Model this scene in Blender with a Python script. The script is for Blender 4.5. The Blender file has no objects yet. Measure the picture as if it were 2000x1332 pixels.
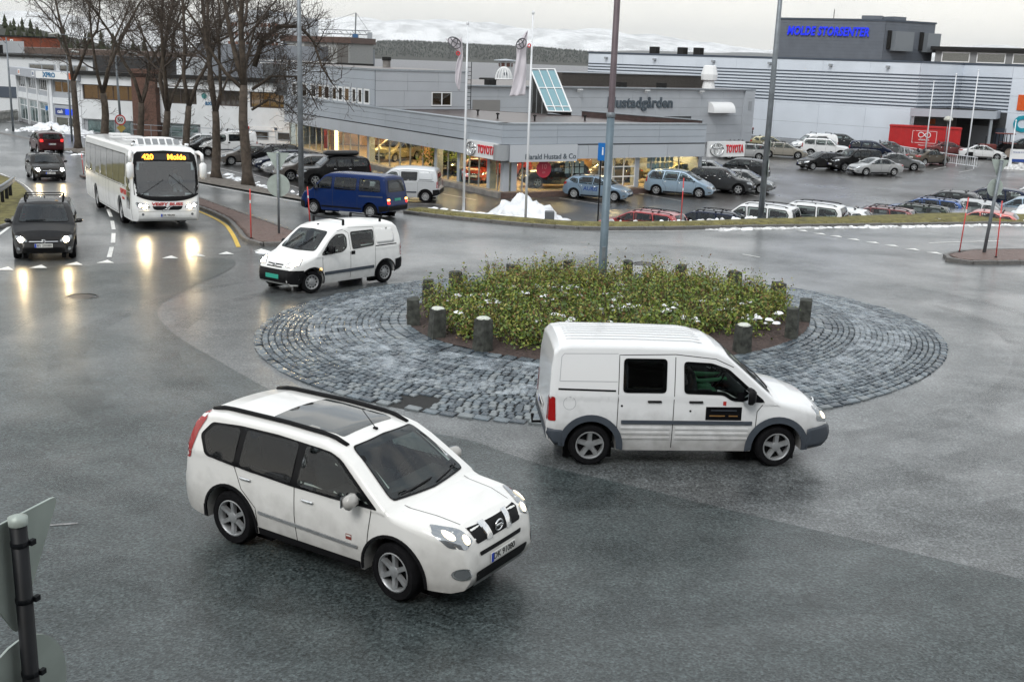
import bpy, bmesh, math, random
import numpy as np
from mathutils import Vector, Matrix, Euler
from mathutils.bvhtree import BVHTree
from mathutils.geometry import delaunay_2d_cdt

R = math.radians
scene = bpy.context.scene
COL = scene.collection
rnd = random.Random(7)

# ------------------------------------------------------------------ camera, sky, sun, exposure
CAM_H = 5.95
cam_data = bpy.data.cameras.new("camera")
cam_data.lens = 38.7
cam_data.sensor_width = 36.0
cam_data.clip_start = 0.1
cam_data.clip_end = 80000.0
cam = bpy.data.objects.new("camera", cam_data)
COL.objects.link(cam)
cam.matrix_world = (Matrix.Translation((0, 0, CAM_H)) @ Matrix.Rotation(R(90 - 14.35), 4, 'X')
     @ Matrix.Rotation(R(2.0), 4, 'Z'))
scene.camera = cam

SUN_ELEV, SUN_AZ = 46.0, 205.0         # high bright overcast, strongest behind the camera's left shoulder
world = bpy.data.worlds.new("World")
scene.world = world
world.use_nodes = True
wn, wl = world.node_tree.nodes, world.node_tree.links
bg = wn['Background']
sky = wn.new('ShaderNodeTexSky'); sky.sky_type = 'NISHITA'; sky.sun_disc = False
sky.sun_elevation = R(SUN_ELEV); sky.sun_rotation = R(SUN_AZ)
sky.air_density = 1.0; sky.dust_density = 2.0; sky.ozone_density = 1.0
hsv = wn.new('ShaderNodeHueSaturation'); hsv.inputs['Saturation'].default_value = 0.16
wl.new(sky.outputs[0], hsv.inputs['Color'])
tc = wn.new('ShaderNodeTexCoord')
mp = wn.new('ShaderNodeMapping'); mp.inputs['Scale'].default_value = (1.6, 1.6, 7.0)
wl.new(tc.outputs['Generated'], mp.inputs['Vector'])
ns = wn.new('ShaderNodeTexNoise'); ns.inputs['Scale'].default_value = 2.2; ns.inputs['Detail'].default_value = 8
ns.inputs['Roughness'].default_value = 0.55
wl.new(mp.outputs[0], ns.inputs['Vector'])
rp = wn.new('ShaderNodeValToRGB')
rp.color_ramp.elements[0].position = 0.40; rp.color_ramp.elements[0].color = (7.0, 7.8, 8.6, 1)
rp.color_ramp.elements[1].position = 0.60; rp.color_ramp.elements[1].color = (11.8, 11.9, 11.7, 1)
wl.new(ns.outputs[0], rp.inputs[0])
mx = wn.new('ShaderNodeMix'); mx.data_type = 'RGBA'; mx.inputs['Factor'].default_value = 0.9
sz_ = wn.new('ShaderNodeSeparateXYZ'); wl.new(tc.outputs['Generated'], sz_.inputs[0])
hr = wn.new('ShaderNodeMapRange'); hr.interpolation_type = 'SMOOTHSTEP'; hr.inputs['From Min'].default_value = 0.0; hr.inputs['From Max'].default_value = 0.26
hr.inputs['To Min'].default_value = 0.75; hr.inputs['To Max'].default_value = 0.0      # creamier light low over the fjord
wl.new(sz_.outputs['Z'], hr.inputs[0])
cm = wn.new('ShaderNodeMix'); cm.data_type = 'RGBA'; cm.inputs['B'].default_value = (12.3, 11.7, 10.3, 1)
wl.new(hr.outputs[0], cm.inputs['Factor']); wl.new(rp.outputs[0], cm.inputs['A'])
wl.new(hsv.outputs[0], mx.inputs['A']); wl.new(cm.outputs['Result'], mx.inputs['B'])
wl.new(mx.outputs['Result'], bg.inputs['Color'])
bg.inputs['Strength'].default_value = 0.095

sun_data = bpy.data.lights.new("sun", 'SUN')
sun_data.energy = 1.5; sun_data.angle = R(22); sun_data.color = (1.0, 0.98, 0.94)
sun = bpy.data.objects.new("sun", sun_data); COL.objects.link(sun)
sun.rotation_euler = (R(90 - SUN_ELEV), 0, R(180 - SUN_AZ))

scene.view_settings.view_transform = 'Standard'
scene.view_settings.look = 'None'
scene.view_settings.exposure = 0.33
scene.view_settings.gamma = 1.0
scene.view_settings.use_curve_mapping = False
scene.cycles.max_bounces = 7
scene.cycles.transparent_max_bounces = 12
scene.cycles.caustics_reflective = False
scene.cycles.caustics_refractive = False
scene.cycles.use_denoising = True
scene.cycles.adaptive_threshold = 0.02
scene.cycles.sample_clamp_indirect = 8.0

# ------------------------------------------------------------------ tagging and linking
def tag(o, label=None, cat=None, group=None, kind=None):
 if label: o['label'] = label
 if cat: o['category'] = cat
 if group: o['group'] = group
 if kind: o['kind'] = kind
 return o

def empty(name, loc=(0, 0, 0), rz=0.0, parent=None):
 o = bpy.data.objects.new(name, None)
 o.empty_display_size = 0.2
 COL.objects.link(o)
 o.location = loc; o.rotation_euler = (0, 0, rz)
 if parent: o.parent = parent
 return o

def link_mesh(name, me, mat=None, parent=None, loc=None, rot=None):
 o = bpy.data.objects.new(name, me)
 COL.objects.link(o)
 if mat is not None:
  for m in (mat if isinstance(mat, (list, tuple)) else [mat]): me.materials.append(m)
 if parent: o.parent = parent
 if loc is not None: o.location = loc
 if rot is not None: o.rotation_euler = rot
 return o

CHILDREN = {}
def kids(o):
 return [c for c in bpy.data.objects if c.parent == o]

def copy_tree(o, parent=None, table=None):
 if table is None:
  table = {}
  for c in bpy.data.objects:
   if c.parent: table.setdefault(c.parent.name, []).append(c)
 c = o.copy(); COL.objects.link(c); c.parent = parent
 if parent is not None: c.matrix_parent_inverse = o.matrix_parent_inverse.copy()
 for ch in table.get(o.name, []): copy_tree(ch, c, table)
 return c

# ------------------------------------------------------------------ mesh builder
class MB:
 def __init__(s): s.v = []; s.f = []; s.m = []
 def add(s, vs, fs, mi=0):
  b = len(s.v); s.v.extend([tuple(p) for p in vs])
  for f in fs: s.f.append(tuple(i + b for i in f)); s.m.append(mi)
  return s
 def box(s, c, d, mi=0, rz=0.0, bev=0.0, mat=None):
  hx, hy, hz = d[0] / 2, d[1] / 2, d[2] / 2
  if bev <= 0:
   vs = [(sx * hx, sy * hy, sz * hz) for sz in (-1, 1) for sx, sy in ((-1, -1), (1, -1), (1, 1), (-1, 1))]
   fs = [(3, 2, 1, 0), (4, 5, 6, 7), (0, 1, 5, 4), (1, 2, 6, 5), (2, 3, 7, 6), (3, 0, 4, 7)]
  else:
   b = min(bev, hx * .95, hy * .95, hz * .95)
   rings = [(-hz, b), (-hz + b, 0), (hz - b, 0), (hz, b)]
   vs, fs = [], []
   for z, i in rings:
    x, y = hx - i, hy - i
    if i == 0:
     vs += [(-x, -y + b, z), (-x + b, -y, z), (x - b, -y, z), (x, -y + b, z), (x, y - b, z), (x - b, y, z), (-x + b, y, z), (-x, y - b, z)]
    else:
     vs += [(-x, -y, z), (-x, -y, z), (x, -y, z), (x, -y, z), (x, y, z), (x, y, z), (-x, y, z), (-x, y, z)]
   for k in range(3):
    for j in range(8):
     a, c2 = k * 8 + j, k * 8 + (j + 1) % 8
     fs.append((a, c2, c2 + 8, a + 8))
   fs.append((7, 5, 3, 1)); fs.append((24, 26, 28, 30))
  cr, sr = math.cos(rz), math.sin(rz)
  out = []
  for x, y, z in vs:
   p = (x * cr - y * sr + c[0], x * sr + y * cr + c[1], z + c[2])
   out.append(p)
  if mat is not None: out = [tuple(mat @ Vector(p)) for p in out]
  return s.add(out, fs, mi)
 def prism(s, poly, z0, z1, mi=0, cap=True):
  n = len(poly)
  area = sum(poly[i][0] * poly[(i + 1) % n][1] - poly[(i + 1) % n][0] * poly[i][1] for i in range(n))
  if area < 0: poly = poly[::-1]
  zt = z1 if callable(z1) else (lambda x, y: z1)
  zb = z0 if callable(z0) else (lambda x, y: z0)
  vs = [(x, y, zb(x, y)) for x, y in poly] + [(x, y, zt(x, y)) for x, y in poly]
  fs = [(i, (i + 1) % n, n + (i + 1) % n, n + i) for i in range(n)]
  if cap: fs += [tuple(range(n - 1, -1, -1)), tuple(range(n, 2 * n))]
  return s.add(vs, fs, mi)
 def tube(s, pts, rad, n=8, mi=0, cap=True):
  pts = [Vector(p) for p in pts]
  rads = rad if isinstance(rad, (list, tuple)) else [rad] * len(pts)
  vs, fs = [], []
  up = Vector((0, 0, 1))
  prev = None
  for i, p in enumerate(pts):
   t = (pts[min(i + 1, len(pts) - 1)] - pts[max(i - 1, 0)])
   t = t.normalized() if t.length > 1e-9 else Vector((0, 0, 1))
   if prev is None:
    a = t.cross(Vector((1, 0, 0))) if abs(t.x) < .9 else t.cross(Vector((0, 1, 0)))
   else:
    a = prev - t * prev.dot(t)
   a.normalize(); prev = a
   b = t.cross(a)
   for k in range(n):
    an = 2 * math.pi * k / n
    vs.append(p + (a * math.cos(an) + b * math.sin(an)) * rads[i])
  for i in range(len(pts) - 1):
   for k in range(n):
    fs.append((i * n + k, i * n + (k + 1) % n, (i + 1) * n + (k + 1) % n, (i + 1) * n + k))
  if cap:
   fs.append(tuple(range(n - 1, -1, -1))); e = (len(pts) - 1) * n
   fs.append(tuple(range(e, e + n)))
  return s.add(vs, fs, mi)
 def lathe(s, prof, n=24, mi=0, mat=None, closed=False):
  vs, fs = [], []
  for r, z in prof:
   for k in range(n):
    a = 2 * math.pi * k / n
    vs.append((r * math.cos(a), r * math.sin(a), z))
  m = len(prof)
  for i in range(m if closed else m - 1):
   j = (i + 1) % m
   for k in range(n):
    fs.append((i * n + k, i * n + (k + 1) % n, j * n + (k + 1) % n, j * n + k))
  if mat is not None: vs = [tuple(mat @ Vector(p)) for p in vs]
  return s.add(vs, fs, mi)
 def mesh(s, name, smooth=False, sharp=None):
  me = bpy.data.meshes.new(name)
  me.from_pydata(s.v, [], s.f)
  if any(s.m): me.polygons.foreach_set('material_index', s.m)
  me.update()
  if smooth:
   me.polygons.foreach_set('use_smooth', [True] * len(me.polygons))
   if sharp: me.set_sharp_from_angle(angle=R(sharp))
  return me
 def build(s, name, mat=None, parent=None, smooth=False, sharp=None, loc=None, rot=None):
  return link_mesh(name, s.mesh(name, smooth, sharp), mat, parent, loc, rot)

def in_poly(x, y, poly):
 c = False; j = len(poly) - 1
 for i in range(len(poly)):
  xi, yi = poly[i]; xj, yj = poly[j]
  if (yi > y) != (yj > y) and x < (xj - xi) * (y - yi) / (yj - yi) + xi: c = not c
  j = i
 return c

def offset_poly(poly, d):
 n = len(poly)
 area = sum(poly[i][0] * poly[(i + 1) % n][1] - poly[(i + 1) % n][0] * poly[i][1] for i in range(n))
 sgn = 1 if area > 0 else -1
 out = []
 for i in range(n):
  p0, p1, p2 = Vector(poly[i - 1]), Vector(poly[i]), Vector(poly[(i + 1) % n])
  e1 = (p1 - p0); e2 = (p2 - p1)
  if e1.length < 1e-9: e1 = e2
  if e2.length < 1e-9: e2 = e1
  e1.normalize(); e2.normalize()
  n1 = Vector((e1.y, -e1.x)) * sgn; n2 = Vector((e2.y, -e2.x)) * sgn
  b = n1 + n2
  if b.length < 1e-6: b = n1
  b.normalize()
  k = d / max(0.45, b.dot(n1))
  out.append((p1.x + b.x * k, p1.y + b.y * k))
 return out

def round_poly(poly, r, n=3):
 out = []; m = len(poly)
 for i in range(m):
  p0, p1, p2 = Vector(poly[i - 1]), Vector(poly[i]), Vector(poly[(i + 1) % m])
  a, b = p0 - p1, p2 - p1
  k = min(r, a.length * .45, b.length * .45)
  s0, s1 = p1 + a.normalized() * k, p1 + b.normalized() * k
  for j in range(n + 1):
   t = j / n
   q = s0 * (1 - t) ** 2 + p1 * 2 * t * (1 - t) + s1 * t * t
   out.append((q.x, q.y))
 return out

def cdt_poly(poly, step, holes=()):
 """triangulated polygon with an inner grid of points: list of 2D verts and faces"""
 vs = [Vector(p) for p in poly]; edges = [(i, (i + 1) % len(poly)) for i in range(len(poly))]
 # subdivide long borders
 def ring(pl):
  out = []
  for i in range(len(pl)):
   a, b = Vector(pl[i]), Vector(pl[(i + 1) % len(pl)])
   k = max(1, int((b - a).length / step))
   for j in range(k): out.append(a.lerp(b, j / k))
  return out
 vs = ring(poly); n0 = len(vs); edges = [(i, (i + 1) % n0) for i in range(n0)]
 for h in holes:
  hv = ring(h); b = len(vs); vs += hv
  edges += [(b + i, b + (i + 1) % len(hv)) for i in range(len(hv))]
 xs = [p[0] for p in poly]; ys = [p[1] for p in poly]
 nx = int((max(xs) - min(xs)) / step); ny = int((max(ys) - min(ys)) / step)
 for i in range(1, nx + 1):
  for j in range(1, ny + 1):
   x = min(xs) + i * step + (step * .5 if j % 2 else 0); y = min(ys) + j * step
   if in_poly(x, y, poly) and not any(in_poly(x, y, h) for h in holes): vs.append(Vector((x, y)))
 v, e, f, _, _, _ = delaunay_2d_cdt(vs, edges, [], 0, 1e-6)
 keep = []
 for t in f:
  cx = sum(v[i][0] for i in t) / 3; cy = sum(v[i][1] for i in t) / 3
  if in_poly(cx, cy, poly) and not any(in_poly(cx, cy, h) for h in holes):
   a, b, c = v[t[0]], v[t[1]], v[t[2]]
   if (b[0] - a[0]) * (c[1] - a[1]) - (b[1] - a[1]) * (c[0] - a[0]) < 0: t = t[::-1]
   keep.append(tuple(t))
 return [(p[0], p[1]) for p in v], keep

def sheet(name, poly, step, zf, mat, parent=None, holes=(), smooth=True):
 v, f = cdt_poly(poly, step, holes)
 me = bpy.data.meshes.new(name)
 me.from_pydata([(x, y, zf(x, y)) for x, y in v], [], f)
 me.update()
 if smooth: me.polygons.foreach_set('use_smooth', [True] * len(me.polygons))
 return link_mesh(name, me, mat, parent)

def text_mesh(txt, size, depth=0.01, bold=0.0, shear=0.0, name='lettering', sx=1.0, spacing=1.0):
 cu = bpy.data.curves.new(name, 'FONT')
 cu.body = txt; cu.size = size; cu.extrude = depth / 2; cu.offset = bold; cu.shear = shear
 cu.align_x = 'CENTER'; cu.align_y = 'CENTER'; cu.resolution_u = 3; cu.space_character = spacing
 o = bpy.data.objects.new(name, cu)
 COL.objects.link(o)
 dg = bpy.context.evaluated_depsgraph_get()
 me = bpy.data.meshes.new_from_object(o.evaluated_get(dg))
 bpy.data.objects.remove(o); bpy.data.curves.remove(cu)
 if sx != 1.0:
  for v in me.vertices: v.co.x *= sx
 me.name = name
 return me

def face_matrix(loc, right, up=(0, 0, 1)):
 """matrix whose local x runs along right, y along up, z outward"""
 x = Vector(right).normalized(); u = Vector(up); z = x.cross(u).normalized(); y = z.cross(x)
 m = Matrix((x, y, z)).transposed().to_4x4(); m.translation = Vector(loc)
 return m

def lettering(txt, size, loc, right, mat, parent=None, depth=0.02, bold=0.0, shear=0.0, name='lettering', sx=1.0, up=(0, 0, 1), spacing=1.0, width=None):
 me = text_mesh(txt, size, depth, bold, shear, name, sx, spacing)
 if width:
  xs = [v.co.x for v in me.vertices]; k = width / (max(xs) - min(xs)); c = (max(xs) + min(xs)) / 2
  for v in me.vertices: v.co.x = (v.co.x - c) * k
 me.transform(face_matrix(loc, right, up))
 me.materials.clear()
 return link_mesh(name, me, mat, parent)

# ------------------------------------------------------------------ materials
MATS = {}
def mat(name, col, rough=0.5, metal=0.0, emit=None, estr=0.0, noise=0.0, nscale=8.0, bump=0.0, bscale=40.0, coat=0.0, spec=0.5, dirt=0.0):
 if name in MATS: return MATS[name]
 m = bpy.data.materials.new(name); m.use_nodes = True
 nt = m.node_tree; b = nt.nodes['Principled BSDF']
 c = (*col, 1.0)
 b.inputs['Base Color'].default_value = c
 b.inputs['Roughness'].default_value = rough; b.inputs['Metallic'].default_value = metal
 b.inputs['Specular IOR Level'].default_value = spec
 if coat: b.inputs['Coat Weight'].default_value = coat; b.inputs['Coat Roughness'].default_value = 0.06
 if emit is not None:
  b.inputs['Emission Color'].default_value = (*emit, 1); b.inputs['Emission Strength'].default_value = estr
 if noise or bump or dirt:
  t = nt.nodes.new('ShaderNodeTexCoord')
 if noise:
  n = nt.nodes.new('ShaderNodeTexNoise'); n.inputs['Scale'].default_value = nscale; n.inputs['Detail'].default_value = 6
  nt.links.new(t.outputs['Object'], n.inputs['Vector'])
  mr = nt.nodes.new('ShaderNodeMapRange'); mr.inputs['From Min'].default_value = 0.3; mr.inputs['From Max'].default_value = 0.7
  mr.inputs['To Min'].default_value = 1 - noise; mr.inputs['To Max'].default_value = 1 + noise
  nt.links.new(n.outputs[0], mr.inputs[0])
  mm = nt.nodes.new('ShaderNodeMix'); mm.data_type = 'RGBA'; mm.blend_type = 'MULTIPLY'; mm.inputs['Factor'].default_value = 1
  mm.inputs['A'].default_value = c
  nt.links.new(mr.outputs[0], mm.inputs['B'])
  nt.links.new(mm.outputs['Result'], b.inputs['Base Color'])
 if dirt:
  # road spray: grey-brown film on the lower body, broken up by noise, fading above the sills
  sx = nt.nodes.new('ShaderNodeSeparateXYZ'); nt.links.new(t.outputs['Object'], sx.inputs[0])
  nd = nt.nodes.new('ShaderNodeTexNoise'); nd.inputs['Scale'].default_value = 5.0; nd.inputs['Detail'].default_value = 7
  nt.links.new(t.outputs['Object'], nd.inputs['Vector'])
  ad = nt.nodes.new('ShaderNodeMath'); ad.operation = 'MULTIPLY_ADD'; ad.inputs[1].default_value = -0.7;
  nt.links.new(nd.outputs[0], ad.inputs[0]); nt.links.new(sx.outputs['Z'], ad.inputs[2])
  mr2 = nt.nodes.new('ShaderNodeMapRange'); mr2.inputs['From Min'].default_value = -0.15; mr2.inputs['From Max'].default_value = 0.55
  mr2.inputs['To Min'].default_value = dirt; mr2.inputs['To Max'].default_value = 0.0
  nt.links.new(ad.outputs[0], mr2.inputs[0])
  md = nt.nodes.new('ShaderNodeMix'); md.data_type = 'RGBA'
  md.inputs['A'].default_value = c; md.inputs['B'].default_value = (0.16, 0.15, 0.135, 1)
  nt.links.new(mr2.outputs[0], md.inputs['Factor']); nt.links.new(md.outputs['Result'], b.inputs['Base Color'])
  mrr = nt.nodes.new('ShaderNodeMath'); mrr.operation = 'MULTIPLY_ADD'; mrr.inputs[1].default_value = 0.45; mrr.inputs[2].default_value = rough
  nt.links.new(mr2.outputs[0], mrr.inputs[0]); nt.links.new(mrr.outputs[0], b.inputs['Roughness'])
 if bump:
  n2 = nt.nodes.new('ShaderNodeTexNoise'); n2.inputs['Scale'].default_value = bscale; n2.inputs['Detail'].default_value = 4
  nt.links.new(t.outputs['Object'], n2.inputs['Vector'])
  bp = nt.nodes.new('ShaderNodeBump'); bp.inputs['Strength'].default_value = bump; bp.inputs['Distance'].default_value = 0.02
  nt.links.new(n2.outputs[0], bp.inputs['Height']); nt.links.new(bp.outputs[0], b.inputs['Normal'])
 MATS[name] = m
 return m

def glass_mat(name, tint, refl=0.06, rough=0.02):
 if name in MATS: return MATS[name]
 m = bpy.data.materials.new(name); m.use_nodes = True
 nt = m.node_tree
 for n in list(nt.nodes):
  if n.type == 'BSDF_PRINCIPLED': nt.nodes.remove(n)
 out = nt.nodes['Material Output']
 tr = nt.nodes.new('ShaderNodeBsdfTransparent'); tr.inputs['Color'].default_value = (*tint, 1)
 gl = nt.nodes.new('ShaderNodeBsdfGlossy'); gl.inputs['Roughness'].default_value = rough; gl.inputs['Color'].default_value = (.95, .97, 1, 1)
 fr = nt.nodes.new('ShaderNodeLayerWeight'); fr.inputs['Blend'].default_value = .5
 pw_ = nt.nodes.new('ShaderNodeMath'); pw_.operation = 'POWER'; pw_.inputs[1].default_value = 5
 nt.links.new(fr.outputs['Facing'], pw_.inputs[0])
 ad = nt.nodes.new('ShaderNodeMath'); ad.operation = 'MULTIPLY_ADD'; ad.inputs[1].default_value = .93; ad.inputs[2].default_value = .045 + refl; ad.use_clamp = True
 nt.links.new(pw_.outputs[0], ad.inputs[0])
 ms = nt.nodes.new('ShaderNodeMixShader')
 nt.links.new(ad.outputs[0], ms.inputs[0]); nt.links.new(tr.outputs[0], ms.inputs[1]); nt.links.new(gl.outputs[0], ms.inputs[2])
 nt.links.new(ms.outputs[0], out.inputs['Surface'])
 MATS[name] = m
 return m

def asphalt_mat(name, dark, light, r0, r1, speck=1.0, patch=0.25, wet=0.5, tint=(1, 1, 1), film=.5):
 m = bpy.data.materials.new(name); m.use_nodes = True
 nt = m.node_tree; N = nt.nodes; Lk = nt.links; b = N['Principled BSDF']
 t = N.new('ShaderNodeTexCoord')
 big = N.new('ShaderNodeTexNoise'); big.inputs['Scale'].default_value = 0.22; big.inputs['Detail'].default_value = 6; big.inputs['Roughness'].default_value = .6
 Lk.new(t.outputs['Object'], big.inputs['Vector'])
 fine = N.new('ShaderNodeTexNoise'); fine.inputs['Scale'].default_value = 26; fine.inputs['Detail'].default_value = 3; fine.inputs['Roughness'].default_value = .7
 Lk.new(t.outputs['Object'], fine.inputs['Vector'])
 vor = N.new('ShaderNodeTexVoronoi'); vor.inputs['Scale'].default_value = 38
 Lk.new(t.outputs['Object'], vor.inputs['Vector'])
 mid = N.new('ShaderNodeTexNoise'); mid.inputs['Scale'].default_value = 2.3; mid.inputs['Detail'].default_value = 5
 Lk.new(t.outputs['Object'], mid.inputs['Vector'])
 rp = N.new('ShaderNodeValToRGB')
 rp.color_ramp.elements[0].position = .38; rp.color_ramp.elements[0].color = (*[dark * k for k in tint], 1)
 rp.color_ramp.elements[1].position = .64; rp.color_ramp.elements[1].color = (*[light * k for k in tint], 1)
 Lk.new(fine.outputs[0], rp.inputs[0])
 sp = N.new('ShaderNodeValToRGB')       # pale aggregate chips
 sp.color_ramp.elements[0].position = .0; sp.color_ramp.elements[0].color = (0.62, 0.62, .62, 1)
 sp.color_ramp.elements[1].position = 1.0; sp.color_ramp.elements[1].color = (1.0 + 1.3 * speck, 1.0 + 1.25 * speck, 1.0 + 1.2 * speck, 1)
 Lk.new(vor.outputs['Color'], sp.inputs[0])
 mul = N.new('ShaderNodeMix'); mul.data_type = 'RGBA'; mul.blend_type = 'MULTIPLY'; mul.inputs['Factor'].default_value = 1
 Lk.new(rp.outputs[0], mul.inputs['A']); Lk.new(sp.outputs[0], mul.inputs['B'])
 mr = N.new('ShaderNodeMapRange'); mr.inputs['From Min'].default_value = .3; mr.inputs['From Max'].default_value = .7
 mr.inputs['To Min'].default_value = 1 - patch; mr.inputs['To Max'].default_value = 1 + patch
 Lk.new(mid.outputs[0], mr.inputs[0])
 mul2 = N.new('ShaderNodeMix'); mul2.data_type = 'RGBA'; mul2.blend_type = 'MULTIPLY'; mul2.inputs['Factor'].default_value = 1
 Lk.new(mul.outputs['Result'], mul2.inputs['A']); Lk.new(mr.outputs[0], mul2.inputs['B'])
 Lk.new(mul2.outputs['Result'], b.inputs['Base Color'])
 rr = N.new('ShaderNodeMapRange'); rr.inputs['From Min'].default_value = .32; rr.inputs['From Max'].default_value = .68
 rr.inputs['To Min'].default_value = r0; rr.inputs['To Max'].default_value = r1
 Lk.new(big.outputs[0], rr.inputs[0]); Lk.new(rr.outputs[0], b.inputs['Roughness'])
 b.inputs['Specular IOR Level'].default_value = wet
 hm = N.new('ShaderNodeMath'); hm.operation = 'ADD'
 Lk.new(fine.outputs[0], hm.inputs[0]); Lk.new(vor.outputs['Distance'], hm.inputs[1])
 bp = N.new('ShaderNodeBump'); bp.inputs['Strength'].default_value = 0.4; bp.inputs['Distance'].default_value = 0.008
 Lk.new(hm.outputs[0], bp.inputs['Height']); Lk.new(bp.outputs[0], b.inputs['Normal'])
 # standing film of water: smoother, patchy
 cw = N.new('ShaderNodeMapRange'); cw.inputs['From Min'].default_value = .62; cw.inputs['From Max'].default_value = .40
 cw.inputs['To Min'].default_value = film * .35; cw.inputs['To Max'].default_value = film
 Lk.new(big.outputs[0], cw.inputs[0]); Lk.new(cw.outputs[0], b.inputs['Coat Weight']); b.inputs['Coat Roughness'].default_value = .25
 bc = N.new('ShaderNodeBump'); bc.inputs['Strength'].default_value = .12; bc.inputs['Distance'].default_value = .006
 Lk.new(fine.outputs[0], bc.inputs['Height']); Lk.new(bc.outputs[0], b.inputs['Coat Normal'])
 MATS[name] = m
 return m

# ------------------------------------------------------------------ terrain
LOT = -2.3
def gz(x, y):
 a = 0.252 * math.log1p(math.exp(min((y - 24) / 6, 50)))
 return -2.3 * math.tanh((a / 2.3) ** 2.2) ** (1 / 2.2)
RC = (2.36, 26.0)          # centre of the roundabout, slightly egg-shaped in plan
R_OUT, R_BED = 8.05, 4.8
def SF(a): return 1 + .085 * math.sin(2 * a)
def PT(r, a): return RC[0] + r * SF(a) * math.cos(a), RC[1] + r * SF(a) * math.sin(a)
def rho(x, y): return math.hypot(x - RC[0], y - RC[1]) / SF(math.atan2(y - RC[1], x - RC[0]))
def dome(x, y):
 r = rho(x, y)
 if r >= R_OUT: return 0.0
 t = max(0.0, min(1.0, (R_OUT - r) / (R_OUT - R_BED)))
 return 0.03 + 0.25 * t
def rz_(x, y): return gz(x, y) + dome(x, y)

# ------------------------------------------------------------------ ground materials
M_ROAD = asphalt_mat('worn_wet_asphalt', 0.028, 0.072, 0.3, 0.5, speck=1.6, patch=0.26, wet=0.25, tint=(.90, 1.0, 1.05), film=1.0)
M_ROAD2 = asphalt_mat('newer_wet_asphalt', 0.014, 0.038, 0.32, 0.5, speck=1.8, patch=0.25, wet=0.22, tint=(0.80, 1.03, 1.08), film=.6)
M_LOT = asphalt_mat('parking_asphalt', 0.02, 0.042, 0.25, 0.5, speck=0.8, patch=0.3, wet=0.25, tint=(1.0, .96, .92), film=1.0)
M_GROUND = mat('bare_ground', (0.07, 0.062, 0.052), 0.9, noise=.4, nscale=.5)
M_GRASS = mat('winter_turf', (0.13, 0.115, 0.035), 0.9, noise=.5, nscale=3.0, bump=.6, bscale=30)
M_GRAVEL = mat('gritty_verge', (0.14, 0.125, 0.11), 0.9, noise=.45, nscale=5.0, bump=.7, bscale=40)
M_KERB = mat('granite_kerb', (0.115, 0.11, 0.105), 0.55, noise=.3, nscale=12, bump=.3, bscale=50)
M_BRICKPAVE = mat('brown_block_paving', (0.12, 0.075, 0.062), 0.5, noise=.35, nscale=14, bump=.35, bscale=60)
M_WHITE = mat('road_paint', (0.72, 0.72, 0.70), 0.5, noise=.22, nscale=9)
M_YELLOW = mat('yellow_road_paint', (0.62, 0.42, 0.06), 0.5, noise=.2, nscale=9)
M_SNOW = mat('snow', (0.86, 0.88, 0.91), 0.7, bump=.5, bscale=14)
M_DSNOW = mat('dirty_snow', (0.5, 0.5, 0.5), 0.75, noise=.45, nscale=5, bump=.6, bscale=16)
M_IRON = mat('cast_iron', (0.045, 0.042, 0.04), 0.45, metal=.6, bump=.3, bscale=60)

def poly_len(pl):
 d = [0.0]
 for a, b in zip(pl, pl[1:]): d.append(d[-1] + math.dist(a, b))
 return d
def along(pl, s):
 d = poly_len(pl)
 s = max(0, min(d[-1], s))
 for i in range(len(pl) - 1):
  if s <= d[i + 1] or i == len(pl) - 2:
   t = (s - d[i]) / max(1e-9, d[i + 1] - d[i])
   x = pl[i][0] + (pl[i + 1][0] - pl[i][0]) * t; y = pl[i][1] + (pl[i + 1][1] - pl[i][1]) * t
   dx, dy = pl[i + 1][0] - pl[i][0], pl[i + 1][1] - pl[i][1]
   l = math.hypot(dx, dy)
   return x, y, dx / l, dy / l
def smooth_line(pl, n=3):
 for _ in range(n):
  out = [pl[0]]
  for a, b in zip(pl, pl[1:]):
   out.append((a[0] * .75 + b[0] * .25, a[1] * .75 + b[1] * .25)); out.append((a[0] * .25 + b[0] * .75, a[1] * .25 + b[1] * .75))
  out.append(pl[-1]); pl = out
 return pl

# ------------------------------------------------------------------ ground sheets
def s_flat(z): return lambda x, y: z
g = MB()
xs = [-900, -300, -120, -60, 0, 60, 150, 400, 900]
ys = [-60, 0, 60, 120, 200, 260, 300]
zs = [-2.62, -2.62, -2.62, -2.62, -2.9, -5.0, -13.5]
for i in range(len(xs) - 1):
 for j in range(len(ys) - 1):
  g.add([(xs[i], ys[j], zs[j]), (xs[i + 1], ys[j], zs[j]), (xs[i + 1], ys[j + 1], zs[j + 1]), (xs[i], ys[j + 1], zs[j + 1])], [(0, 1, 2, 3)])
tag(g.build('ground', M_GROUND), kind='structure')

LOT_POLY = [(-62, 50), (110, 44), (110, 150), (-62, 150)]
tag(sheet('parking_lot', LOT_POLY, 30, s_flat(LOT), M_LOT), kind='structure')

EDGE = [(-140, 240), (-64, 122), (-47.48, 101.86), (-42.45, 96.73), (-36.14, 87.29), (-32.54, 82.77), (-25.48, 73.24), (-19.4, 64.97), (-14.27, 59.01), (-10.09, 54.12), (-7.5, 52.09), (-5.23, 50.63),
  (-3.16, 48.99), (-1.25, 47.86), (0.92, 46.7), (3.08, 46.19), (6.48, 47.47), (11.21, 49.82), (15.19, 51.55), (19.73, 53.48), (26.08, 56.52), (60, 58)]
ROAD_POLY = [(-140, 239), (-70, 60), (-60, -12), (60, -12), (60, 58)] + EDGE[::-1][1:-1]
tag(sheet('road', ROAD_POLY, 2.2, lambda x, y: gz(x, y) - .004, M_ROAD), kind='structure')

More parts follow.
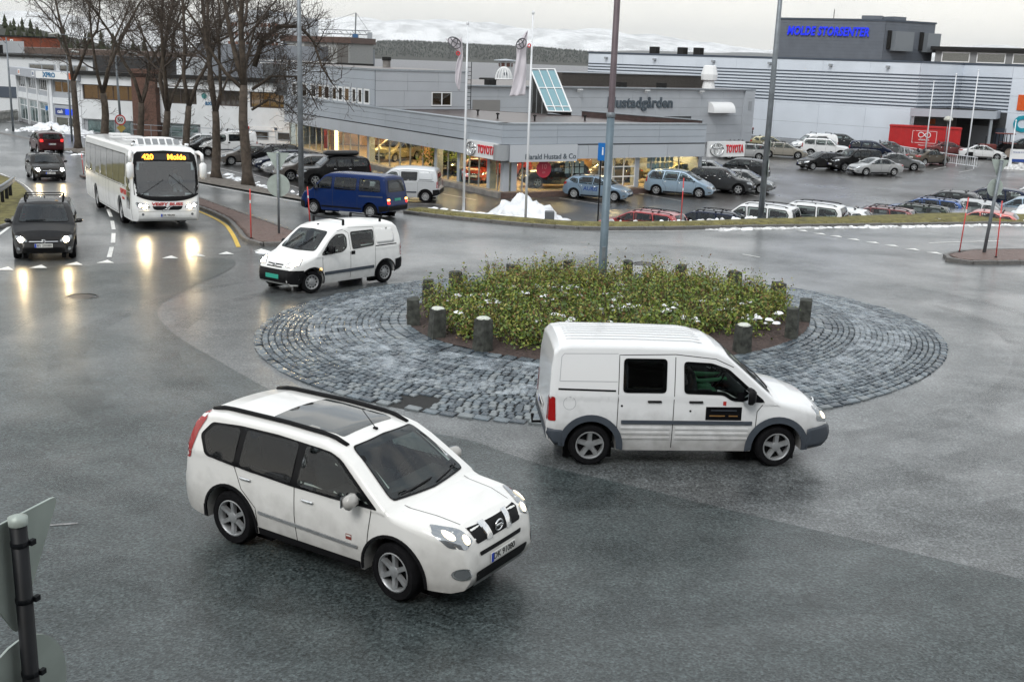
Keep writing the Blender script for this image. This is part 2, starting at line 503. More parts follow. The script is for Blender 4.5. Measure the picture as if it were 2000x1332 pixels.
# darker, newer asphalt laid round the island and up the left approach
PATCH1 = [(-14.54, 30.51), (-12.3, 32.31), (-9.24, 34.95), (-8.33, 32.93), (-8.85, 27.6), (-8.61, 25.65), (-7.54, 23.58), (-6.32, 21.87), (-5.08, 20.23), (-4, 18.82), (-2.52, 17.51), (-0.79, 17.16), (0.38, 15.94), (1.44, 15.39), (2.96, 14.44),
  (4.8, 13.39), (6.41, 12.47), (7.28, 11.75), (14, 11.6), (34, 10), (34, -6), (-26, -6), (-26, 14), (-13.88, 23.08), (-15.85, 28.9)]
tag(sheet('newer_asphalt', smooth_line(PATCH1 + [PATCH1[0]], 2)[:-1], 1.2, lambda x, y: gz(x, y) + .002, M_ROAD2), kind='structure')

# ------------------------------------------------------------------ verge beyond the road: kerb stones, turf, footpath, bank
kerb_mesh_cache = {}
def kerb_stone(parent, x, y, dx, dy, z, L=1.0, w=0.16, h=0.3, name='kerb_stone', m=None):
 key = (round(L, 2), w, h)
 if key not in kerb_mesh_cache:
  me = MB().box((0, 0, 0), (L - .014, w, h), bev=.02).mesh('kerb_stone')
  me.materials.append(m or M_KERB); kerb_mesh_cache[key] = me
 o = bpy.data.objects.new(name, kerb_mesh_cache[key]); COL.objects.link(o)
 o.location = (x, y, z - h / 2 + rnd.uniform(-.006, .006)); o.rotation_euler = (0, 0, math.atan2(dy, dx) + rnd.uniform(-.008, .008))
 o.parent = parent
 return o

VK = smooth_line(EDGE[11:], 2)                       # right-hand verge, from the car-park entrance on
vd = poly_len(VK)
def strip(name, line, o0, o1, z0f, z1f, m, s0=0, s1=None, step=1.0, jit=0.0, lift=0.0, sub=1):
 """band along a line from offset o0 to o1 (to the left of its direction)"""
 tot = poly_len(line)[-1]; s1 = s1 or tot
 n = max(2, int((s1 - s0) / step)); b = MB(); vs = []
 for i in range(n + 1):
  x, y, dx, dy = along(line, s0 + (s1 - s0) * i / n)
  a0 = o0(x) if callable(o0) else o0; a1 = o1(x) if callable(o1) else o1
  for k in range(sub + 1):
   t = k / sub; o = a0 + (a1 - a0) * t
   px, py = x - dy * o, y + dx * o
   mid = math.sin(math.pi * t) * lift * rnd.uniform(.5, 1.4) if sub > 1 else 0
   vs.append((px, py, z0f(x, y) * (1 - t) + z1f(x, y) * t + mid))
 w = sub + 1
 fs = [(i * w + k, (i + 1) * w + k, (i + 1) * w + k + 1, i * w + k + 1) for i in range(n) for k in range(sub)]
 b.add(vs, fs)
 return b.build(name, m, smooth=True)
zg = lambda d: (lambda x, y: gz(x, y) + d)
gw = lambda x: 1.35 + 1.7 * max(0, min(1, (x - 9) / 15))       # turf and footpath widen to the right
pw = lambda x: .05 + 3.6 * max(0, min(1, (x - 8.5) / 16))
verge = strip('verge', VK, .14, gw, zg(.13), zg(.17), M_GRASS, step=.7, sub=6, lift=.07)
tag(verge, kind='structure')
n = int(vd[-1])
for i in range(n):
 x, y, dx, dy = along(VK, (i + .5) * vd[-1] / n)
 kerb_stone(verge, x - dy * .07, y + dx * .07, dx, dy, gz(x, y) + .13, L=round(vd[-1] / n, 2))
s_path = [vd[i] for i in range(len(VK)) if VK[i][0] > 8.4][0]
tag(strip('footpath', VK, gw, lambda x: gw(x) + pw(x), zg(.11), zg(.05), M_ROAD, s0=s_path, step=1.5), kind='structure')
tag(strip('bank', VK, lambda x: gw(x) - .01, lambda x: gw(x) + 2.6, zg(.16), s_flat(LOT - .05), M_GRAVEL, s0=0, s1=s_path, step=1.0, sub=4, lift=.05), kind='structure')
tag(strip('bank', VK, lambda x: gw(x) + pw(x) - .01, lambda x: gw(x) + pw(x) + 2.2, zg(.04), s_flat(LOT - .05), M_GRAVEL, s0=s_path, step=1.0, sub=4, lift=.05), kind='structure')

# tree verge on the left, beyond the road edge
TV = smooth_line([EDGE[4], EDGE[5], EDGE[6], EDGE[7], EDGE[8], EDGE[9], EDGE[10]], 2)
tree_verge = strip('tree_verge', TV, .10, 3.6, zg(.06), lambda x, y: min(gz(x, y) + .02, LOT + .35), M_GRAVEL, step=.8, sub=6, lift=.12)
tag(tree_verge, kind='structure')
tag(strip('bank', TV, 3.59, 4.6, lambda x, y: min(gz(x, y) + .02, LOT + .35), s_flat(LOT - .05), M_GRAVEL, step=1.0), kind='structure')
ped = smooth_line([EDGE[1], EDGE[2], EDGE[3], EDGE[4]], 2)
tag(strip('pavement', ped, .15, 4.6, zg(.10), zg(.12), M_ROAD, step=2.0), kind='structure')
pk = strip('pavement_kerb', ped, 0, .15, zg(.0), zg(.10), M_KERB, step=1.0); tag(pk, kind='structure')

# ------------------------------------------------------------------ traffic islands
def island(name, outline, label, h=.14, kerbL=.9, brick=.21):
 line = smooth_line(outline + [outline[0]], 2)[:-1]
 area = sum(line[i][0] * line[(i + 1) % len(line)][1] - line[(i + 1) % len(line)][0] * line[i][1] for i in range(len(line)))
 if area < 0: line = line[::-1]
 root = empty(name, (outline[0][0], outline[0][1], gz(*outline[0])))
 tag(root, kind='structure')
 base = Matrix.Translation(root.location).inverted()
 def par(o): o.parent = root; o.matrix_parent_inverse = base; return o
 inner = offset_poly(line, -.15)
 par(sheet('joint_bed', inner, .8, lambda x, y: gz(x, y) + h - .035, mat('dark_joint', (.035, .033, .03), .8)))
 loop = line + [line[0]]; tot = poly_len(loop)[-1]; n = int(tot / kerbL)
 for i in range(n):
  x, y, dx, dy = along(loop, (i + .5) * tot / n)
  if y > 140: continue
  par(kerb_stone(None, x - dy * .075, y + dx * .075, dx, dy, gz(x, y) + h, L=round(tot / n, 2)))
 # block paving: near blocks singly, the rest as one part
 xs = [p[0] for p in inner]; ys = [p[1] for p in inner]
 lim = offset_poly(line, -.25)
 cells = []
 ny = int((max(ys) - min(ys)) / (brick / 2)); nx = int((max(xs) - min(xs)) / brick) + 1
 for j in range(ny):
  for i in range(-1, nx):
   x = min(xs) + (i + (.5 if j % 2 else 0)) * brick; y = min(ys) + j * brick / 2
   if in_poly(x, y, lim): cells.append((x, y))
 cells.sort(key=lambda c: math.hypot(c[0], c[1]))
 bm = MB().box((0, 0, 0), (brick - .012, brick / 2 - .012, .05), bev=.006).mesh('paving_block'); bm.materials.append(M_BRICKPAVE)
 rest = MB()
 for k, (x, y) in enumerate(cells):
  z = gz(x, y) + h - .028 + rnd.uniform(-.004, .004)
  if k < 150:
   o = bpy.data.objects.new('paving_block', bm); COL.objects.link(o); o.location = (x, y, z); par(o)
  else:
   rest.box((x, y, z), (brick - .012, brick / 2 - .012, .05))
 if rest.v: tag(par(rest.build('paving_blocks', M_BRICKPAVE)), kind='stuff')
 return root
ISL_L = [(-25.62, 64.89), (-21.24, 60.93), (-16.82, 56.22), (-11.64, 47.13), (-8.89, 42.41), (-7.5, 39.82), (-7.45, 38.04), (-8.4, 37.5), (-9.43, 37.92), (-10.8, 41.99), (-12.19, 45.62), (-15.2, 50.97), (-20.47, 58.69)]
island('splitter_island', ISL_L, 'l')
ISL_R = [(16.09, 41.06), (15.87, 39.63), (16.85, 39.22), (20.93, 40.76), (23.11, 42.73), (22.6, 44.12), (19.32, 43.72), (17.18, 42.52)]
island('splitter_island', ISL_R, 'r', kerbL=.95)

# grass corner behind the guard rail, far left
CORN = [(-66, 92), (-43.05, 79.46), (-30.01, 63.96), (-26.89, 59.37), (-24.25, 54.58), (-22.38, 50.54), (-19.92, 43.75), (-18.23, 38.51), (-23, 31), (-58, 24)]
corner = sheet('grass_corner', smooth_line(CORN + [CORN[0]], 2)[:-1], .9, lambda x, y: gz(x, y) + .12, M_GRASS); tag(corner, kind='structure')
skirt = MB(); cl = smooth_line(CORN + [CORN[0]], 2); cd = poly_len(cl)[-1]; n = int(cd)
for i in range(n):
 x, y, dx, dy = along(cl, (i + .5) * cd / n)
 if x > -30: kerb_stone(corner, x, y, dx, dy, gz(x, y) + .13, L=round(cd / n, 2))

# ------------------------------------------------------------------ painted markings
def mark(name, poly, m=M_WHITE, z=.008): return tag(sheet(name, poly, 1.0, zg(z), m), kind='structure')
def line_mark(p0, p1, w=.12, m=M_WHITE, name='road_marking', z=.008):
 dx, dy = p1[0] - p0[0], p1[1] - p0[1]; l = math.hypot(dx, dy); nx, ny = -dy / l * w / 2, dx / l * w / 2
 return mark(name, [(p0[0] - nx, p0[1] - ny), (p1[0] - nx, p1[1] - ny), (p1[0] + nx, p1[1] + ny), (p0[0] + nx, p0[1] + ny)], m, z)
def path_mark(pts, w=.12, m=M_WHITE, name='road_marking'):
 pts = smooth_line(pts, 2); L, Rr = [], []
 for i, p in enumerate(pts):
  a, b = pts[max(0, i - 1)], pts[min(len(pts) - 1, i + 1)]
  dx, dy = b[0] - a[0], b[1] - a[1]; l = math.hypot(dx, dy) or 1
  L.append((p[0] - dy / l * w / 2, p[1] + dx / l * w / 2)); Rr.append((p[0] + dy / l * w / 2, p[1] - dx / l * w / 2))
 return mark(name, Rr + L[::-1], m)
def tri_mark(p, d, base=.5, ln=.62):
 l = math.hypot(*d); dx, dy = d[0] / l, d[1] / l
 return mark('give_way_marking', [(p[0] - dy * base / 2, p[1] + dx * base / 2), (p[0] + dy * base / 2, p[1] - dx * base / 2), (p[0] + dx * ln, p[1] + dy * ln)])
for p in ((-14.51, 30.71), (-13.78, 31.26), (-13.05, 32.03), (-12.33, 32.61), (-10.8, 33.98), (-10.12, 34.61), (-9.38, 35.28), (-8.46, 36.28)): tri_mark(p, (-.25, 1))
for p in ((12.77, 49.26), (13.27, 48.19), (13.76, 47.36), (14.22, 46.37), (14.74, 45.44), (15.23, 44.55), (15.71, 43.53), (16.22, 42.57)): tri_mark(p, (.35, -1))
for a, b in (((-17.85, 47.89), (-16.63, 44.91)), ((-16.06, 43.46), (-14.99, 40.67)), ((-14.61, 39.61), (-13.69, 37.01)), ((-13.37, 36.01), (-12.63, 33.75))): line_mark(a, b, .14)
line_mark((17.33, 45.84), (21.03, 47.63), .13)
line_mark((-6.06, 12.97), (-5.52, 13.13), .05, mat('ghost_paint', (.2, .2, .2), .6, noise=.6, nscale=14))
line_mark((8.32, 39.89), (8.8, 39.19), .1)
path_mark([(-17.42, 35.3), (-18.04, 38.1), (-19.72, 43.4), (-21.86, 49.65)], .12)
path_mark([(-30.84, 65.76), (-27.61, 60.98), (-24.6, 55.75), (-22.86, 52.07)], .10)
path_mark([(-31.01, 79.7), (-25.19, 72.42), (-19.19, 64.25), (-14.04, 58.09), (-9.94, 53.32), (-7.66, 51.5)], .11)
path_mark([(-18.64, 56.42), (-14.92, 50.02), (-11.89, 44.48), (-10.5, 40.53), (-9.43, 37.08)], .15, M_YELLOW)
path_mark([(-24.43, 63.36), (-19.83, 60.08), (-14.39, 52.4), (-10.46, 45.79), (-7.83, 41.01)], .10, M_YELLOW)
path_mark([(3.71, 46), (6.4, 46.85), (11.06, 49.13), (14.99, 50.82)], .09)
mh = tag(MB().lathe([(0, .002), (.30, .002), (.30, -.03), (.36, -.03), (.36, .004), (.40, .002), (.40, -.05)], 28).build('manhole_cover', M_IRON, loc=(*(4.35, 36.42), gz(*(4.35, 36.42)) + .008)),
  'round iron manhole cover in the wet road behind the island', 'manhole')
mh2 = tag(MB().lathe([(0, .002), (.30, .002), (.30, -.03), (.36, -.03), (.36, .004), (.40, .002), (.40, -.05)], 28).build('manhole_cover', M_IRON, loc=(*(-10.93, 27.2), gz(*(-10.93, 27.2)) + .008)),
  'round iron manhole cover in the dark asphalt below the give-way line', 'manhole')
# parking bay lines in the car park
M_BAY = mat('worn_bay_paint', (0.42, 0.41, 0.4), 0.5, noise=.4, nscale=6)
def bay(p0, p1, w=.1):
 dx, dy = p1[0] - p0[0], p1[1] - p0[1]; l = math.hypot(dx, dy); nx, ny = -dy / l * w / 2, dx / l * w / 2
 tag(MB().add([(p0[0] - nx, p0[1] - ny, LOT + .006), (p1[0] - nx, p1[1] - ny, LOT + .006), (p1[0] + nx, p1[1] + ny, LOT + .006), (p0[0] + nx, p0[1] + ny, LOT + .006)], [(0, 1, 2, 3)]).build('bay_marking', M_BAY), kind='structure')
for a, b in (((2.61, 68.41), (5.5, 65.49)), ((-4.61, 68.43), (-2.44, 65.96)), ((7.95, 72.42), (10.27, 69.02)), ((37.02, 99.22), (39.39, 102.51)), ((38.44, 96.96), (40.91, 100.14)), ((-18.1, 75.71), (-13.55, 68.76)), ((-21.24, 78.95), (-17.57, 74.19)),
   ((14.81, 76.24), (15.91, 73.05)), ((-6.16, 63.24), (-4.4, 63.26))): bay(a, b)

# ------------------------------------------------------------------ roundabout island: cobbled apron, bed, stone posts, shrubs
M_SETT = mat('wet_granite_sett', (0.11, 0.135, 0.155), 0.22, noise=.35, nscale=3.0, bump=.4, bscale=60, spec=.6)
M_SETT2 = mat('dark_granite_sett', (0.05, 0.065, 0.08), 0.2, noise=.35, nscale=3.0, bump=.4, bscale=60, spec=.6)
M_SETT3 = mat('pale_granite_sett', (0.16, 0.18, 0.19), 0.3, noise=.35, nscale=3.0, bump=.4, bscale=60, spec=.6)
M_JOINT = mat('sandy_joint', (0.016, 0.016, 0.016), 0.85, noise=.3, nscale=20)
M_SOIL = mat('bark_soil', (0.055, 0.037, 0.032), 0.95, noise=.55, nscale=14, bump=1.0, bscale=45)
M_POST = mat('rough_stone', (0.04, 0.043, 0.037), 0.85, noise=.75, nscale=7, bump=.9, bscale=18)
def circle(r, n=72): return [PT(r, 2 * math.pi * i / n) for i in range(n)]
apron = sheet('cobbled_apron', circle(R_OUT, 120), .5, lambda x, y: rz_(x, y) - .035, M_JOINT, holes=[circle(R_BED, 90)])
tag(apron, kind='structure')
def sett_mesh(l, w, h=.09, seed=0, m=None):
 q = random.Random(seed); b = MB(); t = .016
 c = [(-l / 2, -w / 2), (l / 2, -w / 2), (l / 2, w / 2), (-l / 2, w / 2)]
 c = [(x + q.uniform(-.008, .008), y + q.uniform(-.008, .008)) for x, y in c]
 k = 1 - 2 * t / min(l, w)
 vs = [(x, y, -h) for x, y in c] + [(x, y, -.014) for x, y in c] + [(x * k, y * k, q.uniform(-.003, .004)) for x, y in c] + [(0, 0, .006)]
 fs = [(i, (i + 1) % 4, 4 + (i + 1) % 4, 4 + i) for i in range(4)] + [(4 + i, 4 + (i + 1) % 4, 8 + (i + 1) % 4, 8 + i) for i in range(4)] + [(8 + i, 8 + (i + 1) % 4, 12) for i in range(4)]
 b.add(vs, fs); return b
rows = []
r = R_OUT - .09
rows.append((r, .30, .17)); r -= .09
while r > R_BED + .66: rows.append((r - .066, .145, .132)); r -= .132
while r > R_BED + .1: rows.append((r - .1, .30, .2)); r -= .2
setts = []
for ri, (rr, l, w) in enumerate(rows):
 n = int(2 * math.pi * rr / l); off = rnd.random()
 for i in range(n):
  a = 2 * math.pi * (i + off + rnd.uniform(-.09, .09)) / n
  x, y = PT(rr, a)
  setts.append((x, y, a + math.pi / 2 + rnd.uniform(-.07, .07), 2 * math.pi * rr * SF(a) / n * rnd.uniform(.88, 1.0) - .016, w * SF(a) * rnd.uniform(.90, 1.0) - .016, rnd.uniform(-.008, .008), ri))
# a few setts have gone missing by the near rim
hole = (-1.66, 18.85)
setts = [s for s in setts if not (abs(s[0] - hole[0]) < .34 and abs(s[1] - hole[1]) < .30)]
def hidden(x, y):            # setts standing behind the two nearest vehicles
 return (0.2 < x < 5.2 and y < 21.5) and y > 17.2 and x > 0.9
order = sorted(range(len(setts)), key=lambda k: (hidden(setts[k][0], setts[k][1]), math.hypot(setts[k][0], setts[k][1])))
variants = {}
def slope_rot(x, y, ang):
 e = .05
 nx = -(rz_(x + e, y) - rz_(x - e, y)) / (2 * e); ny = -(rz_(x, y + e) - rz_(x, y - e)) / (2 * e)
 nrm = Vector((nx, ny, 1)).normalized()
 q = Vector((0, 0, 1)).rotation_difference(nrm)
 return q.to_matrix().to_4x4() @ Matrix.Rotation(ang, 4, 'Z')
single, mass = order[:300], order[300:]
for k in single:
 x, y, an, l, w, dz, ri = setts[k]
 key = (round(l, 2), round(w, 2), k * 7919 % 1013 % 3)
 if key not in variants:
  me = sett_mesh(l, w, seed=k % 3 + 1).mesh('sett'); me.materials.append((M_SETT, M_SETT2, M_SETT3)[key[2]]); variants[key] = me
 o = bpy.data.objects.new('sett', variants[key]); COL.objects.link(o); o.parent = apron
 m4 = slope_rot(x, y, an); m4.translation = (x, y, rz_(x, y) + dz); o.matrix_local = m4
sm = MB()
for k in mass:
 x, y, an, l, w, dz, ri = setts[k]
 b = sett_mesh(l, w, seed=k % 17)
 m4 = slope_rot(x, y, an); m4.translation = (x, y, rz_(x, y) + dz)
 sm.add([m4 @ Vector(v) for v in b.v], b.f, (0, 0, 1, 1, 2, 0, 1)[hash((k * 7919) % 1013) % 7])
tag(sm.build('setts', [M_SETT, M_SETT2, M_SETT3], apron), kind='stuff')
# thin worn films of ice and grit; pale reflections are put in as colour
M_ICE = bpy.data.materials.new('ice_painted_sheen'); M_ICE.use_nodes = True
_n = M_ICE.node_tree.nodes; _l = M_ICE.node_tree.links; _b = _n['Principled BSDF']
_b.inputs['Base Color'].default_value = (.62, .68, .74, 1); _b.inputs['Roughness'].default_value = .5
_t = _n.new('ShaderNodeTexCoord'); _x = _n.new('ShaderNodeTexNoise'); _x.inputs['Scale'].default_value = 2.2; _x.inputs['Detail'].default_value = 9; _x.inputs['Roughness'].default_value = .72
_l.new(_t.outputs['Object'], _x.inputs['Vector'])
_r = _n.new('ShaderNodeMapRange'); _r.inputs['From Min'].default_value = .44; _r.inputs['From Max'].default_value = .72; _r.inputs['To Max'].default_value = .55
_l.new(_x.outputs[0], _r.inputs[0]); _l.new(_r.outputs[0], _b.inputs['Alpha'])
def arc_band(name, r0, r1, a0, a1, m, n=40, z=.012):
 b = MB(); vs = []; w = 4
 for i in range(n + 1):
  t = i / n; a = R(a0 + (a1 - a0) * t); e = math.sin(math.pi * t) ** .5 if 0 < t < 1 else 0
  rm = (r0 + r1) / 2 + math.sin(t * 9) * .12
  for k in range(w + 1):
   rr = rm + (r1 - r0) / 2 * e * (k / w * 2 - 1)
   x, y = PT(rr, a); vs.append((x, y, rz_(x, y) + z))
 b.add(vs, [(i * 5 + k, (i + 1) * 5 + k, (i + 1) * 5 + k + 1, i * 5 + k + 1) for i in range(n) for k in range(4)])
 return tag(b.build(name, m, smooth=True), 'thin film of ice and grit with its pale sheen painted on the cobbles', 'ice', kind='stuff')
arc_band('ice_sheen', 5.9, 7.0, 150, 262, M_ICE)
arc_band('ice_sheen', 6.0, 7.3, -75, 60, M_ICE)
arc_band('ice_sheen', 5.2, 5.9, 190, 300, M_ICE, z=.014)
# darker polished wheel tracks circling the island
M_TRACK = bpy.data.materials.new('wheel_track_film'); M_TRACK.use_nodes = True
_n = M_TRACK.node_tree.nodes; _l = M_TRACK.node_tree.links; _b = _n['Principled BSDF']; _b.inputs['Base Color'].default_value = (.018, .021, .022, 1); _b.inputs['Roughness'].default_value = .3
_t = _n.new('ShaderNodeTexCoord'); _x = _n.new('ShaderNodeTexNoise'); _x.inputs['Scale'].default_value = .8; _x.inputs['Detail'].default_value = 10; _x.inputs['Roughness'].default_value = .7
_l.new(_t.outputs['Object'], _x.inputs['Vector'])
_r = _n.new('ShaderNodeMapRange'); _r.inputs['From Min'].default_value = .40; _r.inputs['From Max'].default_value = .66; _r.inputs['To Max'].default_value = .2
_l.new(_x.outputs[0], _r.inputs[0]); _l.new(_r.outputs[0], _b.inputs['Alpha'])
for (r0, r1, a0, a1) in ((9.3, 10.1, 150, 395), (11.0, 11.8, 150, 400), (12.8, 13.5, 170, 390), (14.4, 15.1, 180, 380)):
 o = arc_band('wheel_track', r0, r1, a0, a1, M_TRACK, 80, .007); o['label'] = 'dark polished wheel tracks on the wet road round the island'; o['category'] = 'wheel marks'

bed = sheet('planting_bed', circle(R_BED, 72), .35, lambda x, y: gz(x, y) + .27 + .12 * max(0, 1 - rho(x, y) / R_BED) + .03 * math.sin(x * 5.1) * math.cos(y * 4.3), M_SOIL)
tag(bed, kind='structure')
def bedz(x, y): return gz(x, y) + .27 + .12 * max(0, 1 - rho(x, y) / R_BED)

posts = [(803, 632, 'at the far left rim of the bed, dark faced'), (829, 588, 'behind the dark leftmost post'), (850, 657, 'with a white frosted top and pale left face'), (939, 679, 'left of the white van, nearest the road'),
  (891, 574, 'half sunk in shrubs at the left rear of the bed'), (986, 556, 'rear of the bed, fourth from the left rim'), (1103, 549, 'rear of the bed just left of the lamp mast'),
  (1226, 549, 'rear of the bed just right of the lamp mast'), (1347, 552, 'rear of the bed, second right of the lamp mast'), (1452, 566, 'right rear of the bed behind tall sprigs'),
  (1518, 590, 'right rear of the bed, broad square top'), (1547, 622, 'at the far right rim of the bed'), (1511, 650, 'black faced, on bare soil at the right'), (1412, 670, 'pale left face, just behind the white van bonnet'),
  (1256, 690, 'mostly hidden behind the white van roof')]
PX = [(-2.29, 24.13), (-2.21, 26.76), (-1.65, 22.84), (-0.64, 21.84), (-1.49, 27.99), (-0.25, 29.91), (1.44, 30.72), (3.26, 31.05), (5.05, 31.14), (6.34, 29.86), (6.88, 28.13), (6.76, 26.02), (5.92, 24.25), (4.53, 22.94), (2.7, 21.84)]
POSTS = []
for k, ((_, _, lab), p) in enumerate(zip(posts, PX)):
 # keep each post on the rim circle of the bed
 a = math.atan2(p[1] - RC[1], p[0] - RC[0]); rr = R_BED - .12
 x, y = PT(rr, a)
 POSTS.append((x, y)); q = random.Random(k + 3); b = MB(); nz = 7; vs = []; hgt = q.uniform(.66, .82); hw = q.uniform(.125, .15)
 corners = [(-1, -1), (-.1, -1.08), (1, -1), (1.06, 0), (1, 1), (0, 1.06), (-1, 1), (-1.05, .1)]
 for j in range(nz):
  t = j / (nz - 1)
  for cx, cy in corners:
   s = hw * (1.05 - .1 * t) * q.uniform(.97, 1.03)
   vs.append((cx * s, cy * s, t * hgt - .15 + (q.uniform(-.03, .03) if j == nz - 1 else 0)))
 fs = [(j * 8 + i, j * 8 + (i + 1) % 8, (j + 1) * 8 + (i + 1) % 8, (j + 1) * 8 + i) for j in range(nz - 1) for i in range(8)]
 vs.append((0, 0, hgt - .14)); fs += [((nz - 1) * 8 + i, (nz - 1) * 8 + (i + 1) % 8, nz * 8) for i in range(8)]
 b.add(vs, fs)
 o = b.build('stone_post', M_POST, loc=(x, y, bedz(x, y) + .02), rot=(q.uniform(-.03, .03), q.uniform(-.03, .03), a + q.uniform(-.3, .3)))
 tag(o, 'rough stone post ' + lab, 'stone post', 'stone posts round the planted roundabout bed')
 if k in (2, 3, 13):
  c = MB(); c.lathe([(0, .03), (hw * .7, .028), (hw * 1.0, .006), (hw * 1.02, -.012)], 8); c.build('frost_cap', mat('frost', (.5, .52, .47), .8, noise=.3, nscale=20), o, loc=(0, 0, hgt - .14))

# shrubs: leaf-sized faces on thin shoots
def leaf_mass(name, n, place, size, mats, parent=None, smooth=False):
 P = np.zeros((n * 4, 3), dtype=np.float64); q = np.random.RandomState(11)
 pts, mi = place(q, n)
 u = q.normal(size=(n, 3)); u /= np.linalg.norm(u, axis=1)[:, None]
 w = q.normal(size=(n, 3)) + np.array([0, 0, .5]); v = np.cross(u, w); v /= np.linalg.norm(v, axis=1)[:, None]
 s = size * q.uniform(.6, 1.35, n)[:, None]
 P[0::4] = pts - u * s; P[1::4] = pts + v * s * .5; P[2::4] = pts + u * s; P[3::4] = pts - v * s * .5
 me = bpy.data.meshes.new(name); me.vertices.add(n * 4); me.vertices.foreach_set('co', P.ravel())
 me.loops.add(n * 4); me.loops.foreach_set('vertex_index', np.arange(n * 4)); me.polygons.add(n)
 me.polygons.foreach_set('loop_start', np.arange(0, n * 4, 4)); me.polygons.foreach_set('material_index', mi); me.update(calc_edges=True)
 return link_mesh(name, me, mats, parent)
clumps = []
q = random.Random(5)
while len(clumps) < 430:
 a = q.uniform(0, 2 * math.pi); rr = (R_BED - .35) * math.sqrt(q.random())
 x, y = PT(rr, a)
 if y < RC[1] - 2.2 and x > RC[0] + 1.3 and rr > R_BED - 1.5: continue          # bare bark soil at the right front
 if y < RC[1] - R_BED + .45: continue
 if min(math.dist((x, y), p_) for p_ in POSTS) < .55: continue
 clumps.append((x, y, q.uniform(.3, .52), q.uniform(.28, .48) + (.2 if q.random() < .15 else 0)))
cl = np.array(clumps)
BEDB = RC[1]
def place_leaf(qq, n):
 i = qq.randint(0, len(cl), n); d = qq.normal(size=(n, 3)) * np.array([.42, .42, .34]);
 pts = np.stack([cl[i, 0] + d[:, 0] * cl[i, 2], cl[i, 1] + d[:, 1] * cl[i, 2], np.abs(.58 + d[:, 2]) * cl[i, 3]], 1)
 gzv = np.array([bedz(x, y) for x, y in cl[:, :2]]); pts[:, 2] += gzv[i]
 base = (i * 37 % 10) / 10.0
 mi = np.where(qq.rand(n) < .16 + .34 * (base > .7), qq.randint(2, 5, n), qq.randint(0, 2, n))
 return pts, mi
LEAF = [mat('leaf_green', (.17, .22, .03), .55), mat('leaf_dark_green', (.065, .12, .022), .55), mat('leaf_olive', (.25, .25, .045), .6), mat('leaf_brown', (.17, .09, .035), .7), mat('leaf_yellow', (.28, .25, .065), .6)]
shrubs = leaf_mass('shrub_bed', 62000, place_leaf, .042, LEAF)
tag(shrubs, 'low evergreen shrubs with brownish leaves filling the roundabout bed', 'shrubs', kind='stuff')
tw = MB()
for (x, y, w, h) in clumps:
 for _ in range(9):
  a = q.uniform(0, 6.28); l = w * q.uniform(.2, 1.0); z0 = bedz(x, y)
  tw.tube([(x + q.uniform(-.08, .08), y + q.uniform(-.08, .08), z0), (x + math.cos(a) * l * .5, y + math.sin(a) * l * .5, z0 + h * .6), (x + math.cos(a) * l, y + math.sin(a) * l, z0 + h * q.uniform(.8, 1.35))], [.006, .005, .003], 3, cap=False)
tag(tw.build('shrub_twigs', mat('shrub_twig', (.07, .045, .03), .8)), 'thin brown twigs standing up among the bed shrubs', 'twigs', kind='stuff')
def sprig(qq, n):
 tall = [c for c in clumps if c[1] > RC[1] + 1.2 or c[0] < RC[0] - 3.6 or c[0] > RC[0] + 3.4]; t = np.array(tall)
 i = qq.randint(0, len(t), n); k = qq.randint(0, 5, n); a = k * 1.27 + i * .7; h = qq.uniform(.2, 1.0, n)
 hh = t[i, 3] * 1.0 + .45 * ((i * 7 + k * 3) % 5) / 4
 pts = np.stack([t[i, 0] + np.cos(a) * .22 * h + qq.normal(size=n) * .025, t[i, 1] + np.sin(a) * .22 * h + qq.normal(size=n) * .025, np.array([bedz(x, y) for x, y in t[:, :2]])[i] + hh * h], 1)
 return pts, qq.randint(0, 5, n)
tag(leaf_mass('shrub_sprigs', 20000, sprig, .03, LEAF), 'taller loose sprigs rising above the shrub bed', 'shrubs', kind='stuff')

def snow_lump(b, x, y, z, r, h, q, n=9, mi=0):
 vs = [(x, y, z + h)]; fs = []
 for ring, (rr, hh) in enumerate(((.45, .85), (.8, .45), (1.0, -.1))):
  for k in range(n):
   a = 2 * math.pi * k / n; s = rr * r * q.uniform(.72, 1.25)
   vs.append((x + math.cos(a) * s, y + math.sin(a) * s, z + h * hh * q.uniform(.8, 1.15)))
 for k in range(n): fs.append((0, 1 + k, 1 + (k + 1) % n))
 for ring in range(2):
  for k in range(n):
   a, c = 1 + ring * n + k, 1 + ring * n + (k + 1) % n; fs.append((a, a + n, c + n, c))
 b.add(vs, fs, mi)
q = random.Random(9); sb = MB()
for _ in range(60):
 a = q.uniform(0, 6.28); rr = (R_BED - .7) * math.sqrt(q.random()); x, y = PT(rr, a)
 if y < RC[1] - 3.2: continue
 cx, cy = x, y
 for _ in range(q.randint(2, 6)):
  snow_lump(sb, cx + q.uniform(-.25, .25), cy + q.uniform(-.18, .18), bedz(x, y) + q.uniform(.20, .34), q.uniform(.03, .12), q.uniform(.02, .06), q, 7)
tag(sb.build('snow_patches', M_SNOW, smooth=True), 'small patches of old snow caught among the bed shrubs', 'snow', kind='stuff')

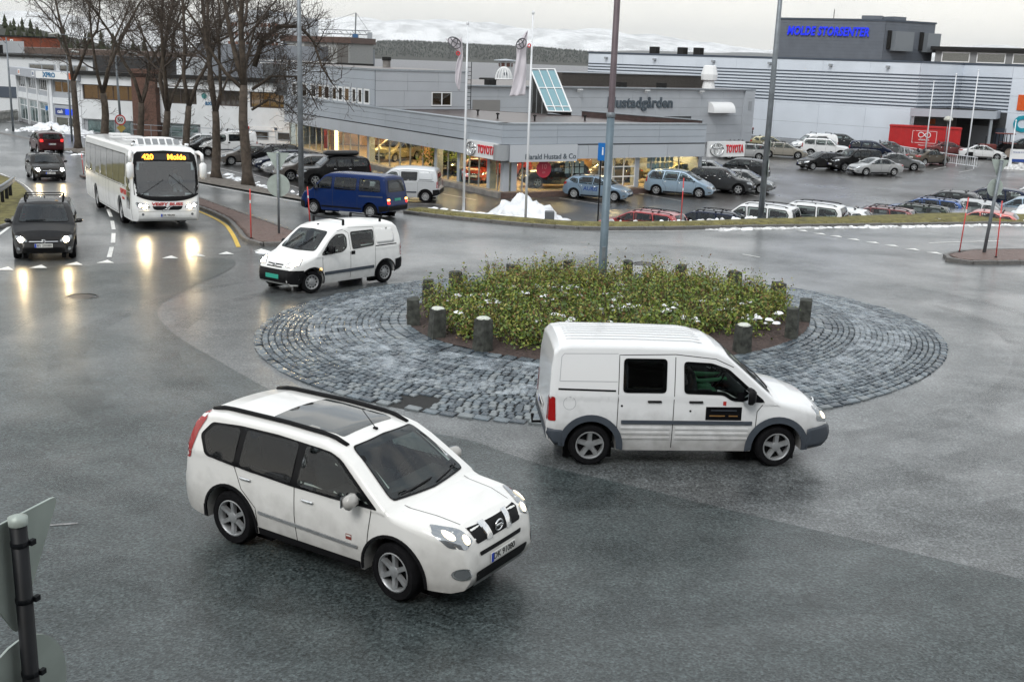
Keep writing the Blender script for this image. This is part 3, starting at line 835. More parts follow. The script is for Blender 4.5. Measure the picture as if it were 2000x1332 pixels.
# ------------------------------------------------------------------ vehicle materials
def paint(name, col, metal=0.0, dirt=.35, rough=.28): return mat(name, col, rough if max(col) > .1 else .16, metal, coat=.7 if max(col) > .1 else .0, spec=.5 if max(col) > .1 else .2, dirt=dirt * (.25 if max(col) < .1 else 1))
M_WPAINT = paint('white_paint', (.74, .75, .75))
M_BLACKPL = mat('black_plastic', (.008, .008, .009), .5, spec=.12)
M_GREYPL = mat('grey_plastic', (.045, .055, .07), .55, noise=.15, nscale=5)
M_TYRE = mat('tyre_rubber', (.007, .007, .008), .85, spec=.1, noise=.3, nscale=12)
M_RIM = mat('alloy_rim', (.42, .43, .44), .35, .7, noise=.2, nscale=9)
M_STEELRIM = mat('grey_wheel_cover', (.26, .265, .27), .5, .3, noise=.3, nscale=9)
M_CHROME = mat('chrome', (.7, .71, .72), .15, 1.0)
M_FRIT = mat('glass_edge_black', (.005, .005, .006), .3, spec=.15)
M_RUBBER = mat('panel_gap', (.02, .02, .02), .8)
M_INT = mat('cabin_dark', (.03, .032, .035), .9, spec=.2)
M_SEAT = mat('seat_fabric', (.035, .036, .042), .9, noise=.2, nscale=30)
M_GLASS = glass_mat('window_glass', (.55, .6, .58), .0)
M_PRIV = glass_mat('tinted_window_glass', (.12, .13, .14), .0)
M_WSHIELD = glass_mat('windscreen_glass', (.52, .60, .58), .01)
M_LENS = mat('headlight_lens', (.30, .32, .34), .1, .7, coat=.6)
M_LAMP = mat('headlight_lit', (1, .95, .8), .3, emit=(1.0, .76, .42), estr=210.0)
M_LAMPN = mat('near_headlight_lit', (1, .95, .8), .3, emit=(1.0, .86, .62), estr=1.4)
M_DRL = mat('headlight_glow', (1, .95, .85), .3, emit=(1.0, .86, .66), estr=1.0)
M_TAIL = mat('tail_light', (.32, .012, .012), .15, coat=.6)
M_TAILON = mat('tail_light_lit', (.6, .02, .02), .2, emit=(.9, .015, .01), estr=1.0)
M_AMBER = mat('indicator_lens', (.5, .2, .03), .2, coat=.5)
M_AMBERON = mat('indicator_lit', (.8, .3, .05), .2, emit=(1.0, .55, .12), estr=6.0)
M_PLATE = mat('number_plate', (.62, .62, .6), .4)
M_PLATEG = mat('green_number_plate', (.02, .30, .22), .4)
M_PLATEB = mat('plate_blue', (.01, .05, .42), .4)
M_INK = mat('plate_ink', (.012, .012, .012), .5)
M_REDINK = mat('red_print', (.45, .03, .025), .5)
M_MIRROR = mat('mirror_glass', (.55, .57, .6), .05, 1.0)

def interp(tbl, x): return float(np.interp(x, [a for a, _ in tbl], [b for _, b in tbl]))

WHEELS = {}
def wheel_meshes(r, w, rim_r, style):
 key = (r, w, rim_r, style)
 if key in WHEELS: return WHEELS[key]
 rot = Matrix.Rotation(R(-90), 4, 'X')        # lathe axis z -> +y (outer face at +y)
 t = MB(); h = w / 2
 t.lathe([(rim_r, -h * .8), (rim_r + .02, -h), (r - .03, -h), (r - .006, -h + .03), (r, -h * .4), (r, h * .4), (r - .006, h - .03), (r - .03, h), (rim_r + .02, h), (rim_r, h * .8)], 32, mat=rot)
 tyre = t.mesh('tyre', True, 40)
 tyre.materials.append(M_TYRE)
 q = MB()
 # barrel and dark back
 q.lathe([(rim_r + .006, h * .93), (rim_r - .008, h * .96), (rim_r - .022, h * .8), (rim_r - .03, h * .1)], 32, 0, mat=rot)
 q.lathe([(rim_r - .03, h * .15), (0.0, h * .05)], 24, 1, mat=rot)
 ns = {'five': 5, 'six': 6, 'seven': 7, 'steel': 0, 'cap': 9}[style]
 if ns:
  for k in range(ns):
   m4 = Matrix.Rotation(2 * math.pi * k / ns, 4, 'Y')
   wi, wo = (.05, .042) if ns <= 5 else (.036, .03)
   if style == 'cap': wi, wo = .035, .05
   sc = rim_r / .22; wi *= sc; wo *= sc
   vs = []
   for (rad, wid, yo) in ((.035, wi, h * .80), (rim_r * .55, wi * .9, h * .82), (rim_r - .018, wo * 1.15, h * .9)):
    for (sx, dy) in ((-1, -.045), (-.75, 0), (.75, 0), (1, -.045)): vs.append((sx * wid * .9, yo + dy, rad))
   fs = [(i * 4 + j, i * 4 + j + 1, (i + 1) * 4 + j + 1, (i + 1) * 4 + j) for i in range(2) for j in range(3)]
   q.add([m4 @ Vector(v) for v in vs], fs, 0)
  q.lathe([(.075, h * .75), (.07, h * .84), (.03, h * .87), (0, h * .87)], 16, 0, mat=rot)
 else:
  q.lathe([(rim_r - .02, h * .86), (rim_r * .82, h * .62), (rim_r * .6, h * .72), (rim_r * .42, h * .72), (rim_r * .36, h * .9), (0.0, h * .92)], 32, 0, mat=rot)
  for k in range(10):
   a = 2 * math.pi * k / 10
   q.box((math.cos(a) * rim_r * .73, h * .68, math.sin(a) * rim_r * .73), (.035, .02, .035), 1)
 rim = q.mesh('rim', True, 35)
 rim.materials.append(M_STEELRIM if style in ('steel',) else M_RIM); rim.materials.append(M_BLACKPL)
 WHEELS[key] = (tyre, rim)
 return WHEELS[key]

class Vehicle:
 """body lofted from a side profile, plan taper and tumblehome; windows, lamps and trim laid on its surface"""
 def __init__(s, name, sp, res=1.0):
  s.sp = sp; s.name = name
  s.root = empty(name)
  s.res = res
  s.body()
 # ---- surface functions
 def W(s, x):
  sp = s.sp; w = 1.0
  x0, a, p = sp['planf']
  if x > x0: w -= a * min(1, (x - x0) / (sp['xf'] - x0)) ** p
  x0, a, p = sp['planr']
  if x < x0: w -= a * min(1, (x0 - x) / (x0 - sp['xr'])) ** p
  return sp['hw'] * w
 def prof(s, x, z):
  sp = s.sp; zb = interp(sp['belt'], x)
  if z > zb: d = z - zb; return 1 - sp['tumble'][0] * d - sp['tumble'][1] * d * d
  zm = sp.get('wide', .62)
  if z < zm: return 1 - .06 * ((zm - z) / max(.1, zm - .2)) ** 2
  return 1 - .012 * ((z - zm) / max(.1, zb - zm)) ** 2
 def bot(s, x):
  sp = s.sp; z = interp(sp['bot'], x)
  for xw in sp['axles']:
   ra = sp['arch']; d = abs(x - xw)
   if d < ra: z = max(z, sp['wr'] + math.sqrt(max(0, ra * ra - d * d)))
  return z
 def body(s):
  sp = s.sp; res = s.res
  xs = set()
  for x, _ in sp['top'] + sp['bot'] + sp['belt']:
   if sp['xr'] <= x <= sp['xf']: xs.add(round(x, 4))
  for xw in sp['axles']:
   for k in range(int(22 * res) + 1):
    xs.add(round(xw - sp['arch'] * math.cos(math.pi * k / int(22 * res)), 4))
   xs.add(round(xw - sp['arch'] - .002, 4)); xs.add(round(xw + sp['arch'] + .002, 4))
  L = sp['xf'] - sp['xr']; n = int(sp.get('nx', 95) * res)
  for k in range(n + 1): xs.add(round(sp['xr'] + L * k / n, 4))
  for k in range(int(12 * res)):
   t = (k / (12 * res)) ** 2 * .3
   xs.add(round(sp['xf'] - t, 4)); xs.add(round(sp['xr'] + t, 4))
  xs = sorted(xs); out = [xs[0]]
  for x in xs[1:]:
   if x - out[-1] > .0015: out.append(x)
  xs = out
  ns, na, nt = int(22 * res), 5, int(9 * res)
  rows = []
  for x in xs:
   zc = interp(sp['top'], x); z0 = s.bot(x); c = interp(sp['crown'], x); r = interp(sp['rt'], x)
   z0 = min(z0, zc - .03)
   c = min(c, .3 * (zc - z0)); ze = zc - c; r = min(r, .45 * (ze - z0))
   w = s.W(x); row = [(0.0, z0), (w * s.prof(x, z0) * .97, z0)]
   for j in range(ns + 1):
    z = z0 + (ze - r - z0) * j / ns; row.append((w * s.prof(x, z), z))
   ye = row[-1][0]
   for j in range(1, na + 1):
    a = math.pi / 2 * j / na; row.append((ye - r + r * math.cos(a), ze - r + r * math.sin(a)))
   yt = ye - r
   for j in range(1, nt + 1):
    y = yt * (1 - j / nt); row.append((y, ze + c * (1 - (y / yt) ** 2) if yt > 1e-6 else zc))
   rows.append([(x, y, z) for y, z in row])
  m = len(rows[0]); vs = []; fs = []
  full = 2 * m - 2                     # mirror, sharing the two centre points
  for row in rows:
   vs += row + [(p[0], -p[1], p[2]) for p in row[-2:0:-1]]
  for i in range(len(rows) - 1):
   for k in range(full):
    a, b = i * full + k, i * full + (k + 1) % full
    fs.append((a, b, b + full, a + full))
  fs.append(tuple(range(full - 1, -1, -1))); e = (len(rows) - 1) * full; fs.append(tuple(range(e, e + full)))
  s.bvh = BVHTree.FromPolygons([Vector(v) for v in vs], fs)
  s.vs, s.fs = vs, fs
  s.cuts = []
 # ---- projection
 def hit(s, a, b, proj):
  if proj == 'L': o, d = Vector((a, 4, b)), Vector((0, -1, 0))
  elif proj == 'R': o, d = Vector((a, -4, b)), Vector((0, 1, 0))
  elif proj == 'F': o, d = Vector((s.sp['xf'] + 3, a, b)), Vector((-1, 0, 0))
  elif proj == 'B': o, d = Vector((s.sp['xr'] - 3, a, b)), Vector((1, 0, 0))
  else: o, d = Vector((a, b, 8)), Vector((0, 0, -1))
  p, nrm, _, _ = s.bvh.ray_cast(o, d)
  if p is None:
   q = Vector((a, {'L': 1, 'R': -1}.get(proj, 0), b)) if proj in 'LR' else Vector(({'F': s.sp['xf'], 'B': s.sp['xr']}.get(proj, a), a if proj in 'FB' else b, b if proj in 'FB' else 1.5))
   p, nrm, _, _ = s.bvh.find_nearest(q)
  if nrm.dot(d) > 0: nrm = -nrm
  return p, nrm
 def patch(s, name, poly, proj, m, off=.004, step=.07, parent=None, holes=(), thick=0.0):
  v, f = cdt_poly(poly, step, holes)
  out = []
  for a, b in v:
   p, nrm = s.hit(a, b, proj); out.append(p + nrm * off)
  # wind faces outward
  if f:
   d = {'L': Vector((0, 1, 0)), 'R': Vector((0, -1, 0)), 'F': Vector((1, 0, 0)), 'B': Vector((-1, 0, 0)), 'T': Vector((0, 0, 1))}[proj]
   t = f[len(f) // 2]; nn = (out[t[1]] - out[t[0]]).cross(out[t[2]] - out[t[0]])
   if nn.dot(d) < 0: f = [x[::-1] for x in f]
  me = bpy.data.meshes.new(name); me.from_pydata(out, [], f); me.update()
  me.polygons.foreach_set('use_smooth', [True] * len(f))
  o = link_mesh(name, me, m, parent or s.root)
  if thick:
   md = o.modifiers.new('thickness', 'SOLIDIFY'); md.thickness = thick; md.offset = 1
  return o
 def both(s, name, poly, m, **k):
  return [s.patch(name, poly, p, m, **k) for p in 'LR']
 def window(s, name, poly, proj, m, rr=.05, band=.04):
  poly = round_poly(poly, rr) if rr else poly
  s.cuts.append((offset_poly(poly, -.012), proj))
  o = s.patch(name, poly, proj, m, off=.013, step=.10)
  s.patch('seal', offset_poly(poly, .014), proj, M_FRIT, off=.010, step=.08, parent=o, holes=[offset_poly(poly, -band)])
  return o
 def ribbon(s, pts, proj, w=.012, m=None, off=.0018, name='panel_gap', thick=0.0, closed=False, parent=None, step=.08):
  if closed: pts = pts + [pts[0]]
  fine = []
  for a, b in zip(pts, pts[1:]):
   k = max(1, int(math.dist(a, b) / step))
   for j in range(k): fine.append((a[0] + (b[0] - a[0]) * j / k, a[1] + (b[1] - a[1]) * j / k))
  fine.append(pts[-1]); vs = []
  for i, p in enumerate(fine):
   a, b = fine[max(0, i - 1)], fine[min(len(fine) - 1, i + 1)]
   dx, dy = b[0] - a[0], b[1] - a[1]; l = math.hypot(dx, dy) or 1
   for sg in (-1, 1):
    q, nn = s.hit(p[0] - dy / l * w / 2 * sg, p[1] + dx / l * w / 2 * sg, proj); vs.append(q + nn * off)
  fs = [(2 * i, 2 * i + 1, 2 * i + 3, 2 * i + 2) for i in range(len(fine) - 1)]
  me = bpy.data.meshes.new(name); me.from_pydata(vs, [], fs); me.update()
  o = link_mesh(name, me, m or M_RUBBER, parent or s.root)
  if thick:
   md = o.modifiers.new('thickness', 'SOLIDIFY'); md.thickness = thick; md.offset = 0
  return o
 def finish_body(s, m, lining=True, zcut=None):
  """cut the window openings, then link the body shell and its dark inner lining"""
  V = np.array(s.vs); keep = []
  polys = []
  for poly, proj in s.cuts:
   P = np.array(poly); bb = (P[:, 0].min(), P[:, 0].max(), P[:, 1].min(), P[:, 1].max())
   polys.append((poly, proj, bb))
  inside = {}
  for ci, (poly, proj, bb) in enumerate(polys):
   A, B = {'L': (V[:, 0], V[:, 2]), 'R': (V[:, 0], V[:, 2]), 'F': (V[:, 1], V[:, 2]), 'B': (V[:, 1], V[:, 2]), 'T': (V[:, 0], V[:, 1])}[proj]
   cand = np.where((A >= bb[0]) & (A <= bb[1]) & (B >= bb[2]) & (B <= bb[3]))[0]
   side = {'L': V[:, 1] > .1, 'R': V[:, 1] < -.1, 'F': V[:, 0] > s.sp.get('mid', 0), 'B': V[:, 0] < s.sp.get('mid', 0), 'T': V[:, 2] > 1.2}[proj]
   inside[ci] = {int(i) for i in cand if side[i] and in_poly(A[i], B[i], poly)}
  for f in s.fs:
   if len(f) == 4 and any(all(i in ins for i in f) for ins in inside.values()): continue
   keep.append(f)
  me = bpy.data.meshes.new('body'); me.from_pydata(s.vs, [], keep); me.update()
  me.polygons.foreach_set('use_smooth', [True] * len(keep)); me.set_sharp_from_angle(angle=R(38))
  o = link_mesh('body', me, m, s.root); s.body_obj = o
  if lining:
   nv = np.zeros(len(s.vs) * 3); me.vertices.foreach_get('normal', nv); nv = nv.reshape(-1, 3)
   zl = zcut if zcut is not None else interp(s.sp['belt'], 0) - .3
   v2 = V - nv * .028
   f2 = [f for f in keep if len(f) == 4 and min(s.vs[i][2] for i in f) > zl and s.sp['lin'][0] < s.vs[f[0]][0] < s.sp['lin'][1]]
   me2 = bpy.data.meshes.new('cabin_lining'); me2.from_pydata([tuple(p) for p in v2], [], f2); me2.update()
   link_mesh('cabin_lining', me2, M_INT, s.root)
  return o
 def interior(s, seats=True, driver_y=.36, floor=None, rows=(.15, -.75)):
  sp = s.sp; zb = interp(sp['belt'], 0); fl = floor or zb - .3
  t = MB(); x0, x1 = sp['lin']
  t.box(((x0 + x1) / 2, 0, fl - .04), (x1 - x0 - .1, sp['hw'] * 1.8, .05)); t.build('cabin_floor', M_INT, s.root)
  if not seats: return
  d = MB(); d.box((sp['dash'], 0, zb - .08), (.42, sp['hw'] * 1.66, .26), bev=.08); d.build('dashboard', mat('dashboard_grey', (.03, .03, .034), .7), s.root, smooth=True, sharp=50)
  for x in rows:
   for y in (-.36, .36):
    b = MB(); b.box((x, y, zb - .2), (.5, .46, .14), bev=.05)
    b.box((0, 0, 0), (.13, .46, .62), bev=.055, mat=Matrix.Translation((x - .27, y, zb + .08)) @ Matrix.Rotation(R(-14), 4, 'Y'))
    b.box((x - .37, y, zb + .46), (.10, .26, .17), bev=.045); b.build('seat', M_SEAT, s.root, smooth=True, sharp=50)
  w = MB(); m4 = Matrix.Translation((sp['dash'] - .32, driver_y, zb + .03)) @ Matrix.Rotation(R(-62), 4, 'Y')
  ring = [(m4 @ Vector((math.cos(2 * math.pi * k / 20) * .18, math.sin(2 * math.pi * k / 20) * .18, 0))) for k in range(21)]
  w.tube(ring, .016, 6); w.box((0, 0, 0), (.34, .05, .03), mat=m4); w.build('steering_wheel', M_BLACKPL, s.root, smooth=True)
 def wheels(s, rim_r=None, style='five', ww=.215, steer=0.0, inset=.012):
  sp = s.sp; r = sp['wr']
  tm, rm = wheel_meshes(r, ww, rim_r or r * .64, style)
  for xi, xw in enumerate(sp['axles']):
   for sg in (1, -1):
    w = sp['hw'] * (1 - .06 * ((.62 - r) / .42) ** 2) if True else sp['hw']
    e = empty('wheel', (xw, sg * (min(s.W(xw), sp['hw']) * .985 - inset - ww / 2), r), 0 if sg > 0 else math.pi, s.root)
    if xi == len(sp['axles']) - 1 and steer: e.rotation_euler[2] += steer
    link_mesh('tyre', tm, None, e); link_mesh('rim', rm, None, e)
  # dark inner wheel houses
  b = MB()
  for xw in sp['axles']:
   for sg in (1, -1):
    b.box((xw, sg * (sp['hw'] - ww - .16), r + .06), (sp['arch'] * 1.9, .12, sp['arch'] * 1.7))
  b.box((0, 0, interp(sp['bot'], 0) + .02), (sp['axles'][-1] - sp['axles'][0] - sp['arch'], sp['hw'] * 1.6, .06))
  b.build('underbody', M_BLACKPL, s.root)
 def mirror(s, x, z, y=None, m=None, size=(.16, .22, .17), sides=(1, -1)):
  for sg in sides:
   p, _ = s.hit(x, z, 'L' if sg > 0 else 'R')
   b = MB(); b.box((0, 0, 0), size, bev=.05); e = b.build('wing_mirror', m or M_BLACKPL, s.root, smooth=True, sharp=60, loc=(x - .02, p.y + sg * (size[1] / 2 + .03), z + .06), rot=(0, 0, -sg * .2))
   MB().box((0, 0, 0), (.07, .1, .04)).build('arm', M_BLACKPL, e, loc=(.02, -sg * (size[1] / 2), -.05))
   MB().box((0, 0, 0), (.01, size[1] * .8, size[2] * .75)).build('mirror_glass', M_MIRROR, e, loc=(-size[0] / 2 - .002, 0, 0))
 def handle(s, x, z, m=None, L=.19):
  for pr, sg in (('L', 1), ('R', -1)):
   p, _ = s.hit(x, z, pr)
   MB().box((0, 0, 0), (L, .035, .032), bev=.012).build('door_handle', m or M_BLACKPL, s.root, smooth=True, sharp=60, loc=(x, p.y + sg * .016, z))
 def plate(s, proj, z, txt, m=None, blue=True, w=.52, h=.115, y=0.0):
  p, _ = s.hit(y, z, proj); sg = 1 if proj == 'F' else -1
  o = MB().box((0, 0, 0), (.012, w, h), bev=.004).build('number_plate', m or M_PLATE, s.root, loc=(p.x + sg * .014, y, z))
  if blue: MB().box((0, 0, 0), (.003, .05, h * .96)).build('country_band', M_PLATEB, o, loc=(sg * .007, -sg * (w / 2 - .028), 0))
  if txt:
   me = text_mesh(txt, h * .95, .003, .001, name='lettering'); me.transform(face_matrix((sg * .008, sg * .02, 0), (0, sg, 0))); me.materials.clear()
   link_mesh('lettering', me, M_INK, o)
  return o
 def headlights(s, poly, on=True, bulbs=((0, 0, .05),), proj='F', lm=None):
  for sg in (1, -1):
   pl = [(a * sg, b) for a, b in poly]
   if sg < 0: pl = pl[::-1]
   o = s.patch('headlight', round_poly(pl, .03), proj, M_LENS if not on else M_LENS, off=.008, step=.05)
   for (by, bz, br) in bulbs:
    c = [(by * sg + br * math.cos(2 * math.pi * k / 14), bz + br * math.sin(2 * math.pi * k / 14)) for k in range(14)]
    if sg < 0: c = c[::-1]
    s.patch('bulb', c, proj, (lm or M_LAMP) if on else M_CHROME, off=.016, step=.05, parent=o)
 def taillights(s, poly, on=False, proj='B', sidepoly=None):
  for sg in (1, -1):
   pl = [(a * sg, b) for a, b in poly]
   if sg < 0: pl = pl[::-1]
   o = s.patch('tail_light', round_poly(pl, .03), proj, M_TAILON if on else M_TAIL, off=.008, step=.05)
   if sidepoly: s.patch('lens_side', round_poly(sidepoly, .03), 'L' if sg > 0 else 'R', M_TAIL, off=.0085, step=.05, parent=o)
 def rails(s, x0, x1, y, m=None, h=.045, r=.016):
  for sg in (1, -1):
   pts = []
   for k in range(13):
    t = k / 12; x = x0 + (x1 - x0) * t
    p, _ = s.hit(x, sg * y, 'T'); pts.append((x, sg * y, p.z + (h if 0 < k < 12 else .005)))
   b = MB(); b.tube(pts, r, 6)
   for x in (x0 + .12, (x0 + x1) / 2, x1 - .12):
    p, _ = s.hit(x, sg * y, 'T'); b.box((x, sg * y, p.z + h / 2), (.08, .02, h))
   b.build('roof_rail', m or M_BLACKPL, s.root, smooth=True)
 def crossbars(s, xs_, y, h=.09, m=None):
  for x in xs_:
   p, _ = s.hit(x, 0, 'T'); e, _ = s.hit(x, y, 'T'); b = MB()
   b.box((x, 0, p.z + h), (.05, 2 * y + .04, .03), bev=.01)
   for sg in (1, -1): b.box((x, sg * y, (e.z + p.z + h) / 2), (.07, .05, p.z + h - e.z + .02), bev=.01)
   b.build('roof_bar', m or M_BLACKPL, s.root)
 def wipers(s, pts, m=None):
  for a, b in pts:
   vs = []
   for k in range(7):
    t = k / 6; p, nn = s.hit(a[0] + (b[0] - a[0]) * t, a[1] + (b[1] - a[1]) * t, 'F'); vs.append(p + nn * .03)
   MB().tube(vs, .011, 5).build('wiper', M_BLACKPL, s.root)
 def antenna(s, x, y=0, l=.4, lean=-.5):
  p, _ = s.hit(x, y, 'T')
  b = MB(); b.box((x, y, p.z + .015), (.07, .04, .03), bev=.01); b.tube([(x, y, p.z + .02), (x + l * lean, y, p.z + l * .75)], .005, 5); b.build('antenna', M_BLACKPL, s.root)
 def arch_trim(s, w=.07, m=None, off=.016):
  sp = s.sp
  for xw in sp['axles']:
   for pr in 'LR':
    pts = [(xw + (sp['arch'] + w / 2) * math.cos(math.pi * k / 20), sp['wr'] + (sp['arch'] + w / 2) * math.sin(math.pi * k / 20)) for k in range(21)]
    pts = [(pts[0][0], interp(sp['bot'], xw + sp['arch'] + .03) + .01)] + pts + [(pts[-1][0], interp(sp['bot'], xw - sp['arch'] - .03) + .01)]
    s.ribbon(pts, pr, w, m or M_GREYPL, off=off, name='arch_trim', thick=.02)
 def low_trim(s, m=None, z=.33):
  """dark sill strips"""
  sp = s.sp; a, b = sp['axles'][0] + sp['arch'] + .05, sp['axles'][-1] - sp['arch'] - .05
  for pr in 'LR': s.ribbon([(a, z - .05), (b, z - .05)], pr, .12, m or M_BLACKPL, off=.006, name='sill_trim')

def emblem(s, z, r=.07, proj='F', m=None, y=0.0):
 p, _ = s.hit(y, z, proj); sg = 1 if proj == 'F' else -1
 b = MB(); pts = [(0, math.cos(2 * math.pi * k / 20) * r, math.sin(2 * math.pi * k / 20) * r * .85) for k in range(21)]
 b.tube(pts, .012, 6); b.box((0, 0, 0), (.014, r * 2.2, r * .42), bev=.004)
 return b.build('badge', m or M_CHROME, s.root, smooth=True, loc=(p.x + sg * .02, y, z))

# ------------------------------------------------------------------ vehicle kinds
def place(v, near_rear, near_front, side, zf=None, pitch=True):
 """stand a vehicle on the wheel contacts of the side in view: side 'R' or 'L'"""
 a, b = Vector(near_rear), Vector(near_front); h = (b - a).normalized(); lft = Vector((-h.y, h.x))
 mid = (a + b) / 2 + lft * ((v.sp['hw'] - .11) * (1 if side == 'R' else -1))
 stand(v.root, mid, math.atan2(h.y, h.x), zf)
def stand(root, xy, ang, zf=None, dz=0.0):
 zf = zf or gz
 h = Vector((math.cos(ang), math.sin(ang))); x, y = xy[0], xy[1]
 fz, bz = zf(x + h.x * 1.3, y + h.y * 1.3), zf(x - h.x * 1.3, y - h.y * 1.3)
 lz, qz = zf(x - h.y * .75, y + h.x * .75), zf(x + h.y * .75, y - h.x * .75)
 root.location = (x, y, (fz + bz) / 2 + dz)
 root.rotation_euler = (math.atan2(lz - qz, 1.5), -math.atan2(fz - bz, 2.6), ang)

def xtrail(name='white_suv'):
 sp = dict(xf=2.245, xr=-2.22, hw=.90, axles=(-1.315, 1.315), wr=.355, arch=.435, mid=0, lin=(-2.0, 1.15), dash=.85, nx=120,
  top=[(-2.22, .60), (-2.215, .74), (-2.20, .86), (-2.16, .91), (-2.14, 1.0), (-2.08, 1.28), (-1.99, 1.55), (-1.90, 1.665), (-1.6, 1.705), (-.6, 1.725), (.1, 1.71), (.42, 1.65), (.62, 1.55), (1.24, 1.125), (1.32, 1.10), (1.7, 1.08), (2.0, 1.02), (2.10, .97), (2.17, .88), (2.215, .72), (2.24, .58), (2.245, .5)],
  bot=[(-2.22, .5), (-2.20, .40), (-2.1, .31), (-1.8, .27), (-.8, .27), (.8, .27), (1.8, .27), (2.05, .27), (2.18, .31), (2.23, .40), (2.245, .45)],
  belt=[(-2.4, 1.14), (-.5, 1.08), (1.2, 1.04), (2.3, 1.0)], tumble=(.26, .12), wide=.70,
  crown=[(-2.4, .05), (-2, .05), (.3, .05), (.6, .06), (1.2, .05), (2.245, .05)], rt=[(-2.4, .05), (-2.1, .07), (.2, .07), (.8, .06), (1.25, .07), (1.7, .11), (2.24, .1)],
  planf=(1.45, .28, 2.8), planr=(-1.85, .11, 2.4))
 v = Vehicle(name, sp, 1.25)
 P = [[(1.02, 1.10), (.80, 1.23), (.42, 1.49), (.30, 1.545), (-.10, 1.575), (-.15, 1.09)], [(-.25, 1.09), (-.22, 1.578), (-1.08, 1.565), (-1.12, 1.125)], [(-1.22, 1.13), (-1.19, 1.56), (-1.64, 1.525), (-1.79, 1.37), (-1.69, 1.16)]]
 for pr in 'LR':
  s_ = v.patch('window_surround', round_poly([(1.10, 1.075), (.45, 1.52), (.28, 1.575), (-.6, 1.605), (-1.2, 1.592), (-1.69, 1.55), (-1.86, 1.37), (-1.73, 1.125), (-1.1, 1.09), (-.2, 1.055)], .05), pr, M_FRIT, off=.009, step=.06,
     holes=[offset_poly(round_poly(p, .05), -.02) for p in P])
  for i, p in enumerate(P): v.window('side_window', p, pr, M_GLASS if i == 0 else M_PRIV, .05)
 v.window('windscreen', [(-.70, 1.155), (0, 1.135), (.70, 1.155), (.56, 1.60), (0, 1.625), (-.56, 1.60)], 'F', M_WSHIELD, .05, .05)
 v.window('rear_window', [(-.62, 1.17), (.62, 1.17), (.54, 1.54), (-.54, 1.54)], 'B', M_PRIV, .05)
 o = v.patch('sunroof', round_poly([(-.92, -.50), (.22, -.47), (.22, .47), (-.92, .50)], .05), 'T', mat('sunroof_glass', (.045, .05, .05), .07, coat=.5), off=.006)
 v.finish_body(paint('pearl_white', (.74, .735, .715), dirt=.62))
 v.interior(); v.wheels(.235, 'six', .225, steer=-.12)
 v.headlights([(.50, .86), (.66, .80), (.80, .84), (.845, .97), (.76, 1.03), (.58, .985)], True, ((.60, .885, .05), (.745, .95, .04)), lm=M_LAMPN)
 # grille with two bright uprights and badge
 g_ = v.patch('grille', round_poly([(-.45, .80), (.45, .80), (.50, .97), (-.50, .97)], .03), 'F', M_BLACKPL, off=.006, step=.06)
 for y in (-.20, .20): v.patch('grille_bar', [(y - .055, .79), (y + .055, .79), (y * 1.2 + .055, .98), (y * 1.2 - .055, .98)], 'F', M_CHROME, off=.014, step=.05, parent=g_)
 emblem(v, .885, .075)
 v.patch('air_intake', round_poly([(-.42, .655), (.42, .655), (.44, .705), (-.44, .705)], .02), 'F', M_BLACKPL, off=.006, step=.06)
 v.patch('lower_intake', round_poly([(-.50, .36), (.50, .36), (.55, .50), (-.55, .50)], .04), 'F', M_BLACKPL, off=.006, step=.06)
 v.ribbon([(-.52, .335), (.52, .335)], 'F', .05, M_RIM, off=.014, name='skid_plate')
 for sg in (1, -1):
  c = [(sg * .70 + .065 * math.cos(2 * math.pi * k / 16), .52 + .065 * math.sin(2 * math.pi * k / 16)) for k in range(16)]
  o = v.patch('fog_light', c, 'F', M_LENS, off=.008, step=.04); v.ribbon(c, 'F', .016, M_CHROME, off=.012, name='rim', closed=True, parent=o)
 v.plate('F', .575, 'DK 91080', w=.5)
 # tail lamps climb the rear pillars
 v.taillights([(.60, 1.02), (.78, 1.00), (.74, 1.30), (.66, 1.56), (.56, 1.58), (.62, 1.30)], False, sidepoly=[(-2.135, 1.02), (-2.02, 1.03), (-1.90, 1.40), (-1.79, 1.60), (-1.87, 1.64), (-1.97, 1.52)])
 v.rails(-1.88, .38, .575, h=.03, r=.03); v.antenna(.33, 0, .28, -.75)
 v.mirror(.82, 1.10, m=MATS['pearl_white'], size=(.15, .22, .17)); v.handle(.02, .93, M_CHROME); v.handle(-1.02, .97, M_CHROME)
 for pr in 'LR':
  v.ribbon([(.92, .42), (.96, .8), (1.0, 1.07)], pr); v.ribbon([(-.17, .36), (-.20, .7), (-.20, 1.06)], pr); v.ribbon([(-1.22, 1.10), (-1.10, .82), (-.86, .62), (-.84, .38)], pr)
  v.ribbon([(-.80, .585), (.80, .555)], pr, .035, M_RIM, off=.014, name='door_moulding', thick=.014)
  v.patch('mud_flap', [(-1.83, .20), (-1.74, .20), (-1.745, .40), (-1.80, .45)], pr, M_BLACKPL, off=.004)
  v.patch('door_badge', [(.62, .61), (.71, .61), (.71, .68), (.62, .68)], pr, mat('badge_red', (.22, .05, .04), .5), off=.003, step=.05)
  v.patch('badge_text', [(.63, .65), (.70, .65), (.70, .67), (.63, .67)], pr, M_PLATE, off=.0045, step=.05)
 v.arch_trim(.035, M_BLACKPL, .006); v.low_trim(z=.36)
 v.ribbon([(1.26, -.60), (1.7, -.55), (2.06, -.48)], 'T', .010); v.ribbon([(1.26, .60), (1.7, .55), (2.06, .48)], 'T', .010)
 v.wipers([((-.55, 1.16), (.05, 1.19)), ((.1, 1.15), (.6, 1.19))])
 return v

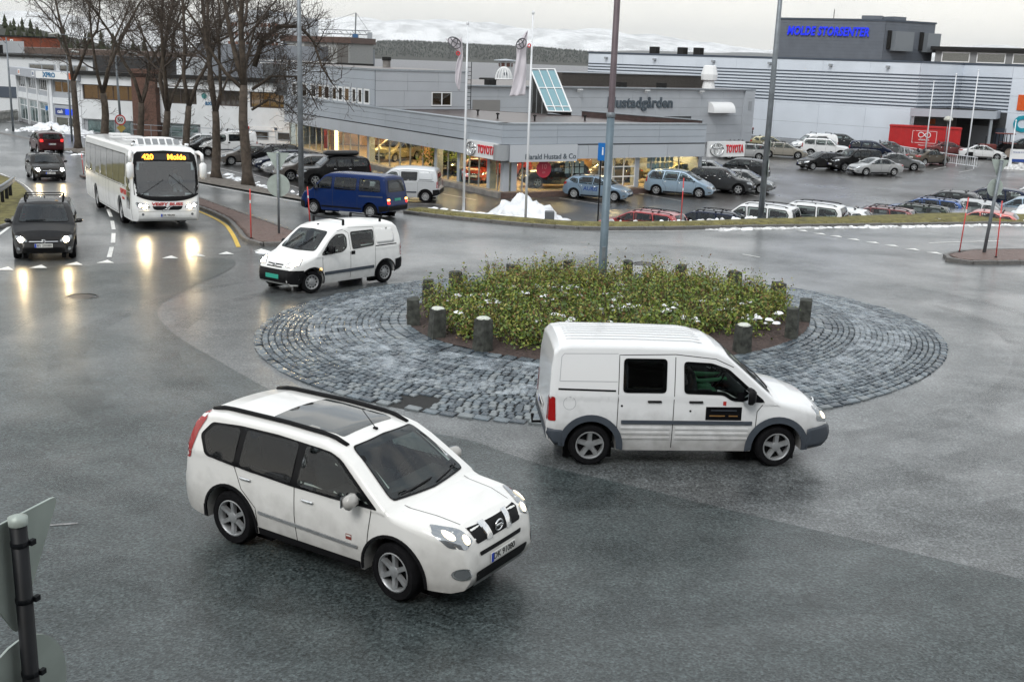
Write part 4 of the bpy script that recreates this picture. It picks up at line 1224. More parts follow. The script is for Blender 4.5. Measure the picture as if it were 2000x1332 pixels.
def connect(name='white_van'):
 sp = dict(xf=2.39, xr=-2.14, hw=.90, axles=(-1.456, 1.456), wr=.325, arch=.40, mid=.2, lin=(-2.05, 1.35), dash=1.12, nx=120,
  top=[(-2.14, .6), (-2.137, .72), (-2.12, .80), (-2.11, 1.0), (-2.09, 1.55), (-2.05, 1.82), (-1.97, 1.91), (-1.8, 1.94), (-.8, 1.945), (.1, 1.93), (.45, 1.875), (.62, 1.79), (1.36, 1.16), (1.46, 1.12), (1.80, 1.06), (2.08, .97), (2.23, .86), (2.31, .74), (2.37, .62), (2.39, .55)],
  bot=[(-2.14, .5), (-2.12, .42), (-2.0, .33), (-1, .25), (1, .25), (1.85, .27), (2.24, .29), (2.34, .36), (2.39, .46)],
  belt=[(-2.3, 1.08), (0, 1.06), (1.3, 1.0), (2.3, .95)], tumble=(.12, .07), wide=.70,
  crown=[(-2.3, .04), (0, .05), (.6, .06), (1.4, .05), (2.39, .05)], rt=[(-2.3, .05), (-2.0, .09), (.2, .09), (.8, .06), (1.4, .08), (1.8, .12), (2.39, .1)],
  planf=(1.55, .36, 2.5), planr=(-1.95, .08, 2.2))
 v = Vehicle(name, sp, 1.25)
 F_ = [(1.26, 1.10), (1.08, 1.10), (.72, 1.13), (.60, 1.18), (.58, 1.18), (-.04, 1.185), (-.06, 1.64), (.40, 1.62), (.66, 1.54), (.98, 1.28)]
 Rr = [(-.34, 1.19), (-.98, 1.19), (-.98, 1.68), (-.34, 1.68)]
 for pr in 'LR':
  v.window('side_window', [(.56, 1.17), (-.04, 1.185), (-.06, 1.645), (.36, 1.625), (.62, 1.54), (1.0, 1.22), (1.20, 1.06), (.70, 1.08)], pr, M_GLASS, .05)
  v.window('side_window', Rr, pr, M_GLASS, .05, .05)
  # mirror triangle in black
  v.patch('mirror_panel', [(1.21, 1.055), (.78, 1.075), (.78, 1.20), (.98, 1.20)], pr, M_FRIT, off=.016)
 v.window('windscreen', [(-.74, 1.20), (0, 1.18), (.74, 1.20), (.66, 1.72), (0, 1.75), (-.66, 1.72)], 'F', M_WSHIELD, .06, .05)
 v.finish_body(paint('van_white', (.72, .73, .74), dirt=.7))
 v.interior(rows=(.45,)); v.wheels(.215, 'five', .205, steer=.10)
 v.headlights([(.50, .70), (.66, .68), (.80, .74), (.78, .93), (.68, .95), (.55, .82)], True, ((.69, .80, .055),), lm=M_LAMPN)
 MB()
 v.patch('grille', round_poly([(-.44, .70), (.44, .70), (.42, .80), (-.42, .80)], .02), 'F', M_BLACKPL, off=.006)
 emblem(v, .83, .06)
 # unpainted bumpers wrap round to the arches
 for pr in 'LR':
  v.patch('front_bumper', [(1.92, .31), (2.22, .31), (2.34, .40), (2.375, .60), (2.25, .655), (1.92, .62)], pr, M_GREYPL, off=.012, thick=.012)
  v.patch('rear_bumper', [(-1.89, .34), (-1.90, .58), (-2.105, .60), (-2.13, .52), (-2.11, .40), (-2.0, .345)], pr, M_GREYPL, off=.012, thick=.012)
 v.patch('front_bumper', [(-.70, .38), (.70, .38), (.72, .62), (-.72, .62)], 'F', M_GREYPL, off=.012)
 v.patch('rear_bumper', [(-.85, .42), (.85, .42), (.85, .60), (-.85, .60)], 'B', M_GREYPL, off=.012)
 v.plate('F', .48, 'DJ 41927'); v.plate('B', .75, 'DJ 41927')
 v.taillights([(.72, .72), (.84, .72), (.84, 1.10), (.74, 1.10)], False, sidepoly=[(-2.115, .72), (-2.0, .72), (-2.02, 1.10), (-2.10, 1.10)])
 v.arch_trim(.10, M_GREYPL, .014)
 v.mirror(.96, 1.12, m=M_BLACKPL, size=(.15, .2, .25)); v.handle(-.02 + .16, 1.045, M_BLACKPL, .22); v.handle(-.50, 1.045, M_BLACKPL, .22)
 for pr in 'LR':
  v.ribbon([(-1.0, .72), (1.03, .72)], pr, .055, M_GREYPL, off=.014, name='door_moulding', thick=.016)
  v.ribbon([(-.20, .30), (-.20, 1.72)], pr); v.ribbon([(1.08, .34), (1.1, .9), (1.2, 1.04)], pr); v.ribbon([(-1.06, .34), (-1.06, 1.74), (-.2, 1.76), (.42, 1.70), (.7, 1.58)], pr)
  v.ribbon([(-1.98, 1.22), (-1.10, 1.20)], pr, .028, M_BLACKPL, off=.004, name='slide_rail')
  v.ribbon([(-1.96, 1.34), (-1.08, 1.34)], pr, .012, mat('soft_crease', (.4, .41, .43), .5)); v.ribbon([(-1.96, 1.34), (-1.94, 1.70), (-1.90, 1.75), (-1.08, 1.76)], pr, .010, MATS['soft_crease'])
  for z in (.62, .54, .46): v.ribbon([(-1.0, z), (-.24, z)], pr, .03, MATS['van_white'], off=.004, name='body_rib', thick=.016); v.ribbon([(-.16, z), (.98, z)], pr, .03, MATS['van_white'], off=.004, name='body_rib', thick=.016)
  for (x, z) in ((.06, .90), (-1.0, .97)):
   v.patch('lock', [(x + .018 * math.cos(k), z + .018 * math.sin(k)) for k in np.linspace(0, 5.6, 8)], pr, M_BLACKPL, off=.005)
  c = [(-1.80 + .095 * math.cos(2 * math.pi * k / 20), 1.0 + .10 * math.sin(2 * math.pi * k / 20)) for k in range(20)]
  if pr == 'R':
   v.ribbon(c, pr, .008, mat('soft_crease', (.4, .41, .43), .5), closed=True, name='fuel_flap')
   sg_ = v.patch('sign_panel', [(.30, .76), (.86, .76), (.86, .97), (.30, .97)], pr, M_FRIT, off=.005)
   v.ribbon([(.38, .915), (.78, .915)], pr, .014, M_GREYPL, off=.008, name='sign_line', parent=sg_); v.ribbon([(.36, .83), (.60, .83)], pr, .016, mat('sign_gold', (.24, .13, .04), .5), off=.008, name='sign_line', parent=sg_); v.ribbon([(.66, .83), (.80, .83)], pr, .016, MATS['sign_gold'], off=.008, name='sign_line', parent=sg_)
   v.patch('crest', [(.56, 1.0), (.61, .99), (.61, 1.06), (.56, 1.06)], pr, M_REDINK, off=.005)
 for y in (-.5, -.36, -.22, -.08, .06, .20, .34, .48):
  v.ribbon([(-1.85, y), (.25, y)], 'T', .055, MATS['van_white'], off=.010, name='roof_rib', thick=.012)
 v.patch('cowl', [(-.70, 1.145), (.70, 1.145), (.74, 1.20), (-.74, 1.20)], 'F', M_BLACKPL, off=.01)
 v.wipers([((-.60, 1.19), (.0, 1.25)), ((.05, 1.19), (.62, 1.25))])
 b = MB(); b.tube([(-2.12, 0, .42), (-2.27, 0, .42), (-2.27, 0, .50)], .022, 8); b.lathe([(0, .56), (.025, .55), (.028, .53), (.02, .50)], 12, mat=Matrix.Translation((-2.27, 0, 0))); b.build('tow_ball', M_BLACKPL, v.root, smooth=True)
 return v

def partner(name='white_van', wpaint=None, bars=True, plate_m=None, scale=1.0, lit=True, black=True, cutw=True):
 k = scale
 def S(t): return [(a * k, b * k) for a, b in t]
 sp = dict(xf=2.03 * k, xr=-2.08 * k, hw=.86 * k, axles=(-1.345 * k, 1.345 * k), wr=.305 * k, arch=.375 * k, mid=.2, lin=(-1.98 * k, 1.15 * k), dash=.95 * k, nx=100,
  top=S([(-2.08, .62), (-2.075, .74), (-2.02, .80), (-1.99, 1.0), (-1.93, 1.45), (-1.86, 1.66), (-1.76, 1.74), (-1.2, 1.79), (-.3, 1.80), (.25, 1.755), (.45, 1.69), (.58, 1.61), (1.22, 1.08), (1.34, 1.04), (1.62, .96), (1.85, .83), (1.95, .72), (2.01, .6), (2.03, .5)]),
  bot=S([(-2.08, .5), (-2.06, .42), (-1.9, .32), (-1, .23), (1, .23), (1.7, .22), (1.92, .23), (2.0, .32), (2.03, .42)]),
  belt=S([(-2.1, 1.02), (0, .98), (1.3, .94), (2.1, .9)]), tumble=(.16, .10), wide=.66,
  crown=[(-2.1, .05), (.5, .06), (1.3, .05), (2.03, .05)], rt=[(-2.1, .06), (-1.9, .13), (.2, .13), (.8, .06), (1.25, .08), (1.7, .12), (2.03, .1)],
  planf=(1.2 * k, .36, 2.4), planr=(-1.85 * k, .12, 2.2))
 v = Vehicle(name, sp, 1.0)
 for pr in 'LR':
  v.window('side_window', S([(1.05, 1.0), (.30, 1.04), (.14, 1.14), (.12, 1.40), (.20, 1.50), (.46, 1.50), (.70, 1.36)]), pr, M_GLASS, .07)
  v.window('side_window', S([(-.08, 1.08), (-.88, 1.12), (-.90, 1.54), (-.06, 1.53)]), pr, M_GLASS if cutw else M_PRIV, .05)
 v.window('windscreen', S([(-.68, 1.11), (0, 1.09), (.68, 1.11), (.57, 1.56), (0, 1.59), (-.57, 1.56)]), 'F', M_WSHIELD, .06, .045)
 v.window('rear_window', S([(-.56, 1.10), (.56, 1.10), (.50, 1.48), (-.50, 1.48)]), 'B', M_PRIV, .05)
 v.finish_body(wpaint or paint('partner_white', (.78, .78, .77), dirt=.4))
 v.interior(rows=(.30,)); v.wheels(.19 * k, 'steel', .185, steer=-.25 if lit else 0)
 v.headlights(S([(.38, .72), (.60, .70), (.76, .76), (.74, .92), (.62, .90), (.44, .80)]), lit, ((.60 * k, .79 * k, .06),))
 if lit:
  for sg in (1, -1): v.patch('headlight_glow', S([(sg * .40, .73), (sg * .60, .715), (sg * .74, .77), (sg * .73, .90), (sg * .62, .885)]), 'F', M_DRL, off=.012)
 for z in (.70, .76): v.ribbon(S([(-.30, z), (.30, z)]), 'F', .028, M_BLACKPL, off=.007, name='grille_slot')
 emblem(v, .735 * k, .06)
 bm = M_BLACKPL if black else M_GREYPL
 v.patch('front_bumper', S([(-.78, .30), (.78, .30), (.80, .64), (-.80, .64)]), 'F', bm, off=.012)
 for pr in 'LR':
  v.patch('front_bumper', S([(1.75, .26), (1.95, .28), (2.02, .46), (2.0, .60), (1.88, .64), (1.74, .60)]), pr, bm, off=.012)
  v.patch('rear_bumper', S([(-1.74, .32), (-1.72, .66), (-2.03, .70), (-2.07, .56), (-2.03, .42)]), pr, bm, off=.012)
  v.ribbon(S([(-.88, .52), (.95, .50)]), pr, .085, M_GREYPL, off=.012, name='door_moulding', thick=.014)
  v.ribbon(S([(.0, .30), (0, 1.0), (.02, 1.52), (.2, 1.62), (.5, 1.58)]), pr); v.ribbon(S([(1.0, .4), (1.02, .95)]), pr); v.ribbon(S([(-.94, .30), (-.94, 1.62), (0, 1.66)]), pr, .010)
  v.ribbon(S([(-1.78, 1.10), (-.96, 1.09)]), pr, .03, M_BLACKPL, off=.004, name='slide_rail')
  v.patch('body_panel', round_poly(S([(-.99, 1.15), (-1.70, 1.15), (-1.66, 1.56), (-1.0, 1.58)]), .08), pr, wpaint or MATS['partner_white'], off=.008, thick=.006)
  v.patch('door_handle', S([(-.02, .93), (-.16, .93), (-.16, 1.03), (-.02, 1.03)]), pr, M_BLACKPL, off=.012)
  if lit: v.patch('side_indicator', S([(1.06, .60), (1.14, .60), (1.14, .65), (1.06, .65)]), pr, M_AMBERON, off=.01)
 v.patch('rear_bumper', S([(-.78, .44), (.78, .44), (.78, .68), (-.78, .68)]), 'B', bm, off=.012)
 v.plate('F', .45 * k, '', plate_m or M_PLATEG, blue=False); v.plate('B', .80 * k, '', plate_m or M_PLATEG, blue=False)
 v.taillights(S([(.66, .74), (.80, .74), (.78, 1.12), (.66, 1.12)]), False, sidepoly=S([(-2.02, .76), (-1.92, .76), (-1.92, 1.10), (-1.98, 1.10)]))
 v.mirror(.82 * k, 1.08 * k, size=(.13, .19, .22))
 if bars: v.crossbars((.05 * k, -1.35 * k), .60 * k)
 v.wipers([((-.5, 1.12), (-.15, 1.45)), ((.05, 1.12), (.35, 1.42))] if lit else [((-.55, 1.12), (0, 1.14))]); v.antenna(.42 * k, 0, .05, 0)
 v.arch_trim(.03, M_BLACKPL, .005)
 return v

def transporter(name='blue_minibus'):
 sp = dict(xf=2.30, xr=-2.36, hw=.92, axles=(-1.46, 1.46), wr=.325, arch=.40, mid=.5, lin=(-2.3, 1.6), dash=1.42, nx=90,
  top=[(-2.36, .6), (-2.35, .72), (-2.32, .80), (-2.28, 1.1), (-2.20, 1.55), (-2.12, 1.80), (-2.02, 1.885), (-1.7, 1.92), (.3, 1.935), (.72, 1.90), (.92, 1.82), (1.55, 1.20), (1.68, 1.14), (2.0, 1.05), (2.16, .92), (2.24, .76), (2.29, .6), (2.30, .52)],
  bot=[(-2.36, .5), (-2.34, .40), (-2.2, .32), (-1, .25), (1, .25), (1.9, .26), (2.2, .3), (2.28, .4), (2.3, .46)],
  belt=[(-2.4, 1.16), (0, 1.14), (1.4, 1.12), (2.3, 1.0)], tumble=(.17, .08), wide=.75,
  crown=[(-2.4, .05), (2.3, .05)], rt=[(-2.4, .06), (-2.1, .14), (.4, .14), (1.1, .07), (1.7, .1), (2.3, .1)],
  planf=(1.5, .30, 2.6), planr=(-2.1, .10, 2.2))
 v = Vehicle(name, sp, .9)
 for pr in 'LR':
  v.window('side_window', [(1.36, 1.20), (.52, 1.20), (.52, 1.70), (.82, 1.70), (1.0, 1.60)], pr, M_GLASS, .06)
  v.window('side_window', [(.36, 1.20), (-.74, 1.20), (-.74, 1.70), (.36, 1.70)], pr, M_GLASS, .07)
  v.window('side_window', [(-.90, 1.20), (-1.98, 1.20), (-1.90, 1.68), (-.90, 1.70)], pr, M_GLASS, .07)
  v.ribbon([(.44, .3), (.44, 1.78)], pr); v.ribbon([(-.82, .34), (-.82, 1.78)], pr, .01); v.ribbon([(1.3, .5), (1.4, 1.1)], pr)
  v.ribbon([(-2.1, .98), (-.9, .97)], pr, .05, M_GREYPL, off=.008, name='slide_rail')
  v.patch('front_bumper', [(1.9, .28), (2.2, .32), (2.28, .45), (2.27, .58), (2.1, .62), (1.9, .56)], pr, M_BLACKPL, off=.012)
  v.patch('rear_bumper', [(-1.9, .32), (-1.9, .58), (-2.32, .62), (-2.35, .5), (-2.3, .4)], pr, M_BLACKPL, off=.012)
  v.ribbon([(-1.03, .42), (1.03, .42)], pr, .07, M_BLACKPL, off=.008, name='door_moulding')
 v.window('windscreen', [(-.74, 1.22), (.74, 1.22), (.64, 1.74), (-.64, 1.74)], 'F', M_WSHIELD, .06)
 v.window('rear_window', [(-.70, 1.20), (.70, 1.20), (.62, 1.68), (-.62, 1.68)], 'B', M_PRIV, .07)
 v.finish_body(paint('dark_blue_paint', (.004, .018, .085), dirt=.25))
 v.interior(rows=(.85, -.2, -1.2)); v.wheels(.2, 'steel', .195)
 v.headlights([(.42, .74), (.74, .74), (.74, .92), (.42, .92)], True, ((.58, .83, .06),))
 v.patch('rear_bumper', [(-.84, .40), (.84, .40), (.86, .60), (-.86, .60)], 'B', M_BLACKPL, off=.014)
 v.taillights([(.66, .68), (.86, .68), (.86, .82), (.66, .82)], True)
 for sg in (1, -1): v.patch('indicator', [(sg * .66, .825), (sg * .86, .825), (sg * .86, .90), (sg * .66, .90)], 'B', M_AMBERON, off=.008)
 v.plate('B', .86, '', M_PLATEG, blue=False, w=.52); v.mirror(1.28, 1.2, size=(.13, .19, .24))
 v.ribbon([(-.78, .66), (-.78, 1.1), (-.74, 1.75), (.74, 1.75), (.78, 1.1), (.78, .66)], 'B', .012)
 return v

def generic(name, kind, col, lit=False, rails=False, tail=False, rim='five', plate='', priv=False, res=.75, box=False, bars=False, badge=True, lens_on=None):
 """hatch, sedan, estate, mpv, suv, jeep: one loft with different profiles"""
 T = {
 'hatch': dict(xf=2.08, xr=-2.12, hw=.885, wb=2.60, wr=.315, H=1.46,
  top=[(-2.12, .58), (-2.11, .72), (-2.06, .82), (-2.03, .95), (-1.93, 1.12), (-1.60, 1.36), (-1.48, 1.40), (-1.0, 1.45), (-.2, 1.47), (.15, 1.44), (.36, 1.36), (1.10, .97), (1.2, .94), (1.6, .86), (1.88, .76), (1.99, .66), (2.06, .54), (2.08, .46)],
  win=[[(.84, .97), (.30, 1.29), (-.02, 1.355), (-.08, .97)], [(-.17, .97), (-.11, 1.36), (-.80, 1.35), (-1.02, 1.24), (-.98, .99)], [(-1.09, 1.0), (-1.12, 1.23), (-1.46, 1.28), (-1.62, 1.14), (-1.3, 1.01)]],
  ws=[(-.66, 1.00), (.66, 1.00), (.52, 1.355), (-.52, 1.355)], rw=[(-.58, 1.05), (.58, 1.05), (.50, 1.33), (-.50, 1.33)], belt=.95, zs=.2, tl=[(.58, .86), (.82, .84), (.80, 1.03), (.58, 1.02)], tls=[(-2.08, .86), (-1.84, .88), (-1.80, 1.02), (-1.98, 1.03)]),
 'sedan': dict(xf=2.24, xr=-2.30, hw=.88, wb=2.64, wr=.312, H=1.43,
  top=[(-2.30, .56), (-2.29, .74), (-2.25, .88), (-2.18, .96), (-1.68, 1.0), (-1.55, 1.03), (-.98, 1.32), (-.80, 1.37), (-.3, 1.42), (0, 1.42), (.25, 1.38), (.42, 1.32), (1.12, .97), (1.25, .94), (1.75, .86), (2.02, .76), (2.14, .66), (2.22, .54), (2.24, .46)],
  win=[[(.88, .96), (.32, 1.26), (.04, 1.325), (-.04, .955)], [(-.12, .955), (-.05, 1.33), (-.66, 1.315), (-.98, 1.17), (-.98, .98)], [(-1.05, .99), (-1.05, 1.14), (-1.32, 1.01)]],
  ws=[(-.64, 1.0), (.64, 1.0), (.51, 1.325), (-.51, 1.325)], rw=[(-.60, 1.05), (.60, 1.05), (.50, 1.31), (-.50, 1.31)], belt=.94, zs=.2, tl=[(.50, .80), (.82, .78), (.82, .94), (.50, .94)], tls=[(-2.26, .78), (-1.98, .80), (-1.98, .93), (-2.2, .94)]),
 'estate': dict(xf=2.22, xr=-2.36, hw=.88, wb=2.68, wr=.315, H=1.46,
  top=[(-2.36, .56), (-2.35, .74), (-2.30, .84), (-2.26, 1.0), (-2.04, 1.32), (-1.95, 1.38), (-1.5, 1.43), (-.3, 1.46), (0, 1.45), (.25, 1.41), (.42, 1.34), (1.14, .97), (1.25, .94), (1.75, .86), (2.0, .76), (2.12, .66), (2.2, .54), (2.22, .46)],
  win=[[(.88, .97), (.32, 1.28), (.04, 1.345), (-.04, .965)], [(-.12, .965), (-.05, 1.35), (-.90, 1.345), (-1.02, .985)], [(-1.10, .99), (-1.0, 1.34), (-1.72, 1.31), (-2.0, 1.10), (-1.9, 1.01)]],
  ws=[(-.64, 1.0), (.64, 1.0), (.51, 1.345), (-.51, 1.345)], rw=[(-.62, 1.0), (.62, 1.0), (.52, 1.33), (-.52, 1.33)], belt=.95, zs=.2, tl=[(.62, .80), (.82, .78), (.80, 1.10), (.64, 1.08)], tls=[(-2.32, .78), (-2.10, .80), (-2.10, 1.05), (-2.22, 1.05)]),
 'mpv': dict(xf=2.25, xr=-2.28, hw=.91, wb=2.80, wr=.325, H=1.68,
  top=[(-2.28, .58), (-2.27, .74), (-2.22, .84), (-2.18, 1.0), (-2.04, 1.42), (-1.94, 1.56), (-1.8, 1.61), (-1.0, 1.67), (-.1, 1.68), (.3, 1.62), (.5, 1.54), (1.42, 1.06), (1.52, 1.02), (1.85, .90), (2.06, .76), (2.17, .64), (2.23, .54), (2.25, .46)],
  win=[[(1.12, 1.03), (.44, 1.45), (.12, 1.53), (0, 1.03)], [(-.1, 1.03), (0, 1.54), (-.86, 1.545), (-.98, 1.04)], [(-1.07, 1.05), (-.98, 1.54), (-1.72, 1.50), (-1.96, 1.20), (-1.85, 1.07)]],
  ws=[(-.70, 1.11), (.70, 1.11), (.56, 1.54), (-.56, 1.54)], rw=[(-.64, 1.10), (.64, 1.10), (.56, 1.52), (-.56, 1.52)], belt=1.01, zs=.21, tl=[(.66, .86), (.84, .84), (.80, 1.25), (.68, 1.22)], tls=[(-2.24, .86), (-2.06, .86), (-2.02, 1.2), (-2.12, 1.22)]),
 'suv': dict(xf=2.24, xr=-2.30, hw=.91, wb=2.66, wr=.35, H=1.68,
  top=[(-2.30, .62), (-2.29, .78), (-2.24, .88), (-2.20, 1.05), (-2.02, 1.42), (-1.88, 1.56), (-1.7, 1.61), (-1.0, 1.67), (-.2, 1.68), (.15, 1.64), (.34, 1.56), (1.08, 1.12), (1.18, 1.09), (1.68, 1.02), (1.96, .92), (2.1, .80), (2.2, .64), (2.24, .52)],
  win=[[(.90, 1.12), (.32, 1.47), (.02, 1.54), (-.06, 1.10)], [(-.15, 1.10), (-.07, 1.55), (-.92, 1.54), (-1.02, 1.12)], [(-1.10, 1.13), (-1.02, 1.53), (-1.58, 1.48), (-1.86, 1.26), (-1.7, 1.16)]],
  ws=[(-.68, 1.15), (.68, 1.15), (.55, 1.55), (-.55, 1.55)], rw=[(-.62, 1.16), (.62, 1.16), (.54, 1.51), (-.54, 1.51)], belt=1.09, zs=.26, tl=[(.60, .96), (.84, .94), (.82, 1.16), (.62, 1.14)], tls=[(-2.26, .96), (-2.02, .98), (-1.98, 1.14), (-2.14, 1.16)]),
 'jeep': dict(xf=2.28, xr=-2.42, hw=.93, wb=2.79, wr=.38, H=1.86,
  top=[(-2.42, .66), (-2.41, .82), (-2.36, .92), (-2.33, 1.1), (-2.22, 1.55), (-2.13, 1.74), (-2.0, 1.80), (-1.2, 1.85), (-.3, 1.86), (.22, 1.83), (.40, 1.76), (1.0, 1.26), (1.1, 1.22), (1.7, 1.18), (2.02, 1.10), (2.14, .96), (2.23, .76), (2.28, .56)],
  win=[[(.84, 1.24), (.32, 1.66), (.06, 1.70), (-.02, 1.22)], [(-.12, 1.22), (-.06, 1.70), (-.98, 1.70), (-1.02, 1.24)], [(-1.12, 1.24), (-1.08, 1.70), (-1.92, 1.67), (-2.08, 1.45), (-2.0, 1.27)]],
  ws=[(-.70, 1.28), (.70, 1.28), (.58, 1.72), (-.58, 1.72)], rw=[(-.66, 1.24), (.66, 1.24), (.58, 1.68), (-.58, 1.68)], belt=1.2, zs=.30, tl=[(.68, .96), (.87, .94), (.84, 1.34), (.70, 1.32)], tls=[(-2.38, .96), (-2.22, .98), (-2.18, 1.32), (-2.28, 1.34)]),
 }[kind]
 xf, xr, zs, bl = T['xf'], T['xr'], T['zs'], T['belt']
 sp = dict(xf=xf, xr=xr, hw=T['hw'], axles=(-T['wb'] / 2 - .02, T['wb'] / 2 - .02), wr=T['wr'], arch=T['wr'] + .065, mid=-.2, lin=(xr + .3, T['win'][0][0][0] + .25), dash=T['win'][0][0][0] - .05, nx=70,
  top=T['top'], bot=[(xr, .46), (xr + .03, .38), (xr + .2, zs + .08), (-1, zs), (1, zs), (xf - .35, zs), (xf - .08, zs + .06), (xf - .02, zs + .14), (xf, .40)],
  belt=[(xr, bl + .05), (0, bl), (xf, bl - .06)], tumble=(.30, .12) if kind != 'jeep' else (.22, .08), wide=.62,
  crown=[(xr, .05), (xf, .05)], rt=[(xr, .06), (xr + .35, .09), (.1, .09), (.7, .05), (1.2, .07), (1.7, .11), (xf, .1)],
  planf=(1.15, .36, 2.4), planr=(xr + .55, .20, 2.4))
 v = Vehicle(name, sp, res)
 for pr in 'LR':
  P = [round_poly(p, .04) for p in T['win']]
  for i, p in enumerate(T['win']): v.window('side_window', p, pr, M_PRIV if (priv and i) else M_GLASS, .04, .03)
  x0 = T['win'][0][-1][0] - .04; x1 = T['win'][1][-1][0] - .04
  v.ribbon([(x0, zs + .1), (x0, bl), (x0 + .07, T['H'] - .12)], pr, .012); v.ribbon([(T['win'][0][0][0] + .02, zs + .2), (T['win'][0][0][0] + .05, bl)], pr, .012)
  v.ribbon([(x1 + .25, zs + .12), (x1 + .22, .6), (x1, .82), (x1, bl)], pr, .012)
 v.window('windscreen', T['ws'], 'F', M_WSHIELD, .05, .045); v.window('rear_window', T['rw'], 'B', M_PRIV, .05, .045)
 v.finish_body(col); v.body_obj.material_slots[0].link = 'OBJECT'; v.body_obj.material_slots[0].material = col
 v.interior(); v.wheels(T['wr'] * .66, rim, .21)
 fz = interp(sp['top'], xf - .14)
 hl = [(.44, fz - .10), (.62, fz - .13), (.80, fz - .06), (.80, fz + .06), (.68, fz + .05), (.50, fz - .01)]
 v.headlights(hl, lit, ((.62, fz - .05, .075 if lit else .055),))
 v.patch('grille', round_poly([(-.38, fz - .15), (.38, fz - .15), (.44, fz - .045), (-.44, fz - .045)], .02), 'F', M_BLACKPL, off=.006)
 v.ribbon([(-.40, fz - .10), (.40, fz - .10)], 'F', .018, M_CHROME, off=.010, name='grille_bar')
 if badge: emblem(v, fz - .09, .055)
 v.patch('lower_intake', round_poly([(-.48, zs + .11), (.48, zs + .11), (.52, zs + .22), (-.52, zs + .22)], .03), 'F', M_BLACKPL, off=.006)
 for sg in (1, -1):
  v.patch('fog_light', [(sg * .70 + .05 * math.cos(2 * math.pi * k / 10), zs + .17 + .05 * math.sin(2 * math.pi * k / 10)) for k in range(10)], 'F', M_LENS, off=.007)
 v.plate('F', zs + .285, plate, w=.5); v.plate('B', .80 if kind in ('hatch', 'mpv', 'suv', 'jeep', 'estate') else .72, plate, w=.5)
 v.taillights(T['tl'], tail, sidepoly=T['tls'])
 v.mirror(T['win'][0][0][0] - .1, T['win'][0][0][1] + .02, m=col if kind != 'jeep' else M_BLACKPL, size=(.12, .19, .13))
 for ob in [o for o in kids(v.root) if o.name.startswith('wing_mirror')]: ob.material_slots[0].link = 'OBJECT'; ob.material_slots[0].material = col
 v.handle(x0 + .13, bl - .12, M_CHROME if rim != 'steel' else M_BLACKPL, .17); v.handle(x1 + .16, bl - .10, M_CHROME, .17)
 if rails: v.rails(xr + .45, .15, .54 if kind != 'jeep' else .60, h=.05, r=.018)
 if bars: v.crossbars((-.1, -1.0), .56, .11)
 v.low_trim(z=zs + .09); v.antenna(-1.0 if kind in ('hatch', 'suv') else -.6, 0, .18, -.6)
 if kind in ('suv', 'jeep'): v.arch_trim(.03, M_BLACKPL, .006)
 v.wipers([((-.5, T['ws'][0][1] + .01), (.05, T['ws'][0][1] + .03))])
 if box:
  b = MB(); b.box((-.75, 0, T['H'] + .22), (2.1, .82, .28), bev=.11); b.build('roof_box', mat('roof_box_black', (.02, .02, .022), .35), v.root, smooth=True, sharp=60)
  v.crossbars((-.1, -1.4), .6, .07)
 return v

